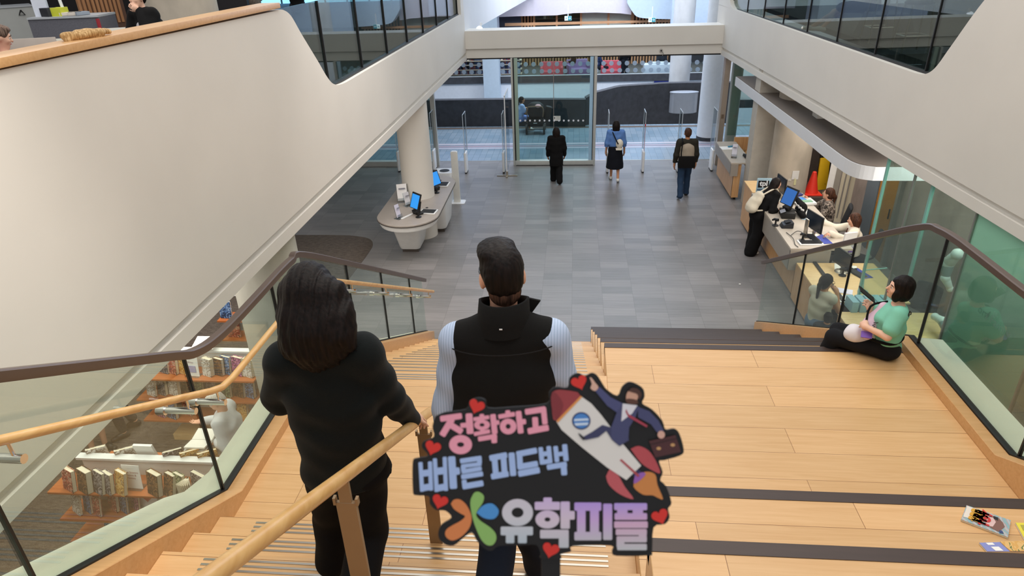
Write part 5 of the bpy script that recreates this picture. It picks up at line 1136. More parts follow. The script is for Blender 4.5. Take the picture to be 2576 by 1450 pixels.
S = SD(0.008); q1, q2 = AZ(2150, 838, 2.70), AZ(2205, 845, 2.68); S.cap(q1, q2, 0.070, 0.060, 0.03, flat=(V3(0, 1, 0.3), 1.3)); S.cap(q1+V3(-0.04, 0, -0.03), q2+V3(0, 0, -0.04), 0.05, 0.05, 0.04); folds(S, 0.004, 34); sdobj(S, 'bag_body', fabric('white_canvas', 'e4dfe2'), t)
S = SD(0.008); S.cap(Y_(2190, 815, 5.56), Y_(2222, 775, 5.58), 0.055, 0.05, 0.03); S.cap(Y_(2190, 815, 5.56), Y_(2182, 842, 5.48), 0.05, 0.05, 0.03); folds(S, 0.006, 40); sdobj(S, 'pink_cloth', fabric('pale_pink', 'e0c0d2'), t)
m = MB(); q = AZ(2180, 843, 2.78); m.obox(q, (0.09, 0.06, 0.012), rx=0.7, rz=-0.3); m.build('purple_print', mat('purple_print', '7a56b4', 0.6), t)
# second floor, left: reader at the table, child, others
def upsit(px, py, z, dz, hd_, label, skin, top, hm, hs, h=1.65, **kw):
    o = AZ(px, py, z); J = sitting((o[0], o[1], 4.30), hd_, 0.46, h, **{k: v for k, v in kw.items() if k in ('hands_z', 'reach', 'lean')})
    return fig2(label, J, skin, top, fabric('dark_trousers', '24242a'), BLACKSH, hm, hs, 0.013, **{k: v for k, v in kw.items() if k not in ('hands_z', 'reach', 'lean', 'zz')}), J
o = AZ(378, 62, 5.2); J = sitting((o[0], o[1]+0.1, 4.30), 2.75, 0.46, 1.76, lean=0.12)
for k in list(J):
    if isinstance(J[k], np.ndarray) and k not in ('fwd', 'lback', 'rback'): J[k] = J[k]
J['lwri'] = J['head']+V3(0.03, -0.07, -0.16); J['lfin'] = J['head']+V3(-0.02, -0.12, -0.10); J['lelb'] = J['head']+V3(0.17, -0.22, -0.46); J['lback'] = V3(0.3, -1, 0); J['lcurl'] = 0.8
def jackx(c):
    J, s, t = c['J'], c['s'], c['t']; S = SD(0.013); bf, up, rt = c['bf'], c['up'], c['rt']
    S.cap(J['pelvis']+up*0.05, J['chest']+up*0.02, 0.10, 0.10, 0.05, flat=(rt, 1.2)); S.cap(J['chest']+bf*0.085, J['pelvis']+bf*0.10+up*0.05, 0.092, 0.095, 0.03, flat=(rt, 1.2)); S.cap(J['chest']+bf*0.06, J['neck']+bf*0.02-up*0.04, 0.07, 0.05, 0.03); S.cut(J['neck']-up*0.015, up); sdobj(S, 'grey_shirt', fabric('pale_grey_jersey', 'b4b0b4'), t)
fig2('person in a black jacket over a pale grey shirt resting chin on hand upstairs', J, SKIN['fair'], BLACKF, fabric('dark_trousers', '24242a'), BLACKSH, HAIRD, 'short', 0.012, top_kw=dict(loose=0.03, hem=0.0, name='jacket'), extra2=jackx)
o = AZ(0, 100, 5.30); J = sitting((o[0]-0.08, o[1]-0.02, 4.30), -1.3, 0.46, 1.36, lean=0.10); J['head'] = AZ(2, 92, 5.42)
dz_ = J['head']-V3(0, 0, 0.16)-J['neck']
for k in list(J):
    if isinstance(J[k], np.ndarray) and k not in ('fwd', 'lback', 'rback', 'head', 'lank', 'rank', 'ltoe', 'rtoe', 'lkne', 'rkne'): J[k] = J[k]+dz_*V3(1, 1, 1)
fig2('child with light brown hair in a red shirt by the left parapet upstairs', J, SKIN['fair'], fabric('red_jersey', 'b3202a'), fabric('dark_trousers', '24242a'), BLACKSH, HAIRG, 'short', 0.012, top_kw=dict(loose=0.02, sleeve='short'), hk=dict(vol=1.06), headdir=(0.75, 0.6, -0.3))
o = AZ(630, 14, 4.95); J = sitting((o[0], o[1]+0.2, 4.30), 0.8, 0.46, 1.70)
fig2('person in a brown-grey coat sitting upstairs just right of the concrete column', J, SKIN['brown'], mat('brown_tweed', '6e6258', 0.9, var=0.3, scale=(30, 30, 30)), fabric('dark_trousers', '24242a'), BLACKSH, HAIRB, 'short', 0.016)
o = AZ(738, -6, 5.05); J = sitting((o[0], o[1]+0.2, 4.30), 0.4, 0.46, 1.70)
fig2('person in black sitting upstairs above the rounded end of the left parapet', J, SKIN['fair'], BLACKF, fabric('dark_trousers', '24242a'), BLACKSH, HAIRB, 'short', 0.016)
# second floor, right: person lounging behind the glass, shoes towards it
sh = APL(2035, 88, (5.2, 0, 0), (1, 0.044, 0)); J = sitting((float(sh[0])+0.9, float(sh[1])-0.5, 4.30), 1.1, 0.40, 1.74, knee=0.50)
J['lank'] = V3(sh[0]+0.02, sh[1]-0.05, 4.42); J['ltoe'] = J['lank']+V3(-0.15, 0.05, -0.03); J['rank'] = V3(sh[0]+0.16, sh[1]-0.22, 4.42); J['rtoe'] = J['rank']+V3(-0.15, 0.05, -0.03)
fig2('person with bare shins and white sneakers lounging behind the upper right glass', J, SKIN['pale'], fabric('grey_top', '595c60'), fabric('grey_shorts', '4c4e52'), WHITESH, HAIRBR, 'short', 0.013, bot_kw=dict(kind='shorts', loose=0.03, name='shorts'))
# people behind the dotted gallery glass
zf = fz(190)-0.45
def gal(px, y, heading, label, top, hm, hs, sit=True, h=1.7):
    c = AY(px, 178, y); o = (float(c[0]), y, zf); J = sitting(o, heading, 0.40, h) if sit else standing(o, heading, h)
    if sit:
        for k in J:
            if isinstance(J[k], np.ndarray) and k not in ('fwd', 'lback', 'rback'): pass
    return fig2(label, J, SKIN['tan'], top, fabric('dark_trousers', '24242a'), BLACKSH, hm, hs, 0.022)
gal(1571, 34.0, 0.3, 'person in black standing between the red chair and the counter in the far gallery', BLACKF, HAIRB, 'short', False)
gal(1663, 35.0, 3.0, 'person in a dark jacket sitting behind the white counter in the far gallery', fabric('dark_navy_uniform', '14161e'), HAIRB, 'short', True)
gal(1444, 35.6, 1.6, 'person in black with long dark hair sitting by the mauve gallery chair', BLACKF, HAIRB, 'long', True)
gal(1505, 34.9, -1.4, 'person in a dark blue top sitting beside the entrance jamb in the far gallery', fabric('dusk_blue', '2c3a5c'), HAIRB, 'short', True)
# ------------------------------------------------------------------ columns, service area shell
column('column_left', (-3.66, 7.0), 0.40, 0.0, 3.35, concrete('grey_green_concrete', 'b4b3a8', var=0.14))
column('column_desk', (-3.515, 14.45), 0.355, 0.0, 3.35, WHITE)
column('column_service', (5.02, 15.75), 0.44, 0.0, 3.35, CONCW)
struct(MB().box((4.27, 16.3, 0), (4.78, 16.75, 3.35)).build('wall_pillar', mat('pale_concrete_pillar', 'b9b3a8', 0.7, var=0.06)))
struct(MB().box((4.24, 16.24, 0), (4.76, 16.30, 0.12)).build('baseboard_pillar', STONE))
struct(MB().box((4.78, 16.2, 0), (4.90, 16.4, 2.9)).build('trim_7', mat('dark_slot', '3a3836', 0.6)))
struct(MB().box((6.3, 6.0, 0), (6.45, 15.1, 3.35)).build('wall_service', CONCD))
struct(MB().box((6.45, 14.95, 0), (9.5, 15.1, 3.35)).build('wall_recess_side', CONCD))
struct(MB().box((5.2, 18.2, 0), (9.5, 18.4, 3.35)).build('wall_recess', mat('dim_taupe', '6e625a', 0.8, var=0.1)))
struct(MB().box((5.35, 18.1, 1.9), (7.3, 18.2, 2.6)).build('wall_recess_panel', mat('pale_panel', 'bdb7ae', 0.6)))
c1, c2, c3 = AZ(1848, 215, 2.55), AZ(2110, 425, 2.55), AZ(2195, 455, 2.55)
ol = [tuple(c1)]+[tuple(q) for q in cat([AZ(2040, 368, 2.55), c2, AZ(2150, 447, 2.55), c3], 5)]+[(6.2, 10.5, 2.55), (6.2, float(c1[1]), 2.55)]
struct(MB().prism(ol, (0, 0, 0.22)).build('ceiling_canopy', WHITE2))
struct(MB().prism([(x+0.02, y, 2.772) for x, y, z in ol], (0, 0, 0.01)).build('ceiling_canopy_top', mat('dark_taupe_top', '6b6158', 0.8)))
struct(MB().box((4.75, 13.7, 2.74), (5.05, 14.0, 3.36)).build('trim_8', WHITE))
# ------------------------------------------------------------------ island desk round the white column
ISL = (-3.49, 14.28)
def stadium(c, rx, ry, z, n=16):
    """plan outline: straight sides along y, round ends"""
    P = []
    for k in range(n+1): a = PI*k/n; P.append((c[0]+rx*math.cos(a), c[1]+(ry-rx)+rx*math.sin(a), z))
    for k in range(n+1): a = PI+PI*k/n; P.append((c[0]+rx*math.cos(a), c[1]-(ry-rx)+rx*math.sin(a), z))
    return P
t = thing('island_desk', 'long round-ended white and grey island desk wrapped around the white column', 'desk', (ISL[0], ISL[1], 0))
GREYTOP = mat('grey_laminate', 'a39a92', 0.4); SAT = mat('satin_white', 'e4e4e2', 0.35)
MB().loft([stadium(ISL, 0.66, 1.73, z) for z in (0.925, 0.96)]).build('worktop', GREYTOP, t, bevel=0.004, seg=1)
MB().loft([stadium(ISL, 0.665, 1.735, z) for z in (0.915, 0.932)]).build('edge_band', mat('dark_edge', '3c3632', 0.5), t)
MB().loft([stadium(ISL, r, q, z) for r, q, z in ((0.50, 1.58, 0.78), (0.60, 1.68, 0.80), (0.63, 1.70, 0.86), (0.63, 1.70, 0.915))]).build('apron', SAT, t, smooth=True)
def rrect(x0, x1, y0, y1, r, z, n=5):
    P = []
    for cx, cy, a0 in ((x1-r, y1-r, 0), (x0+r, y1-r, PI/2), (x0+r, y0+r, PI), (x1-r, y0+r, 3*PI/2)):
        for k in range(n+1): a = a0+PI/2*k/n; P.append((cx+r*math.cos(a), cy+r*math.sin(a), z))
    return P
MB().loft([rrect(-3.80, -3.36, 13.36, 13.95, 0.09, 0.09), rrect(-3.81, -3.34, 13.33, 14.0, 0.09, 0.14), rrect(-3.86, -3.24, 13.0, 14.2, 0.10, 0.80)]).build('pedestal', SAT, t, smooth=True)
MB().loft([rrect(-3.55, -2.98, 14.55, 15.35, 0.12, 0.09), rrect(-3.56, -2.96, 14.5, 15.4, 0.12, 0.16), rrect(-3.75, -2.92, 14.3, 15.55, 0.14, 0.80)]).build('pedestal', SAT, t, smooth=True)
for a in ((-3.76, -3.40, 13.42, 13.9), (-3.5, -3.02, 14.6, 15.3)): MB().box((a[0], a[2], 0), (a[1], a[3], 0.095)).build('kick_plate', mat('dark_kick', '4a423c', 0.5), t)
SCR = mat('blue_screen', '2a7cc8', 0.3, emit='2f86d4', es=0.75)
def kiosk(p, rz, label, w=0.30, h=0.34, scr=SCR):
    """touch terminal on a black foot: screen faces local -y"""
    t = thing('touch_terminal', label, 'computer', tuple(p), rz)
    m = MB(); m.obox((0, 0.02, 0.30), (w, 0.03, h), rx=-0.35); m.build('screen_case', DARK, t, local=True, bevel=0.006)
    MB().obox((0, 0.0035, 0.295), (w-0.04, 0.004, h-0.05), rx=-0.35).build('screen', scr, t, local=True)
    m = MB(); m.box((-0.10, -0.02, 0.0), (0.10, 0.16, 0.03)); m.obox((0, 0.09, 0.14), (0.07, 0.04, 0.26), rx=-0.25); m.obox((0, 0.0, 0.075), (0.16, 0.10, 0.06), rx=0.3); m.build('stand', DARK, t, local=True, bevel=0.008)
    return t
def scanner(p, rz, label):
    t = thing('barcode_scanner', label, 'scanner', tuple(p), rz)
    MB().lathe((0, 0, 0), [(0.06, 0), (0.065, 0.012), (0.02, 0.03), (0.014, 0.12)], 14).build('foot', DARK, t, local=True, smooth=True)
    MB().tube([(0, -0.05, 0.13), (0, 0.04, 0.12), (0, 0.08, 0.09)], [0.03, 0.024, 0.018], 10).build('head', DARK, t, local=True, smooth=True); return t
def trayset(p, rz, label, m2=DARK, w=0.36, d=0.27):
    t = thing('checkout_pad', label, 'pad', tuple(p), rz)
    MB().box((-w/2, -d/2, 0), (w/2, d/2, 0.022)).build('base', SAT, t, local=True, bevel=0.005); MB().box((-w/2+0.03, -d/2+0.025, 0.022), (w/2-0.03, d/2-0.025, 0.026)).build('pad', m2, t, local=True); return t
def brochure(p, rz, label, h=0.28, w=0.16, paper='f0eff0'):
    t = thing('brochure_holder', label, 'brochure holder', tuple(p), rz)
    m = MB(); m.obox((0, 0.02, h/2), (w, 0.006, h), rx=-0.2); m.obox((0, -0.05, 0.05), (w, 0.004, 0.10), rx=-0.2); m.box((-w/2, -0.07, 0), (w/2, 0.08, 0.005)); m.build('holder', ACRYL, t, local=True)
    m = MB(); m.obox((0, 0.008, h/2+0.02), (w-0.02, 0.012, h-0.03), rx=-0.2); m.build('leaflet', mat('leaflet_'+paper, paper, 0.7), t, local=True)
    m = MB(); m.obox((0, -0.018, h*0.78), (w*0.6, 0.003, 0.03), rx=-0.2); m.obox((0, 0.0, h*0.5), (w*0.7, 0.003, 0.02), rx=-0.2); m.build('leaflet_print', mat('soft_grey_print', '8a8a94', 0.7), t, local=True); return t
TZ = 0.961
p = AZ(1047, 540, TZ); kiosk(p, -0.75, 'black touch terminal with a blue screen at the near end of the island desk', 0.30, 0.34)
p = AZ(1098, 480, TZ); kiosk(p, 1.0, 'black touch terminal with a blue screen right of the white column on the island desk', 0.28, 0.34)
p = AZ(1078, 534, TZ); trayset(p, -0.12, 'black checkout pad on a white base beside the blue-screened terminal at the near end')
p = AZ(1113, 465, TZ); trayset(p, -0.05, 'black and white checkout pad at the far end of the island desk', w=0.32, d=0.34)
p = AZ(1053, 547, TZ); scanner(p, 0.8, 'black scanner on a round foot before the near blue-screened terminal')
p = AZ(1099, 486, TZ); scanner(p, 0.2, 'black scanner on the island desk beside the column, by the far terminal')
p = AZ(1024, 546, TZ); tag(MB().obox(p+V3(0, 0, 0.012), (0.05, 0.34, 0.02), rz=-0.5).build('label_strip', SAT, bevel=0.004), 'narrow white strip lying on the near end of the island desk', 'strip')
p = AZ(1014, 508, TZ); brochure(p, 0.3, 'tall sign holder with a white sheet beside the white column', 0.40, 0.24)
p = AZ(1026, 518, TZ); brochure(p, 0.9, 'clear leaflet holder between the tall sign holder and the near terminal', 0.30, 0.16, 'd4d4da')
p = AZ(1003, 550, TZ); brochure(p, 1.1, 'clear leaflet holder at the rounded near end of the island desk', 0.30, 0.14, 'd8d4e2')
for q, l in ((AZ(1074, 523, TZ), 'near'), (AZ(1108, 454, TZ), 'far')):
    tag(MB().lathe(q, [(0.03, 0), (0.03, 0.004)], 16).build('cable_grommet', DARK), 'small dark cable grommet on the %s end of the island desk' % l, 'grommet')
# sanitiser post and white bin
b = AZ(1151, 509, 0); t = thing('sanitiser_post', 'tall white square post on a flat base beside the island desk', 'post', tuple(b))
MB().loft([rrect(b[0]-0.21, b[0]+0.21, b[1]-0.16, b[1]+0.16, 0.06, z) for z in (0, 0.015)]).build('base', WHITEP, t)
MB().box((b[0]-0.085, b[1]-0.05, 0.015), (b[0]+0.085, b[1]+0.05, 1.36)).build('post', mat('ivory_enamel', 'e4e3dc', 0.35), t, bevel=0.008)
MB().box((b[0]-0.06, b[1]-0.045, 1.36), (b[0]+0.06, b[1]+0.045, 1.375)).build('cap', WHITEP, t)
b = (-3.36, 16.75, 0); t = thing('bin', 'white bin with a round dark opening behind the far end of the island desk', 'bin', b)
MB().loft([rrect(b[0]-0.18, b[0]+0.18, b[1]-0.18, b[1]+0.18, 0.05, 0), rrect(b[0]-0.24, b[0]+0.24, b[1]-0.22, b[1]+0.22, 0.06, 0.80), rrect(b[0]-0.24, b[0]+0.24, b[1]-0.22, b[1]+0.22, 0.06, 0.83)]).build('body', WHITEP, t, smooth=True)
MB().lathe((b[0]+0.02, b[1], 0.832), [(0.13, 0), (0.13, 0.004)], 24).build('opening', DARK, t)
# ------------------------------------------------------------------ welcome desk by the gates
GREIGE = mat('greige_laminate', 'b7ad9f', 0.45); GREIGE2 = mat('greige_front', '9a9288', 0.45)
t = thing('welcome_desk', 'welcome desk with greige top and wood panel front beside the security gates', 'desk', (4.5, 17.7, 0))
MB().box((3.92, 16.72, 0.96), (4.45, 18.75, 1.0)).build('countertop', GREIGE, t, bevel=0.004, seg=1)
MB().box((3.92, 16.72, 0.70), (3.97, 18.75, 0.96)).build('front_band', GREIGE2, t)
MB().box((3.92, 16.70, 0.66), (4.10, 16.74, 0.96)).build('end_band', GREIGE2, t)
MB().box((4.02, 16.75, 0.08), (4.07, 18.75, 0.72)).build('front_panel', OAKV, t)
MB().box((4.02, 16.76, 0.08), (4.19, 16.80, 0.96)).build('end_panel', OAKV, t)
MB().box((4.10, 16.85, 0), (4.16, 18.7, 0.08)).build('plinth', DARK, t)
MB().box((4.45, 16.85, 0.70), (5.5, 18.75, 0.74)).build('worktop', OAKH, t)
MB().box((4.40, 18.72, 0.70), (5.6, 18.78, 1.12)).build('screen_panel', OAKV, t)
WP = mat('white_paper', 'f2f2ee', 0.7)
p = AZ(1829, 373, 1.001); tag(MB().obox(p+V3(0, 0, 0.004), (0.34, 0.30, 0.008), rz=0.1).build('paper', WP), 'white sheets on the far end of the welcome desk', 'paper')
p = AZ(1838, 370, 1.01); tag(MB().obox(p+V3(0.0, 0, 0.015), (0.15, 0.05, 0.03), rz=0.4).build('scissors', mat('teal_plastic', '2f86a8', 0.4)), 'teal scissors on top of the white sheets at the welcome desk', 'scissors')
p = AZ(1846, 397, 1.001); brochure(p, -0.3, 'clear leaflet holder standing on the welcome desk', 0.34, 0.14, 'dcdce8')
p = AZ(1862, 382, 0.742); tag(MB().obox(p+V3(0, 0, 0.03), (0.22, 0.18, 0.06), rz=0.5).build('tape_dispenser', mat('tan_card', 'a8875a', 0.6), bevel=0.01), 'tan cardboard tray on the inner worktop of the welcome desk', 'tray')
t = thing('office_phone', 'black desk phone and cables at the near end of the welcome desk', 'phone', (4.42, 17.1, 1.0)); MB().obox((4.42, 17.15, 1.04), (0.20, 0.22, 0.07), rz=0.2, ry=0.2).build('body', DARK, t, bevel=0.01); MB().tube(cat([(4.46, 17.05, 1.04), (4.50, 16.95, 0.95), (4.44, 16.86, 0.90), (4.50, 16.82, 0.86)], 4), 0.012, 6).build('cord', DARK, t)
# ------------------------------------------------------------------ service desk
t = thing('service_desk', 'long service desk with greige top and wood panel front where staff sit', 'desk', (4.3, 13.0, 0))
MB().box((3.90, 11.42, 0.96), (4.98, 14.45, 1.0)).build('countertop', GREIGE, t, bevel=0.004, seg=1)
MB().box((3.90, 11.42, 0.58), (3.95, 14.45, 0.96)).build('front_band', GREIGE2, t)
MB().box((3.90, 11.40, 0.58), (4.6, 11.44, 0.96)).build('end_band', GREIGE2, t)
MB().box((4.06, 11.5, 0.06), (4.11, 14.45, 0.60)).build('front_panel', OAKV, t); MB().box((4.16, 11.5, 0), (4.2, 14.4, 0.06)).build('plinth', DARK, t)
MB().box((3.94, 14.47, 0.06), (4.60, 15.25, 0.985)).build('end_cabinet', OAKV, t); MB().box((3.92, 14.46, 0.985), (4.62, 15.27, 1.01)).build('end_top', OAKH, t)
b = AZ(1916, 503, 1.012); t = thing('desk_sign', 'pale blue sign with white lettering on black, standing on the wooden desk end', 'sign', tuple(b))
c = AY(1916, 476, b[1]); hz = float(c[2])-1.012
MB().obox((b[0], b[1], 1.012+hz), (0.29, 0.02, hz*2), rz=-0.05).build('board', mat('pale_blue_board', 'a9c8d6', 0.5), t, bevel=0.004)
MB().obox((b[0]-0.005, b[1]-0.012, 1.012+hz*1.48), (0.23, 0.006, hz*0.62)).build('logo_field', DARK, t)
text_mesh('lettering', 'tpl', 0.155, WHITEP, (b[0]-0.01, b[1]-0.017, 1.012+hz*1.53), (1, 0, 0), (0, 0, 1), t, bold=0.006)
m = MB()
for q in range(2): m.obox((b[0]-0.03, b[1]-0.012, 1.012+hz*(0.98-0.13*q)), (0.2-0.04*q, 0.004, 0.018))
m.build('text_lines', mat('navy_print', '3a5a78', 0.6), t)
MB().obox((b[0]-0.03, b[1]-0.012, 1.012+hz*0.45), (0.09, 0.005, hz*0.26)).build('picture', mat('blue_picture', '2c5a8c', 0.5), t); MB().obox((b[0]+0.07, b[1]-0.012, 1.012+hz*0.45), (0.08, 0.005, hz*0.26)).build('picture', mat('dark_picture', '1c2630', 0.5), t)
DZ = 1.001
def monitor(p, rz, label, w=0.50, h=0.32, lift=0.12, tilt=0.0):
    t = thing('monitor', label, 'monitor', tuple(p), rz)
    MB().obox((0, 0, lift+h/2), (w, 0.03, h), rx=tilt).build('case', DARK, t, local=True, bevel=0.006); MB().obox((0, -0.017, lift+h/2), (w-0.03, 0.003, h-0.03), rx=tilt).build('screen', mat('dim_screen', '1a2430', 0.2), t, local=True)
    MB().obox((0, 0.03, lift*0.7+0.06), (0.06, 0.03, lift+0.14)).build('arm', STEEL, t, local=True); MB().lathe((0, 0.03, 0), [(0.12, 0), (0.11, 0.012), (0.03, 0.02)], 20).build('foot', STEEL, t, local=True)
    MB().obox((0, 0.020, lift+h*0.62), (0.07, 0.004, 0.035)).build('badge', SAT, t, local=True); return t
def keyboard(p, rz, label, mt=None):
    t = thing('keyboard', label, 'keyboard', tuple(p), rz)
    MB().box((-0.22, -0.07, 0), (0.22, 0.07, 0.018)).build('base', DARK, t, local=True, bevel=0.004); m = MB()
    for r in range(5):
        for k in range(14): m.box((-0.205+k*0.0295, -0.058+r*0.024, 0.018), (-0.18+k*0.0295, -0.038+r*0.024, 0.024))
    m.build('keys', mat('key_grey', '26282c', 0.5), t, local=True); return t
def cable(pts, label, r=0.006): return tag(MB().tube(cat(pts, 5), r, 6).build('cable', DARK, smooth='all'), label, 'cable')
p = AZ(1962, 507, DZ); monitor(p+V3(0.02, 0.14, 0), -1.45, 'black monitor seen edge-on beside the woman in the black outfit', 0.46, 0.34, 0.16)
p = AZ(1972, 545, DZ); kiosk(p+V3(0.05, 0.05, 0.10), -1.15, 'black terminal with a blue screen between the leaning woman and the patterned shirt', 0.34, 0.36, mat('blue_screen_dim', '2c5a9c', 0.3, emit='2f62a8', es=0.5))
t = thing('receipt_printer', 'black box-shaped printer under the blue-screened terminal on the service desk', 'printer', tuple(p)); MB().obox(p+V3(0.06, 0.02, 0.06), (0.26, 0.34, 0.12), rz=-0.1).build('body', DARK, t, bevel=0.012); MB().obox(p+V3(-0.06, -0.06, 0.14), (0.10, 0.16, 0.006), rz=-0.1, ry=-0.4).build('paper_slot', mat('grey_flap', '8e9098', 0.4), t)
p2_ = AZ(2012, 545, DZ); S = SD(0.012); t = thing('black_bag', 'slumped black bag behind the blue-screened terminal on the service desk', 'bag', tuple(p2_))
S.cap(p2_+V3(0.05, 0.18, 0.10), p2_+V3(0.02, -0.12, 0.05), 0.10, 0.06, 0.05); S.cap(p2_+V3(0.0, 0.34, 0.24), p2_+V3(0.06, 0.1, 0.16), 0.05, 0.09, 0.05); folds(S, 0.006, 34); sdobj(S, 'bag_body', BLACKF, t)
m = MB()
for i in range(4): m.obox(p2_+V3(-0.10+0.03*i, 0.10-0.07*i, 0.24-0.02*i), (0.02, 0.07, 0.03), rz=0.5)
m.build('white_tag', SAT, t)
p = AZ(1976, 571, DZ); t = thing('card_reader', 'black wedge-shaped card reader on the service desk', 'card reader', tuple(p)); MB().prism([p+V3(-0.10, -0.10, 0), p+V3(0.12, -0.10, 0), p+V3(0.12, -0.10, 0.12), p+V3(-0.06, -0.10, 0.07)], (0, 0.2, 0)).build('body', mat('charcoal_plastic', '24252a', 0.4), t, bevel=0.012); MB().obox(p+V3(0.02, 0.0, 0.115), (0.10, 0.13, 0.01), ry=-0.25).build('keypad', DARK, t)
p = AZ(1950, 568, DZ); scanner(p, 0.6, 'low black scanner at the public edge of the service desk')
p = AZ(2043, 590, DZ); monitor(p, -1.32, 'black monitor in front of the worker in the cream jumper', 0.52, 0.32, 0.10)
p = AZ(2024, 596, DZ); t = thing('display_stand', 'slim grey stand with a green-tipped mouse cable beside the cream-jumper monitor', 'stand', tuple(p)); MB().obox(p+V3(0, 0, 0.20), (0.02, 0.10, 0.30), rz=0.2).build('panel', STEEL, t); MB().prism([p+V3(-0.10, -0.09, 0), p+V3(0.09, -0.07, 0), p+V3(0.0, 0.09, 0)], (0, 0, 0.008)).build('foot', STEEL, t); MB().tube([p, p+V3(0, 0, 0.2)], 0.01, 8).build('rod', STEEL, t)
p = AZ(2062, 601, DZ); tag(MB().obox(p+V3(0.0, 0.02, 0.003), (0.26, 0.52, 0.005), rz=0.12).build('desk_mat', mat('blue_mat', '24399a', 0.6)), 'blue desk mat under the black keyboard', 'mat')
p = AZ(2048, 602, DZ+0.006); keyboard(p, -1.45, 'black keyboard on the blue mat before the worker in the cream jumper')
p = AZ(2041, 575, DZ); tag(MB().ball(p+V3(0.02, 0, 0.016), (0.032, 0.055, 0.018)).build('computer_mouse', mat('grey_blue_plastic', '9aa4b4', 0.4), smooth='all'), 'pale computer mouse under the hand of the worker in the cream jumper', 'mouse')
p = AZ(2038, 612, DZ); trayset(p, 0.03, 'wide black checkout pad at the near end of the service desk', w=0.42, d=0.22)
p = AZ(2018, 606, DZ); scanner(p, 0.2, 'black scanner on a round foot by the wide checkout pad')
cable([AZ(1978, 585, DZ+0.01), AZ(1995, 600, DZ+0.02), AZ(2000, 615, DZ+0.01), AZ(2008, 622, DZ+0.01)], 'thin black cable trailing along the service desk from the card reader')
cable([AZ(1990, 592, DZ+0.01), AZ(2005, 582, DZ+0.03), AZ(2018, 586, DZ+0.05), AZ(2022, 600, DZ+0.02)], 'black cable looping to the slim grey stand on the service desk')
p = AZ(2021, 511, DZ); t = thing('paper_tray', 'white tray holding blue and green papers before the worker in the patterned shirt', 'tray', tuple(p)); MB().obox(p+V3(0, 0, 0.03), (0.42, 0.34, 0.05), rz=0.1).build('tray', SAT, t, bevel=0.008); MB().obox(p+V3(-0.06, 0.08, 0.062), (0.22, 0.16, 0.012), rz=0.3).build('blue_paper', mat('blue_card', '3f86d0', 0.6), t); MB().obox(p+V3(0.05, -0.05, 0.062), (0.20, 0.13, 0.012), rz=0.1).build('green_paper', mat('sage_card', '7fa88e', 0.6), t)
p = AZ(2014, 536, DZ); tag(MB().obox(p+V3(0.1, 0.02, 0.015), (0.26, 0.20, 0.03), rz=0.2).build('paper_stack', WP, bevel=0.004), 'short stack of white paper beside the black bag on the service desk', 'paper')
p = AZ(2028, 548, DZ); tag(MB().obox(p+V3(0.02, 0.0, 0.004), (0.22, 0.26, 0.006), rz=-0.2).build('leaflet', mat('blue_white_leaflet', 'b4cfe6', 0.6)), 'blue and white leaflet behind the cream-jumper monitor', 'leaflet')
p = AZ(1990, 500, DZ); tag(MB().obox(p+V3(0.12, 0.16, 0.02), (0.34, 0.14, 0.04), rz=0.5).build('folder', mat('navy_folder', '27306e', 0.5)), 'navy folder lying behind the edge-on monitor', 'folder')
def office_chair(loc, rz, label):
    t = thing('office_chair', label, 'chair', loc, rz); FB = fabric('charcoal_mesh', '2a2c30')
    S = SD(0.014); S.cap((-0.13, 0, 0.47), (0.13, 0, 0.47), 0.05, None, 0.03, flat=((0, 1, 0), 4.2)); o = sdobj_local(S, 'seat', FB, t)
    S = SD(0.014); S.cap((0, -0.26, 0.62), (0, -0.34, 1.02), 0.05, 0.045, 0.03, flat=((1, 0, 0), 4.6)); sdobj_local(S, 'backrest', FB, t)
    m = MB(); m.tube([(0, -0.18, 0.44), (0, -0.28, 0.5), (0, -0.30, 0.7)], 0.02, 8); m.tube([(0, 0, 0.42), (0, 0, 0.12)], 0.03, 10); m.build('column', DARK, t, local=True)
    for k in range(5):
        a = 2*PI*k/5; MB().tube([(0, 0, 0.11), (0.28*math.cos(a), 0.28*math.sin(a), 0.07)], [0.026, 0.016], 8).build('leg', DARK, t, local=True); MB().ball((0.28*math.cos(a), 0.28*math.sin(a), 0.03), 0.03, 10, 6).build('caster', DARK, t, local=True)
    return t
def sdobj_local(S, name, m, t):
    k = WM[t]; WM[t] = Matrix.Identity(4); o = sdobj(S, name, m, t); WM[t] = k; WM[o] = k; return o
office_chair((5.34, 13.62, 0), 1.28, 'charcoal office chair behind the worker in the patterned shirt')
office_chair((5.40, 12.20, 0), 1.30, 'charcoal office chair behind the worker in the cream jumper')
office_chair((5.35, 9.75, 0), 2.2, 'charcoal office chair beyond the low wooden desk, partly behind the seated woman in mint')
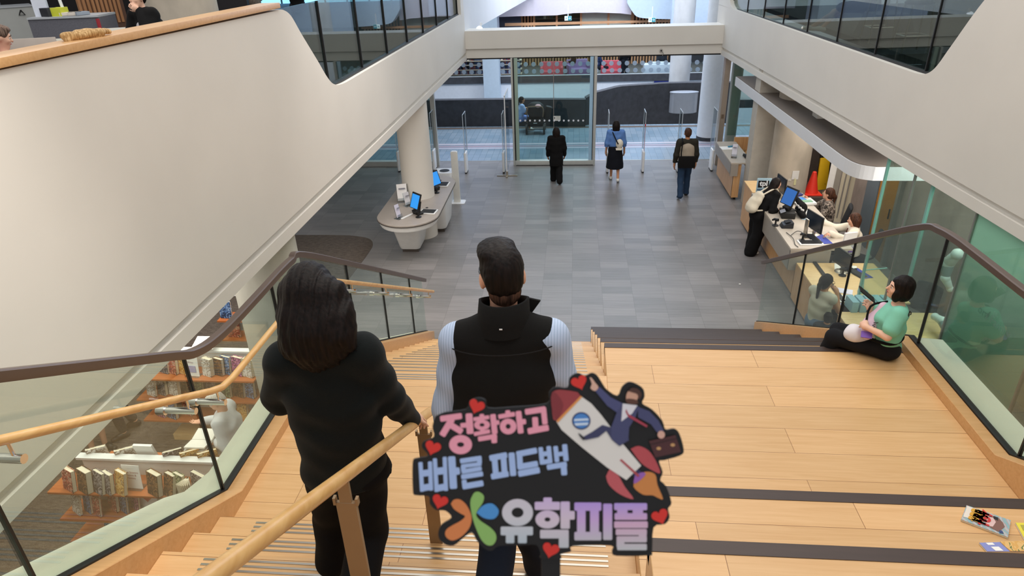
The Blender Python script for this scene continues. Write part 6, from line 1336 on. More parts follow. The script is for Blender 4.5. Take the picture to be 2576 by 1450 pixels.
# recess: door, cone, floor signs, folded tables
d1, d2 = AZ(2012, 480, 0), AZ(2030, 470, 0)
dr = struct(MB().box((5.55, 16.15, 0), (5.62, 17.25, 2.3)).build('door_1', HONEY)); WM[dr] = Matrix.Identity(4)
k_ = AX(2016, 430, 5.54); MB().ball((5.50, 16.35, 1.02), 0.05, 12, 8).build('door_knob', CHROME, dr, smooth='all'); MB().tube([(5.5, 16.35, 1.02), (5.56, 16.35, 1.02)], 0.02, 8).build('knob_stem', CHROME, dr)
p = V3(5.02, 15.75, 0)
def oncol(px, py, off=0.445):
    r = ray(px, py); o = CAM[:2]-p[:2]; a = r[0]**2+r[1]**2; b_ = 2*(o[0]*r[0]+o[1]*r[1]); c_ = o@o-off**2; dd = b_*b_-4*a*c_
    return CAM+r*((-b_-math.sqrt(max(0, dd)))/(2*a))
for px, py, w, h, c, l in ((2001, 441, 0.15, 0.20, 'dcdad6', 'white notice taped to the round bare concrete column'), (1987, 453, 0.07, 0.05, 'd0cabc', 'small beige note taped to the round bare concrete column'), (2000, 457, 0.05, 0.17, 'd4cf9e', 'yellowish strip taped to the round bare concrete column')):
    q = oncol(px, py); a = math.atan2(q[1]-p[1], q[0]-p[0]); tag(MB().obox(q, (0.006, w, h), rz=a).build('notice', mat('note_'+c, c, 0.7)), l, 'notice')
b = AZ(2040, 489, 0); b = V3(5.86, 16.6, 0.42)
t = thing('traffic_cone', 'bright orange-red traffic cone behind the service desk', 'cone', tuple(AZ(2040, 487, 0.5)))
q = AZ(2040, 487, 0.5); CO = mat('cone_red', 'f03a26', 0.5)
MB().box((q[0]-0.2, q[1]-0.2, 0.5), (q[0]+0.2, q[1]+0.2, 0.53)).build('base', CO, t, bevel=0.01); MB().lathe((q[0], q[1], 0.53), [(0.15, 0), (0.045, 0.50), (0.03, 0.51)], 28).build('cone', CO, t, smooth=True)
tag(MB().box((q[0]-0.35, q[1]-0.30, 0), (q[0]+0.45, q[1]+0.35, 0.499)).build('storage_box', mat('dim_box', '4a443e', 0.7)), 'low dark cupboard under the orange cone', 'cupboard')
q = AZ(2066, 470, 0.3); t = thing('floor_sign', 'yellow wet-floor sign leaning beside the orange cone', 'sign', tuple(q))
YL = mat('sign_yellow', 'd8ae18', 0.5); a0 = V3(5.82, 16.05, 0.05)
MB().prism([a0, a0+V3(0.30, 0.08, 0), a0+V3(0.28, 0.25, 1.20), a0+V3(0.04, 0.19, 1.20)], (0.01, -0.04, 0.01)).build('panel', YL, t, bevel=0.01)
m = MB()
for z in (0.55, 0.8, 1.0): m.obox(a0+V3(0.17, 0.02+z*0.16, z), (0.15, 0.01, 0.08))
m.build('lettering_marks', mat('sign_black', '1a1a14', 0.6), t)
for i, (px, py, c, w) in enumerate(((2095, 480, 'e6e4e0', 0.62), (2107, 480, '8d867c', 0.5), (2114, 482, 'b8aE98'.lower(), 0.4))):
    q = V3(5.86+0.10*i, 15.55-0.12*i, 0.0); t = thing('folding_table', ('large white folded table top leaning in the storage recess', 'grey folded table frame leaning behind the white table top', 'beige folded table leaning nearest the concrete wall')[i], 'folding table', tuple(q))
    MB().prism([q, q+V3(w*0.75, -w*0.5, 0), q+V3(w*0.75+0.12, -w*0.5+0.22, 1.75), q+V3(0.12, 0.22, 1.75)], (0.025, 0.035, 0)).build('table_top', mat('board_'+c, c, 0.5), t); t_fold = t; MB().tube([q+V3(w*0.35, -w*0.25-0.03, 0.1), q+V3(w*0.35+0.1, -w*0.25+0.15, 1.6)], 0.015, 8).build('folded_leg', FRAME, t)
q = AZ(2085, 400, 1.9); t = thing('coat_rack', 'black equipment hanging in the dark corner of the storage recess', 'rack', (6.05, 16.5, 0))
MB().box((5.95, 16.45, 0), (6.0, 16.5, 2.0)).build('post', DARK, t); MB().box((5.85, 16.3, 1.6), (6.2, 16.6, 1.95)).build('black_case', DARK, t, bevel=0.02)
m = MB()
for i in range(5): m.tube([(5.9+0.08*i, 16.35, 1.6), (5.92+0.07*i, 16.3, 0.9), (5.9+0.09*i, 16.4, 0.2)], 0.03, 6)
m.build('hanging_straps', DARK, t)
MB().obox((6.22, 15.36, 1.62), (0.20, 0.02, 0.34), rz=-0.6).build('navy_label', mat('navy_box', '1e2a5c', 0.5), t_fold)
q = AX(2054, 368, 6.2); tag(MB().obox((6.0, 18.06, 2.2), (0.10, 0.06, 0.14)).build('wall_phone', DARK, bevel=0.01), 'small black wall device on the pale panel in the recess', 'wall device')
# second, lower wooden desk and third desk beyond it
t = thing('low_desk', 'low wooden desk with a black divider strip beside the cream-jumper worker', 'desk', (4.6, 10.6, 0))
MB().box((4.02, 9.86, 0.72), (5.35, 11.36, 0.75)).build('desktop', OAKH, t, bevel=0.004, seg=1); MB().box((4.02, 9.9, 0.05), (4.06, 11.36, 0.72)).build('front_panel', OAKV, t)
MB().box((4.30, 9.88, 0.75), (4.36, 11.36, 0.775)).build('divider_strip', DARK, t)
for a, c in ((4.5, 9.9), (5.25, 9.9), (5.25, 11.2)): MB().box((a, c, 0), (a+0.05, c+0.05, 0.72)).build('leg', DARK, t)
EZ = 0.751
p = AZ(2085, 650, EZ); t = thing('label_printer', 'grey-black label printer on the low wooden desk', 'printer', tuple(p)); MB().obox(p+V3(0, 0, 0.06), (0.30, 0.22, 0.12), rz=0.05).build('body', mat('charcoal_plastic', '24252a', 0.4), t, bevel=0.02); MB().obox(p+V3(0, 0.02, 0.125), (0.22, 0.14, 0.02), rz=0.05).build('lid', mat('grey_lid', '54565c', 0.4), t, bevel=0.006)
p = AZ(2100, 690, EZ); monitor(p+V3(0.12, 0.1, 0), -1.35, 'black monitor in profile on the low wooden desk', 0.50, 0.30, 0.10)
p = AZ(2119, 694, EZ); scanner(p, 0.3, 'black mouse-shaped scanner on the low wooden desk')
p = AZ(2130, 680, EZ); tag(MB().obox(p+V3(0.0, 0.05, 0.003), (0.36, 0.34, 0.005), rz=-0.3).build('paper', WP), 'white papers spread on the low wooden desk', 'paper')
p = AZ(2165, 692, EZ); tag(MB().obox(p+V3(0.0, 0.05, 0.003), (0.22, 0.40, 0.005), rz=0.3).build('desk_mat', mat('blue_mat', '24399a', 0.6)), 'blue mat at the far side of the low wooden desk', 'mat')
p = AZ(2150, 686, EZ+0.006); keyboard(p, -1.2, 'black keyboard on the low wooden desk')
t = thing('document_rack', 'white rack with purple labels at the back of the low wooden desk', 'rack', tuple(AZ(2130, 640, EZ))); p = AZ(2130, 640, EZ)
MB().obox(p+V3(0, 0, 0.22), (0.24, 0.04, 0.42), rz=0.25).build('panel', SAT, t); MB().obox(p+V3(0.05, -0.03, 0.10), (0.10, 0.01, 0.09), rz=0.25).build('purple_label', mat('purple_print', '7a56b4', 0.6), t); MB().obox(p+V3(0.12, 0.0, 0.26), (0.12, 0.05, 0.07), rz=0.25).build('yellow_pad', mat('yellow_pad', 'e8d860', 0.6), t)
t = thing('low_desk', 'wooden desk nearest the stairs glass with papers and pale blue boxes', 'desk', (4.75, 9.1, 0))
MB().box((4.12, 8.55, 0.72), (5.55, 9.55, 0.75)).build('desktop', OAKH, t, bevel=0.004, seg=1); MB().box((4.14, 8.57, 0.04), (4.18, 9.53, 0.72)).build('side_panel', OAKV, t); MB().box((4.14, 8.57, 0.04), (5.5, 8.60, 0.72)).build('front_panel', OAKV, t)
p = AZ(2120, 752, EZ); tag(MB().obox(p+V3(0, 0, 0.003), (0.34, 0.24, 0.005), rz=0.1).build('paper', WP), 'white forms on the wooden desk nearest the stairs glass', 'paper')
p = AZ(2123, 733, EZ); tag(MB().obox(p+V3(0, 0, 0.003), (0.26, 0.18, 0.005), rz=-0.4).build('paper', mat('lilac_paper', 'd6d2e4', 0.7)), 'lilac-tinted sheets at the back of the wooden desk nearest the stairs glass', 'paper')
PB = mat('pale_blue_card', '8fb4c0', 0.7)
for i in range(6):
    p = AZ(2140+i*21, 777, EZ); l = ('leftmost', 'second from the left', 'third from the left', 'third from the right', 'second from the right', 'rightmost')[i]
    tag(MB().obox(p+V3(0, 0.0, 0.09), (0.10, 0.26, 0.18), rz=0.05).build('file_box', PB, bevel=0.003), 'pale blue file box, %s in the row on the nearest desk' % l, 'box', 'pale blue file boxes')
p = AZ(2170, 735, EZ); t = thing('desk_lamp', 'pale teal desk lamp arm over the file boxes', 'lamp', tuple(p)); MB().tube([p, p+V3(0.0, 0.1, 0.35), p+V3(0.35, 0.12, 0.38)], 0.012, 8).build('arm', mat('teal_metal', '7fb0ac', 0.4), t); MB().lathe(p, [(0.08, 0), (0.08, 0.015)], 16).build('base', mat('teal_metal', '7fb0ac', 0.4), t)
# ------------------------------------------------------------------ teal glass partition and the room behind it
t = thing('glass_partition', 'teal glass partition wall under the right parapet behind the bleachers', 'glass wall', (4.5, 8, 0))
ys = [9.98, 9.2, 8.75, 7.75, 6.3, 4.0]
GX = lambda y: xr_(y)+0.06
for a, c in zip(ys[:-1], ys[1:]): MB().prism([(GX(c), c+0.01, 0), (GX(a), a-0.01, 0), (GX(a), a-0.01, 3.09), (GX(c), c+0.01, 3.09)], (0.012, 0, 0)).build('glass_pane', GLASST, t)
for i, y in enumerate(ys[:-1]): MB().box((GX(y)-0.01, y-(0.035 if i in (0, 2) else 0.012), 0), (GX(y)+0.022, y+0.01, 3.09)).build('pane_edge', mat('teal_edge', '7fb0a6', 0.25) if i in (0, 2) else FRAME, t)
fr = MB().prism([(GX(7.75)+0.015, 7.75, 0.0), (GX(6.3)+0.015, 6.3, 0.0), (GX(6.3)+0.015, 6.3, 3.08), (GX(7.75)+0.015, 7.75, 3.08)], (0.006, 0, 0)); lab(fr.build('frosted_film', FROST, t), 'frosted film')
TX = mat('film_lettering', '7e948c', 0.6)
for s_, sz, px, py in (('to', 0.09, 2505, 790), ('ora Fami y', 0.15, 2500, 810), ('Hello', 0.12, 2448, 740)):
    if s_ == 'Hello': continue
    q = AX(px, py, GX(7.0)-0.002); text_mesh('lettering', s_, sz, TX, q, (0, -1, 0), (0, 0, 1), t)
struct(MB().box((4.6, 6.0, 0.02), (4.61, 6.01, 0.03)).build('trim_9', FRAME)); bpy.data.objects.remove(bpy.data.objects['trim_9'])
dr2 = struct(MB().box((6.24, 12.95, 0), (6.31, 13.75, 2.1)).build('door_2', woodmat('amber_door', '8a5c20', 'a8752e'))); WM[dr2] = Matrix.Identity(4)
MB().box((6.22, 12.85, 0), (6.30, 12.95, 2.2)).build('door_frame', FRAME, dr2); MB().box((6.22, 13.75, 0), (6.30, 14.3, 2.2)).build('door_side_panel', mat('grey_blue_panel', '55626a', 0.5), dr2); MB().tube([(6.2, 13.02, 0.95), (6.2, 13.02, 1.15)], 0.015, 8).build('door_handle', DARK, dr2)
q = AX(2191, 535, 6.29); tag(MB().obox(q, (0.012, 0.08, 0.12)).build('light_switch', WHITEP, bevel=0.002), 'white light switch on the concrete wall seen through the teal glass', 'switch')
ARM = mat('arm_white', 'd4dedd', 0.35); ARMD = mat('arm_grey', '7f8f90', 0.4)
def robot(pts, label, base, rr):
    t = thing('mechanical_arm', label, 'mechanical arm', tuple(base)); n = len(pts)
    for i in range(n-1):
        a, c = pts[i], pts[i+1]; MB().tube([a, a*0.8+c*0.2, a*0.2+c*0.8, c], [rr[i]*0.8, rr[i], rr[i+1], rr[i+1]*0.85], 14).build('link', ARM if i != 1 else ARMD, t, smooth=True)
    for i in range(n): MB().ball(pts[i], rr[i]*1.12, 14, 9).build('joint', ARM, t, smooth='all')
    MB().lathe(base, [(0.16, 0), (0.16, 0.05), (0.09, 0.10)], 20).build('base', ARMD, t, smooth=True); return t
g_ = lambda px, py, x: AX(px, py, x)
robot([g_(2408, 640, 5.5), g_(2385, 662, 5.5), g_(2378, 700, 5.5), g_(2390, 727, 5.6)], 'larger white jointed mechanical arm behind the teal glass, nearest the rail', AZ(2385, 735, 0.0)*V3(1, 1, 1), [0.075, 0.085, 0.06, 0.045])
robot([g_(2352, 797, 5.3), g_(2370, 808, 5.3), g_(2382, 838, 5.3)], 'small white jointed mechanical arm low behind the teal glass by the frosted film', AZ(2375, 842, 0.0), [0.05, 0.06, 0.045])
q = AZ(2375, 744, 0.02); tag(MB().tube([q+V3(-0.28, 0.08, 0.10), q+V3(0.32, -0.10, 0.10)], [0.11, 0.08], 14).build('white_cylinder', ARM, smooth=True), 'white cylinder lying on the dark carpet behind the teal glass', 'cylinder')
q = AZ(2341, 762, 0.02); tag(MB().lathe(q, [(0.15, 0), (0.16, 0.03), (0.08, 0.10), (0.01, 0.12)], 18).build('white_dome', ARM, smooth=True), 'small white dome on the dark carpet behind the teal glass', 'dome')
# ------------------------------------------------------------------ library shelves under the left parapet
COVERS = [mottle('cover_%d' % i, c) for i, c in enumerate((['2b1a12', '5a3a22', '8a6038', '3c2414'], ['3a3438', '6b6468', 'a49a9c', '241f22'], ['c08a3c', 'e0b870', '8a5a24', 'd8c49a'], ['7a2a22', 'b44a3a', 'd8a890', '4a1a16'], ['26324a', '4a6a9a', '8aa8d0', '1a2230'], ['3a4a3a', '6a7a5a', 'a8b088', '2a3020'], ['e0dcd4', 'b8b0a4', '8a7a6c', 'f0ece4'], ['5a2a4a', '9a4a7a', 'd890b0', '3a1a30']))]
PAGE = mat('book_pages', 'e2d9c2', 0.8); SHW = mat('shelf_white', 'd6d9d8', 0.5)
BOOKC = [0]
def book(p, rz, w, h, d, ci, tilt, label, group, open_=False, pale=False):
    """book standing face out on its shelf: width w, height h, thickness d"""
    t = thing('book', label, 'book', tuple(p), rz, group)
    if open_:
        m = MB()
        for k in range(9):
            a = -0.55+k*0.14; m.prism([(0, 0.02, 0), (math.sin(a)*w*0.8, -math.cos(a)*w*0.8+0.02, 0), (math.sin(a)*w*0.8, -math.cos(a)*w*0.8+0.02, h), (0, 0.02, h)], (0.006, 0, 0))
        m.build('pages', PAGE, t, local=True); return t
    m = MB(); m.obox((0, d/2, h/2), (w-0.008, d-0.008, h-0.010), rx=-tilt); m.build('pages', PAGE, t, local=True)
    m = MB(); m.obox((0, 0.002, h/2), (w, 0.005, h), rx=-tilt); m.obox((0, d-0.002, h/2), (w, 0.005, h), rx=-tilt); m.obox((-w/2+0.002, d/2, h/2), (0.004, d, h), rx=-tilt); m.build('cover', COVERS[ci], t, local=True)
    return t
def shelf_unit(x0, x1, yf, levels, depth, ztop, label, base=True):
    t = thing('bookshelf', label, 'bookshelf', ((x0+x1)/2, yf+depth, 0))
    for z in levels: MB().box((x0, yf, z-0.03), (x1, yf+depth, z)).build('shelf', CHERRY, t, bevel=0.004, seg=1)
    MB().box((x0+0.25, yf+depth, 0.0), (x1, yf+depth+0.05, ztop)).build('back_panel', SHW, t); MB().box((x0+0.2, yf+depth-0.02, ztop), (x1, yf+depth+0.07, ztop+0.03)).build('top_rail', mat('rail_white', 'e8eaea', 0.4), t)
    MB().box((x0+0.3, yf+0.08, 0), (x1, yf+depth, 0.10)).build('base', OAKH, t)
    for z in (levels[0],): MB().box((x0+0.3, yf+depth+0.05, z-0.03), (x1, yf+2*depth+0.05, z)).build('rear_shelf', CHERRY, t)
    return t
def stand_sign(p, rz, lines, label, w=0.20, h=0.28, hearts=None):
    t = thing('shelf_sign', label, 'sign', tuple(p), rz)
    MB().obox((0, 0.01, h/2), (w, 0.004, h), rx=-0.15).build('sheet', WP, t, local=True); MB().box((-w/2, -0.05, 0), (w/2, 0.06, 0.004)).build('foot', ACRYL, t, local=True)
    wm = WM[t]
    for i, (s_, dz_, sz, c) in enumerate(lines):
        o = wm @ Vector((0, -0.002-(h/2-dz_)*0.15*-1-0.004, dz_)); o = wm @ Vector((0, 0.006+(dz_-h/2)*0.151-0.003, dz_)); text_mesh('lettering', s_, sz, mat('ink_'+c, c, 0.6), o, wm.to_3x3() @ Vector((1, 0, 0)), wm.to_3x3() @ Vector((0, 0.15, 1)), t)
    return t
x0, yf = -5.68, 5.05
shelf_unit(x0, -3.35, yf, [0.85, 0.45, 0.10], 0.32, 1.05, 'cherry-wood bookshelf with a white back panel, the nearest one under the left glass')
row = [(178, 1232, 0.19, 0.26, 0.05, 3, 0.2, 'red-brown book cut off by the parapet at the left end of the near shelf'), (211, 1243, 0.18, 0.27, 0.07, 0, 0.2, 'thick dark brown leather-look book beside the red-brown one'), (247, 1247, 0.17, 0.26, 0.04, 1, 0.25, 'grey mottled book with cream page edges on the near shelf'), (267, 1249, 0.16, 0.25, 0.05, 1, 0.2, 'dark grey book with thick cream pages left of the orange book'), (303, 1249, 0.16, 0.27, 0.045, 2, 0.25, 'orange and gold book just left of the shelf sign'),
       (385, 1253, 0.19, 0.27, 0.06, 0, 0.2, 'brown book with a pale ornament just right of the shelf sign'), (425, 1254, 0.15, 0.26, 0.05, 0, 0.3, 'brown book with cream pages, second to the right of the shelf sign'), (448, 1257, 0.15, 0.27, 0.04, 5, 0.2, 'dark green-grey book beside the fanned-open book'), (478, 1258, 0.17, 0.25, 0.05, 6, 0.0, 'book standing fanned open with its pages showing'), (502, 1240, 0.20, 0.24, 0.05, 1, 0.15, 'dark book with white scrawled lettering at the right end of the near shelf')]
for i, (px, py, w, h, d, ci, tl, l) in enumerate(row):
    p = AZ(px, py, 0.852); book(V3(p[0], max(p[1], yf+0.03), 0.852), -0.45 if i != 8 else 0.0, w, h, d, ci, tl, l, 'books on the upper board of the near bookshelf', open_=(i == 8))
p = AZ(343, 1224, 0.852); stand_sign(V3(p[0], p[1]-0.02, 0.852), -0.05, [('New Science', 0.205, 0.034, '8a2a2a'), ('Fiction &', 0.17, 0.034, '8a2a2a'), ('Fantasy', 0.135, 0.034, '8a2a2a'), ('~ ~ ~ ~ ~', 0.25, 0.02, '8a8a90')], 'white New Science Fiction and Fantasy sign in the middle of the near bookshelf', 0.21, 0.29)
row2 = [(198, 1290, 0.17, 0.24, 0.03, 6, 'pale grey book spine-out at the left end of the lower near board'), (226, 1286, 0.15, 0.24, 0.03, 4, 'teal-blue book on the lower near board'), (249, 1295, 0.15, 0.24, 0.03, 3, 'pink-patterned book on the lower near board'), (289, 1282, 0.17, 0.24, 0.04, 3, 'red and green striped book on the lower near board'), (315, 1286, 0.15, 0.23, 0.03, 4, 'blue-violet book on the lower near board'), (345, 1280, 0.15, 0.24, 0.03, 7, 'pink and orange book on the lower near board')]
for px, py, w, h, d, ci, l in row2:
    p = AZ(px, py, 0.452); book(V3(p[0], max(p[1], yf+0.04), 0.452), -0.5, w, h, d, ci, 0.2, l, 'books on the lower board of the near bookshelf')
p = AZ(378, 1276, 0.452); t = stand_sign(V3(p[0], p[1], 0.452), -0.05, [], 'white card with a red heart on the lower board of the near bookshelf', 0.22, 0.24)
HEARTM = mat('heart_red', 'b8332c', 0.6)
def heart2d(s, n=20):
    P = []
    for k in range(n*2): a = 2*PI*k/(n*2); P.append((s*0.0625*16*math.sin(a)**3, s*0.0625*(13*math.cos(a)-5*math.cos(2*a)-2*math.cos(3*a)-math.cos(4*a))))
    return P
wm = WM[t]; MB().prism([wm @ Vector((x, 0.004+z*0.151, 0.14+z)) for x, z in heart2d(0.06)], wm.to_3x3() @ Vector((0, -0.003, 0))).build('heart', HEARTM, t)
for i in range(5):
    px, l = ((225, 'white page block of a book lying behind the near shelf top, leftmost'), (300, 'cream book lying on the far board behind the near shelf, second from the left'), (425, 'book with white pages on the far board behind the near shelf, at its middle'), (470, 'cream paperback on the far board behind the near shelf, right of the middle'), (515, 'orange-edged book on the far board behind the near shelf, at its right end'))[i]
    p = AZ(px, 1150, 1.1); book(V3(p[0], yf+0.42, 0.87), 0.5, 0.2, 0.27, 0.035, (6, 6, 1, 2, 2)[i], -0.2, l, 'books behind the near bookshelf')
p = AZ(352, 1150, 1.1); tag(MB().obox((p[0], yf+0.45, 1.03), (0.22, 0.03, 0.33), rx=0.2).build('shelf_sign', WP), 'back of a white shelf sign sticking up behind the near bookshelf', 'sign')
p = AZ(240, 1335, 0.102); book(V3(-5.25, yf+0.12, 0.102), -0.5, 0.17, 0.24, 0.04, 1, 0.2, 'black and white book on the lowest board of the near bookshelf', 'books on the lowest board of the near bookshelf')
# far unit
x0, yf = -5.80, 6.87
shelf_unit(x0, -4.09, yf, [1.08, 0.74, 0.40], 0.32, 1.31, 'cherry-wood bookshelf with three rows of face-out books behind the reading man')
rowA = [(415, 938, 0.16, 0.22, 0.04, 1, 'grey-brown book at the left end of the top row on the far bookshelf'), (436, 940, 0.17, 0.25, 0.05, 3, 'red-brown illustrated book near the left end of the top row'), (462, 940, 0.16, 0.25, 0.05, 2, 'orange book beside the shelf sign on the top row'), (524, 946, 0.15, 0.25, 0.06, 6, 'book with cream pages fanned, first right of the sign on the top row'), (552, 944, 0.15, 0.24, 0.05, 0, 'dark brown book, second right of the sign on the top row'), (571, 940, 0.15, 0.25, 0.04, 4, 'blue book, third right of the sign on the top row'), (600, 944, 0.16, 0.26, 0.05, 7, 'pink-topped book, fourth right of the sign on the top row'), (625, 948, 0.16, 0.25, 0.06, 6, 'white book with a black figure at the right end of the top row')]
rowB = [(384, 995, 0.16, 0.24, 0.03, 6, 'white book with script lettering at the left end of the middle row'), (410, 993, 0.15, 0.23, 0.05, 1, 'grey photo-covered book, second in the middle row'), (440, 994, 0.17, 0.23, 0.05, 6, 'white book with rows of text, third in the middle row'), (474, 985, 0.17, 0.25, 0.03, 0, 'dark book with an orange lower half, fourth in the middle row'), (504, 984, 0.17, 0.25, 0.03, 5, 'dark green book, fifth in the middle row'), (536, 984, 0.17, 0.25, 0.03, 1, 'dark book beside the handrail bend in the middle row'), (572, 998, 0.15, 0.24, 0.04, 5, 'olive book right of the handrail bend in the middle row'), (604, 998, 0.17, 0.25, 0.05, 0, 'brown book, second from the right in the middle row'), (630, 1000, 0.16, 0.23, 0.05, 4, 'dark blue book at the right end of the middle row')]
rowC = [(408, 1048, 0.16, 0.23, 0.03, 7, 'purple book at the left end of the bottom row on the far bookshelf'), (435, 1052, 0.17, 0.25, 0.05, 4, 'pale blue patterned book, second in the bottom row'), (474, 1044, 0.16, 0.22, 0.04, 3, 'dark red book, third in the bottom row'), (613, 1054, 0.17, 0.24, 0.04, 2, 'orange and cream book beside the pale shirt in the bottom row')]
for rw, z, gname in ((rowA, 1.082, 'top'), (rowB, 0.742, 'middle'), (rowC, 0.402, 'bottom')):
    for px, py, w, h, d, ci, l in rw:
        p = AZ(px, py, z); book(V3(p[0], min(max(p[1], yf+0.03), yf+0.2), z), -0.35, w, h, d, ci, 0.15, l, 'books in the %s row of the far bookshelf' % gname)
p = AZ(492, 940, 1.082); t = stand_sign(V3(p[0], yf+0.1, 1.082), -0.1, [('Fiction', 0.20, 0.03, '8a2a4a')], 'white shelf sign with a lilac square on the top row of the far bookshelf', 0.2, 0.30)
wm = WM[t]; MB().prism([wm @ Vector((x, 0.004+(z-0.15)*0.151, z)) for x, z in ((-0.06, 0.06), (0.06, 0.06), (0.06, 0.15), (-0.06, 0.15))], wm.to_3x3() @ Vector((0, -0.004, 0))).build('lilac_square', mat('lilac_square', 'a9a4c8', 0.6), t)
p = AZ(497, 890, 1.4); tag(MB().obox((p[0], yf+0.36, 1.43), (0.30, 0.22, 0.012), rx=0.3).build('paper', WP), 'white sheet lying on top of the far bookshelf', 'paper')
# third unit by the concrete column
x0, yf = -5.6, 8.80
shelf_unit(x0, -4.2, yf, [0.85, 0.50, 0.12], 0.30, 1.15, 'cherry-wood bookshelf farthest down, partly behind the concrete column and rail cap')
p = AZ(588, 782, 0.852); book(V3(p[0], yf+0.1, 0.852), -0.1, 0.20, 0.28, 0.03, 4, 0.15, 'bright blue and pink picture book on the farthest bookshelf', 'books on the farthest bookshelf')
p = AZ(600, 838, 0.502); book(V3(p[0], yf+0.1, 0.502), -0.1, 0.22, 0.26, 0.03, 3, 0.15, 'red and blue picture book on the lower board of the farthest bookshelf', 'books on the farthest bookshelf')
# ------------------------------------------------------------------ picture books on the bleacher
BZ = ZL+0.441+0.001
def comic(pxs, th, label, m, cat_='book'):
    P = [AZ(px, py, BZ) for px, py in pxs]; t = thing('book', label, cat_, tuple(base_of(P)))
    MB().prism([q+V3(0, 0, 0.001) for q in P], (0, 0, th-0.002)).build('pages', PAGE, t); o = MB().prism([q+V3(0, 0, th-0.002) for q in P], (0, 0, 0.002)).build('cover', m, t); return t, [q+V3(0, 0, th+0.0005) for q in P], o
def quadpt(P, u, v): return P[0]*(1-u)*(1-v)+P[1]*u*(1-v)+P[2]*u*v+P[3]*(1-u)*v
PN = [0]
def patch(P, us, m, o, name, h=0.0008):
    PN[0] += 1; MB().prism([quadpt(P, u, v) for u, v in us], (0, 0, h+0.0004*(PN[0] % 7))).build(name, m, o)
def wavy(name, cs):
    m = bpy.data.materials.new(name); m.use_nodes = True; nt = m.node_tree; p = nt.nodes['Principled BSDF']
    tc = nd(nt, 'ShaderNodeTexCoord'); wv = nd(nt, 'ShaderNodeTexWave', Scale=9.0, Distortion=7.0, Detail=2.0); nt.links.new(tc.outputs['Object'], wv.inputs['Vector'])
    rp = nd(nt, 'ShaderNodeValToRGB'); rp.color_ramp.interpolation = 'CONSTANT'; e = rp.color_ramp.elements; e[0].color = srgb(cs[0]); e[1].color = srgb(cs[1]); e[1].position = 0.55; q = rp.color_ramp.elements.new(0.8); q.color = srgb(cs[2])
    nt.links.new(wv.outputs['Fac'], rp.inputs[0]); nt.links.new(rp.outputs[0], p.inputs['Base Color']); p.inputs['Roughness'].default_value = 0.35; return m
t, P, o = comic([(2430, 1276), (2541, 1314), (2534, 1357), (2416, 1312)], 0.014, 'comic book with a pale blue and pink wavy cover lying on the upper bleacher', wavy('wavy_cover', ('8fb0b4', 'd8938e', 'a9c0c2')))
patch(P, [(0.02, 0.05), (0.20, 0.05), (0.20, 0.75), (0.02, 0.8)], mat('cream_label', 'e2d8cc', 0.5), o, 'cream_panel')
patch(P, [(0.55, 0.2), (0.72, 0.1), (0.84, 0.3), (0.9, 0.5), (0.8, 0.9), (0.62, 0.85), (0.5, 0.6)], mat('brown_shape', '7e5a50', 0.5), o, 'brown_shape')
patch(P, [(0.50, 0.30), (0.62, 0.22), (0.70, 0.42), (0.66, 0.75), (0.55, 0.8), (0.49, 0.6)], mat('pink_figure', 'd9b8b4', 0.5), o, 'pink_shape'); patch(P, [(0.62, 0.12), (0.72, 0.12), (0.74, 0.3), (0.64, 0.28)], mat('black_shape', '1c1a20', 0.5), o, 'black_shape'); patch(P, [(0.80, 0.82), (0.86, 0.78), (0.90, 0.9), (0.82, 0.96)], mat('blue_shape', '3c4a7a', 0.5), o, 'blue_shape')
ux = -unit(P[3]-P[0]); uy = unit(P[0]-P[1])
for w_, u, c in (('BBB', 0.26, 'd8a032'), ('YRB', 0.335, 'd8a032'), ('HUI', 0.41, 'c8302c'), ('TOY', 0.485, 'c8302c')): text_mesh('title', w_, 0.066, mat('title_'+c, c, 0.5), quadpt(P, u, 0.46), ux, uy, o, depth=0.004, bold=0.004)
t, P, o = comic([(2462, 1370), (2585, 1366), (2592, 1392), (2482, 1392)], 0.012, 'blue and yellow picture book at the edge of the upper bleacher', mat('periwinkle_cover', '8a92cc', 0.4))
patch(P, [(0.42, 0.0), (1, 0.0), (1, 1), (0.52, 1)], mottle('yellow_scene', ['d8a860', 'e0b878', '6a7a4a', 'e8c890']), o, 'picture'); patch(P, [(0.12, 0.05), (0.26, 0.05), (0.28, 0.3), (0.14, 0.3)], WP, o, 'white_label'); patch(P, [(0.16, 0.5), (0.33, 0.5), (0.38, 0.95), (0.2, 0.95)], WP, o, 'white_label')
t, P, o = comic([(2553, 1320), (2610, 1322), (2625, 1362), (2575, 1360)], 0.014, 'yellow book cut off by the right edge of the view on the upper bleacher', mat('lemon_cover', 'e8da4a', 0.4))
patch(P, [(0.15, 0.15), (0.35, 0.15), (0.35, 0.5), (0.15, 0.5)], mat('olive_label', 'b0a84a', 0.5), o, 'label')
# ------------------------------------------------------------------ stroller
b = AZ(1347, 338, 0); sx, sy = float(b[0]), float(b[1])+0.25
t = thing('stroller', 'black pushchair with large wheels standing behind the entrance glass', 'stroller', (sx, sy, 0)); BK = mat('stroller_black', '101116', 0.7); TY_ = mat('tyre_black', '161616', 0.6)
MB().loft([rrect(sx-0.24, sx+0.24, sy-0.22, sy+0.22, 0.08, 0.26), rrect(sx-0.30, sx+0.30, sy-0.28, sy+0.25, 0.10, 0.45), rrect(sx-0.30, sx+0.30, sy-0.26, sy+0.25, 0.10, 0.52)]).build('basket', BK, t, smooth=True)
MB().loft([rrect(sx-0.22, sx+0.22, sy-0.15, sy+0.28, 0.08, 0.52), rrect(sx-0.27, sx+0.27, sy-0.2, sy+0.30, 0.1, 0.72), rrect(sx-0.25, sx+0.25, sy-0.18, sy+0.3, 0.1, 0.92)]).build('seat_shell', BK, t, smooth=True)
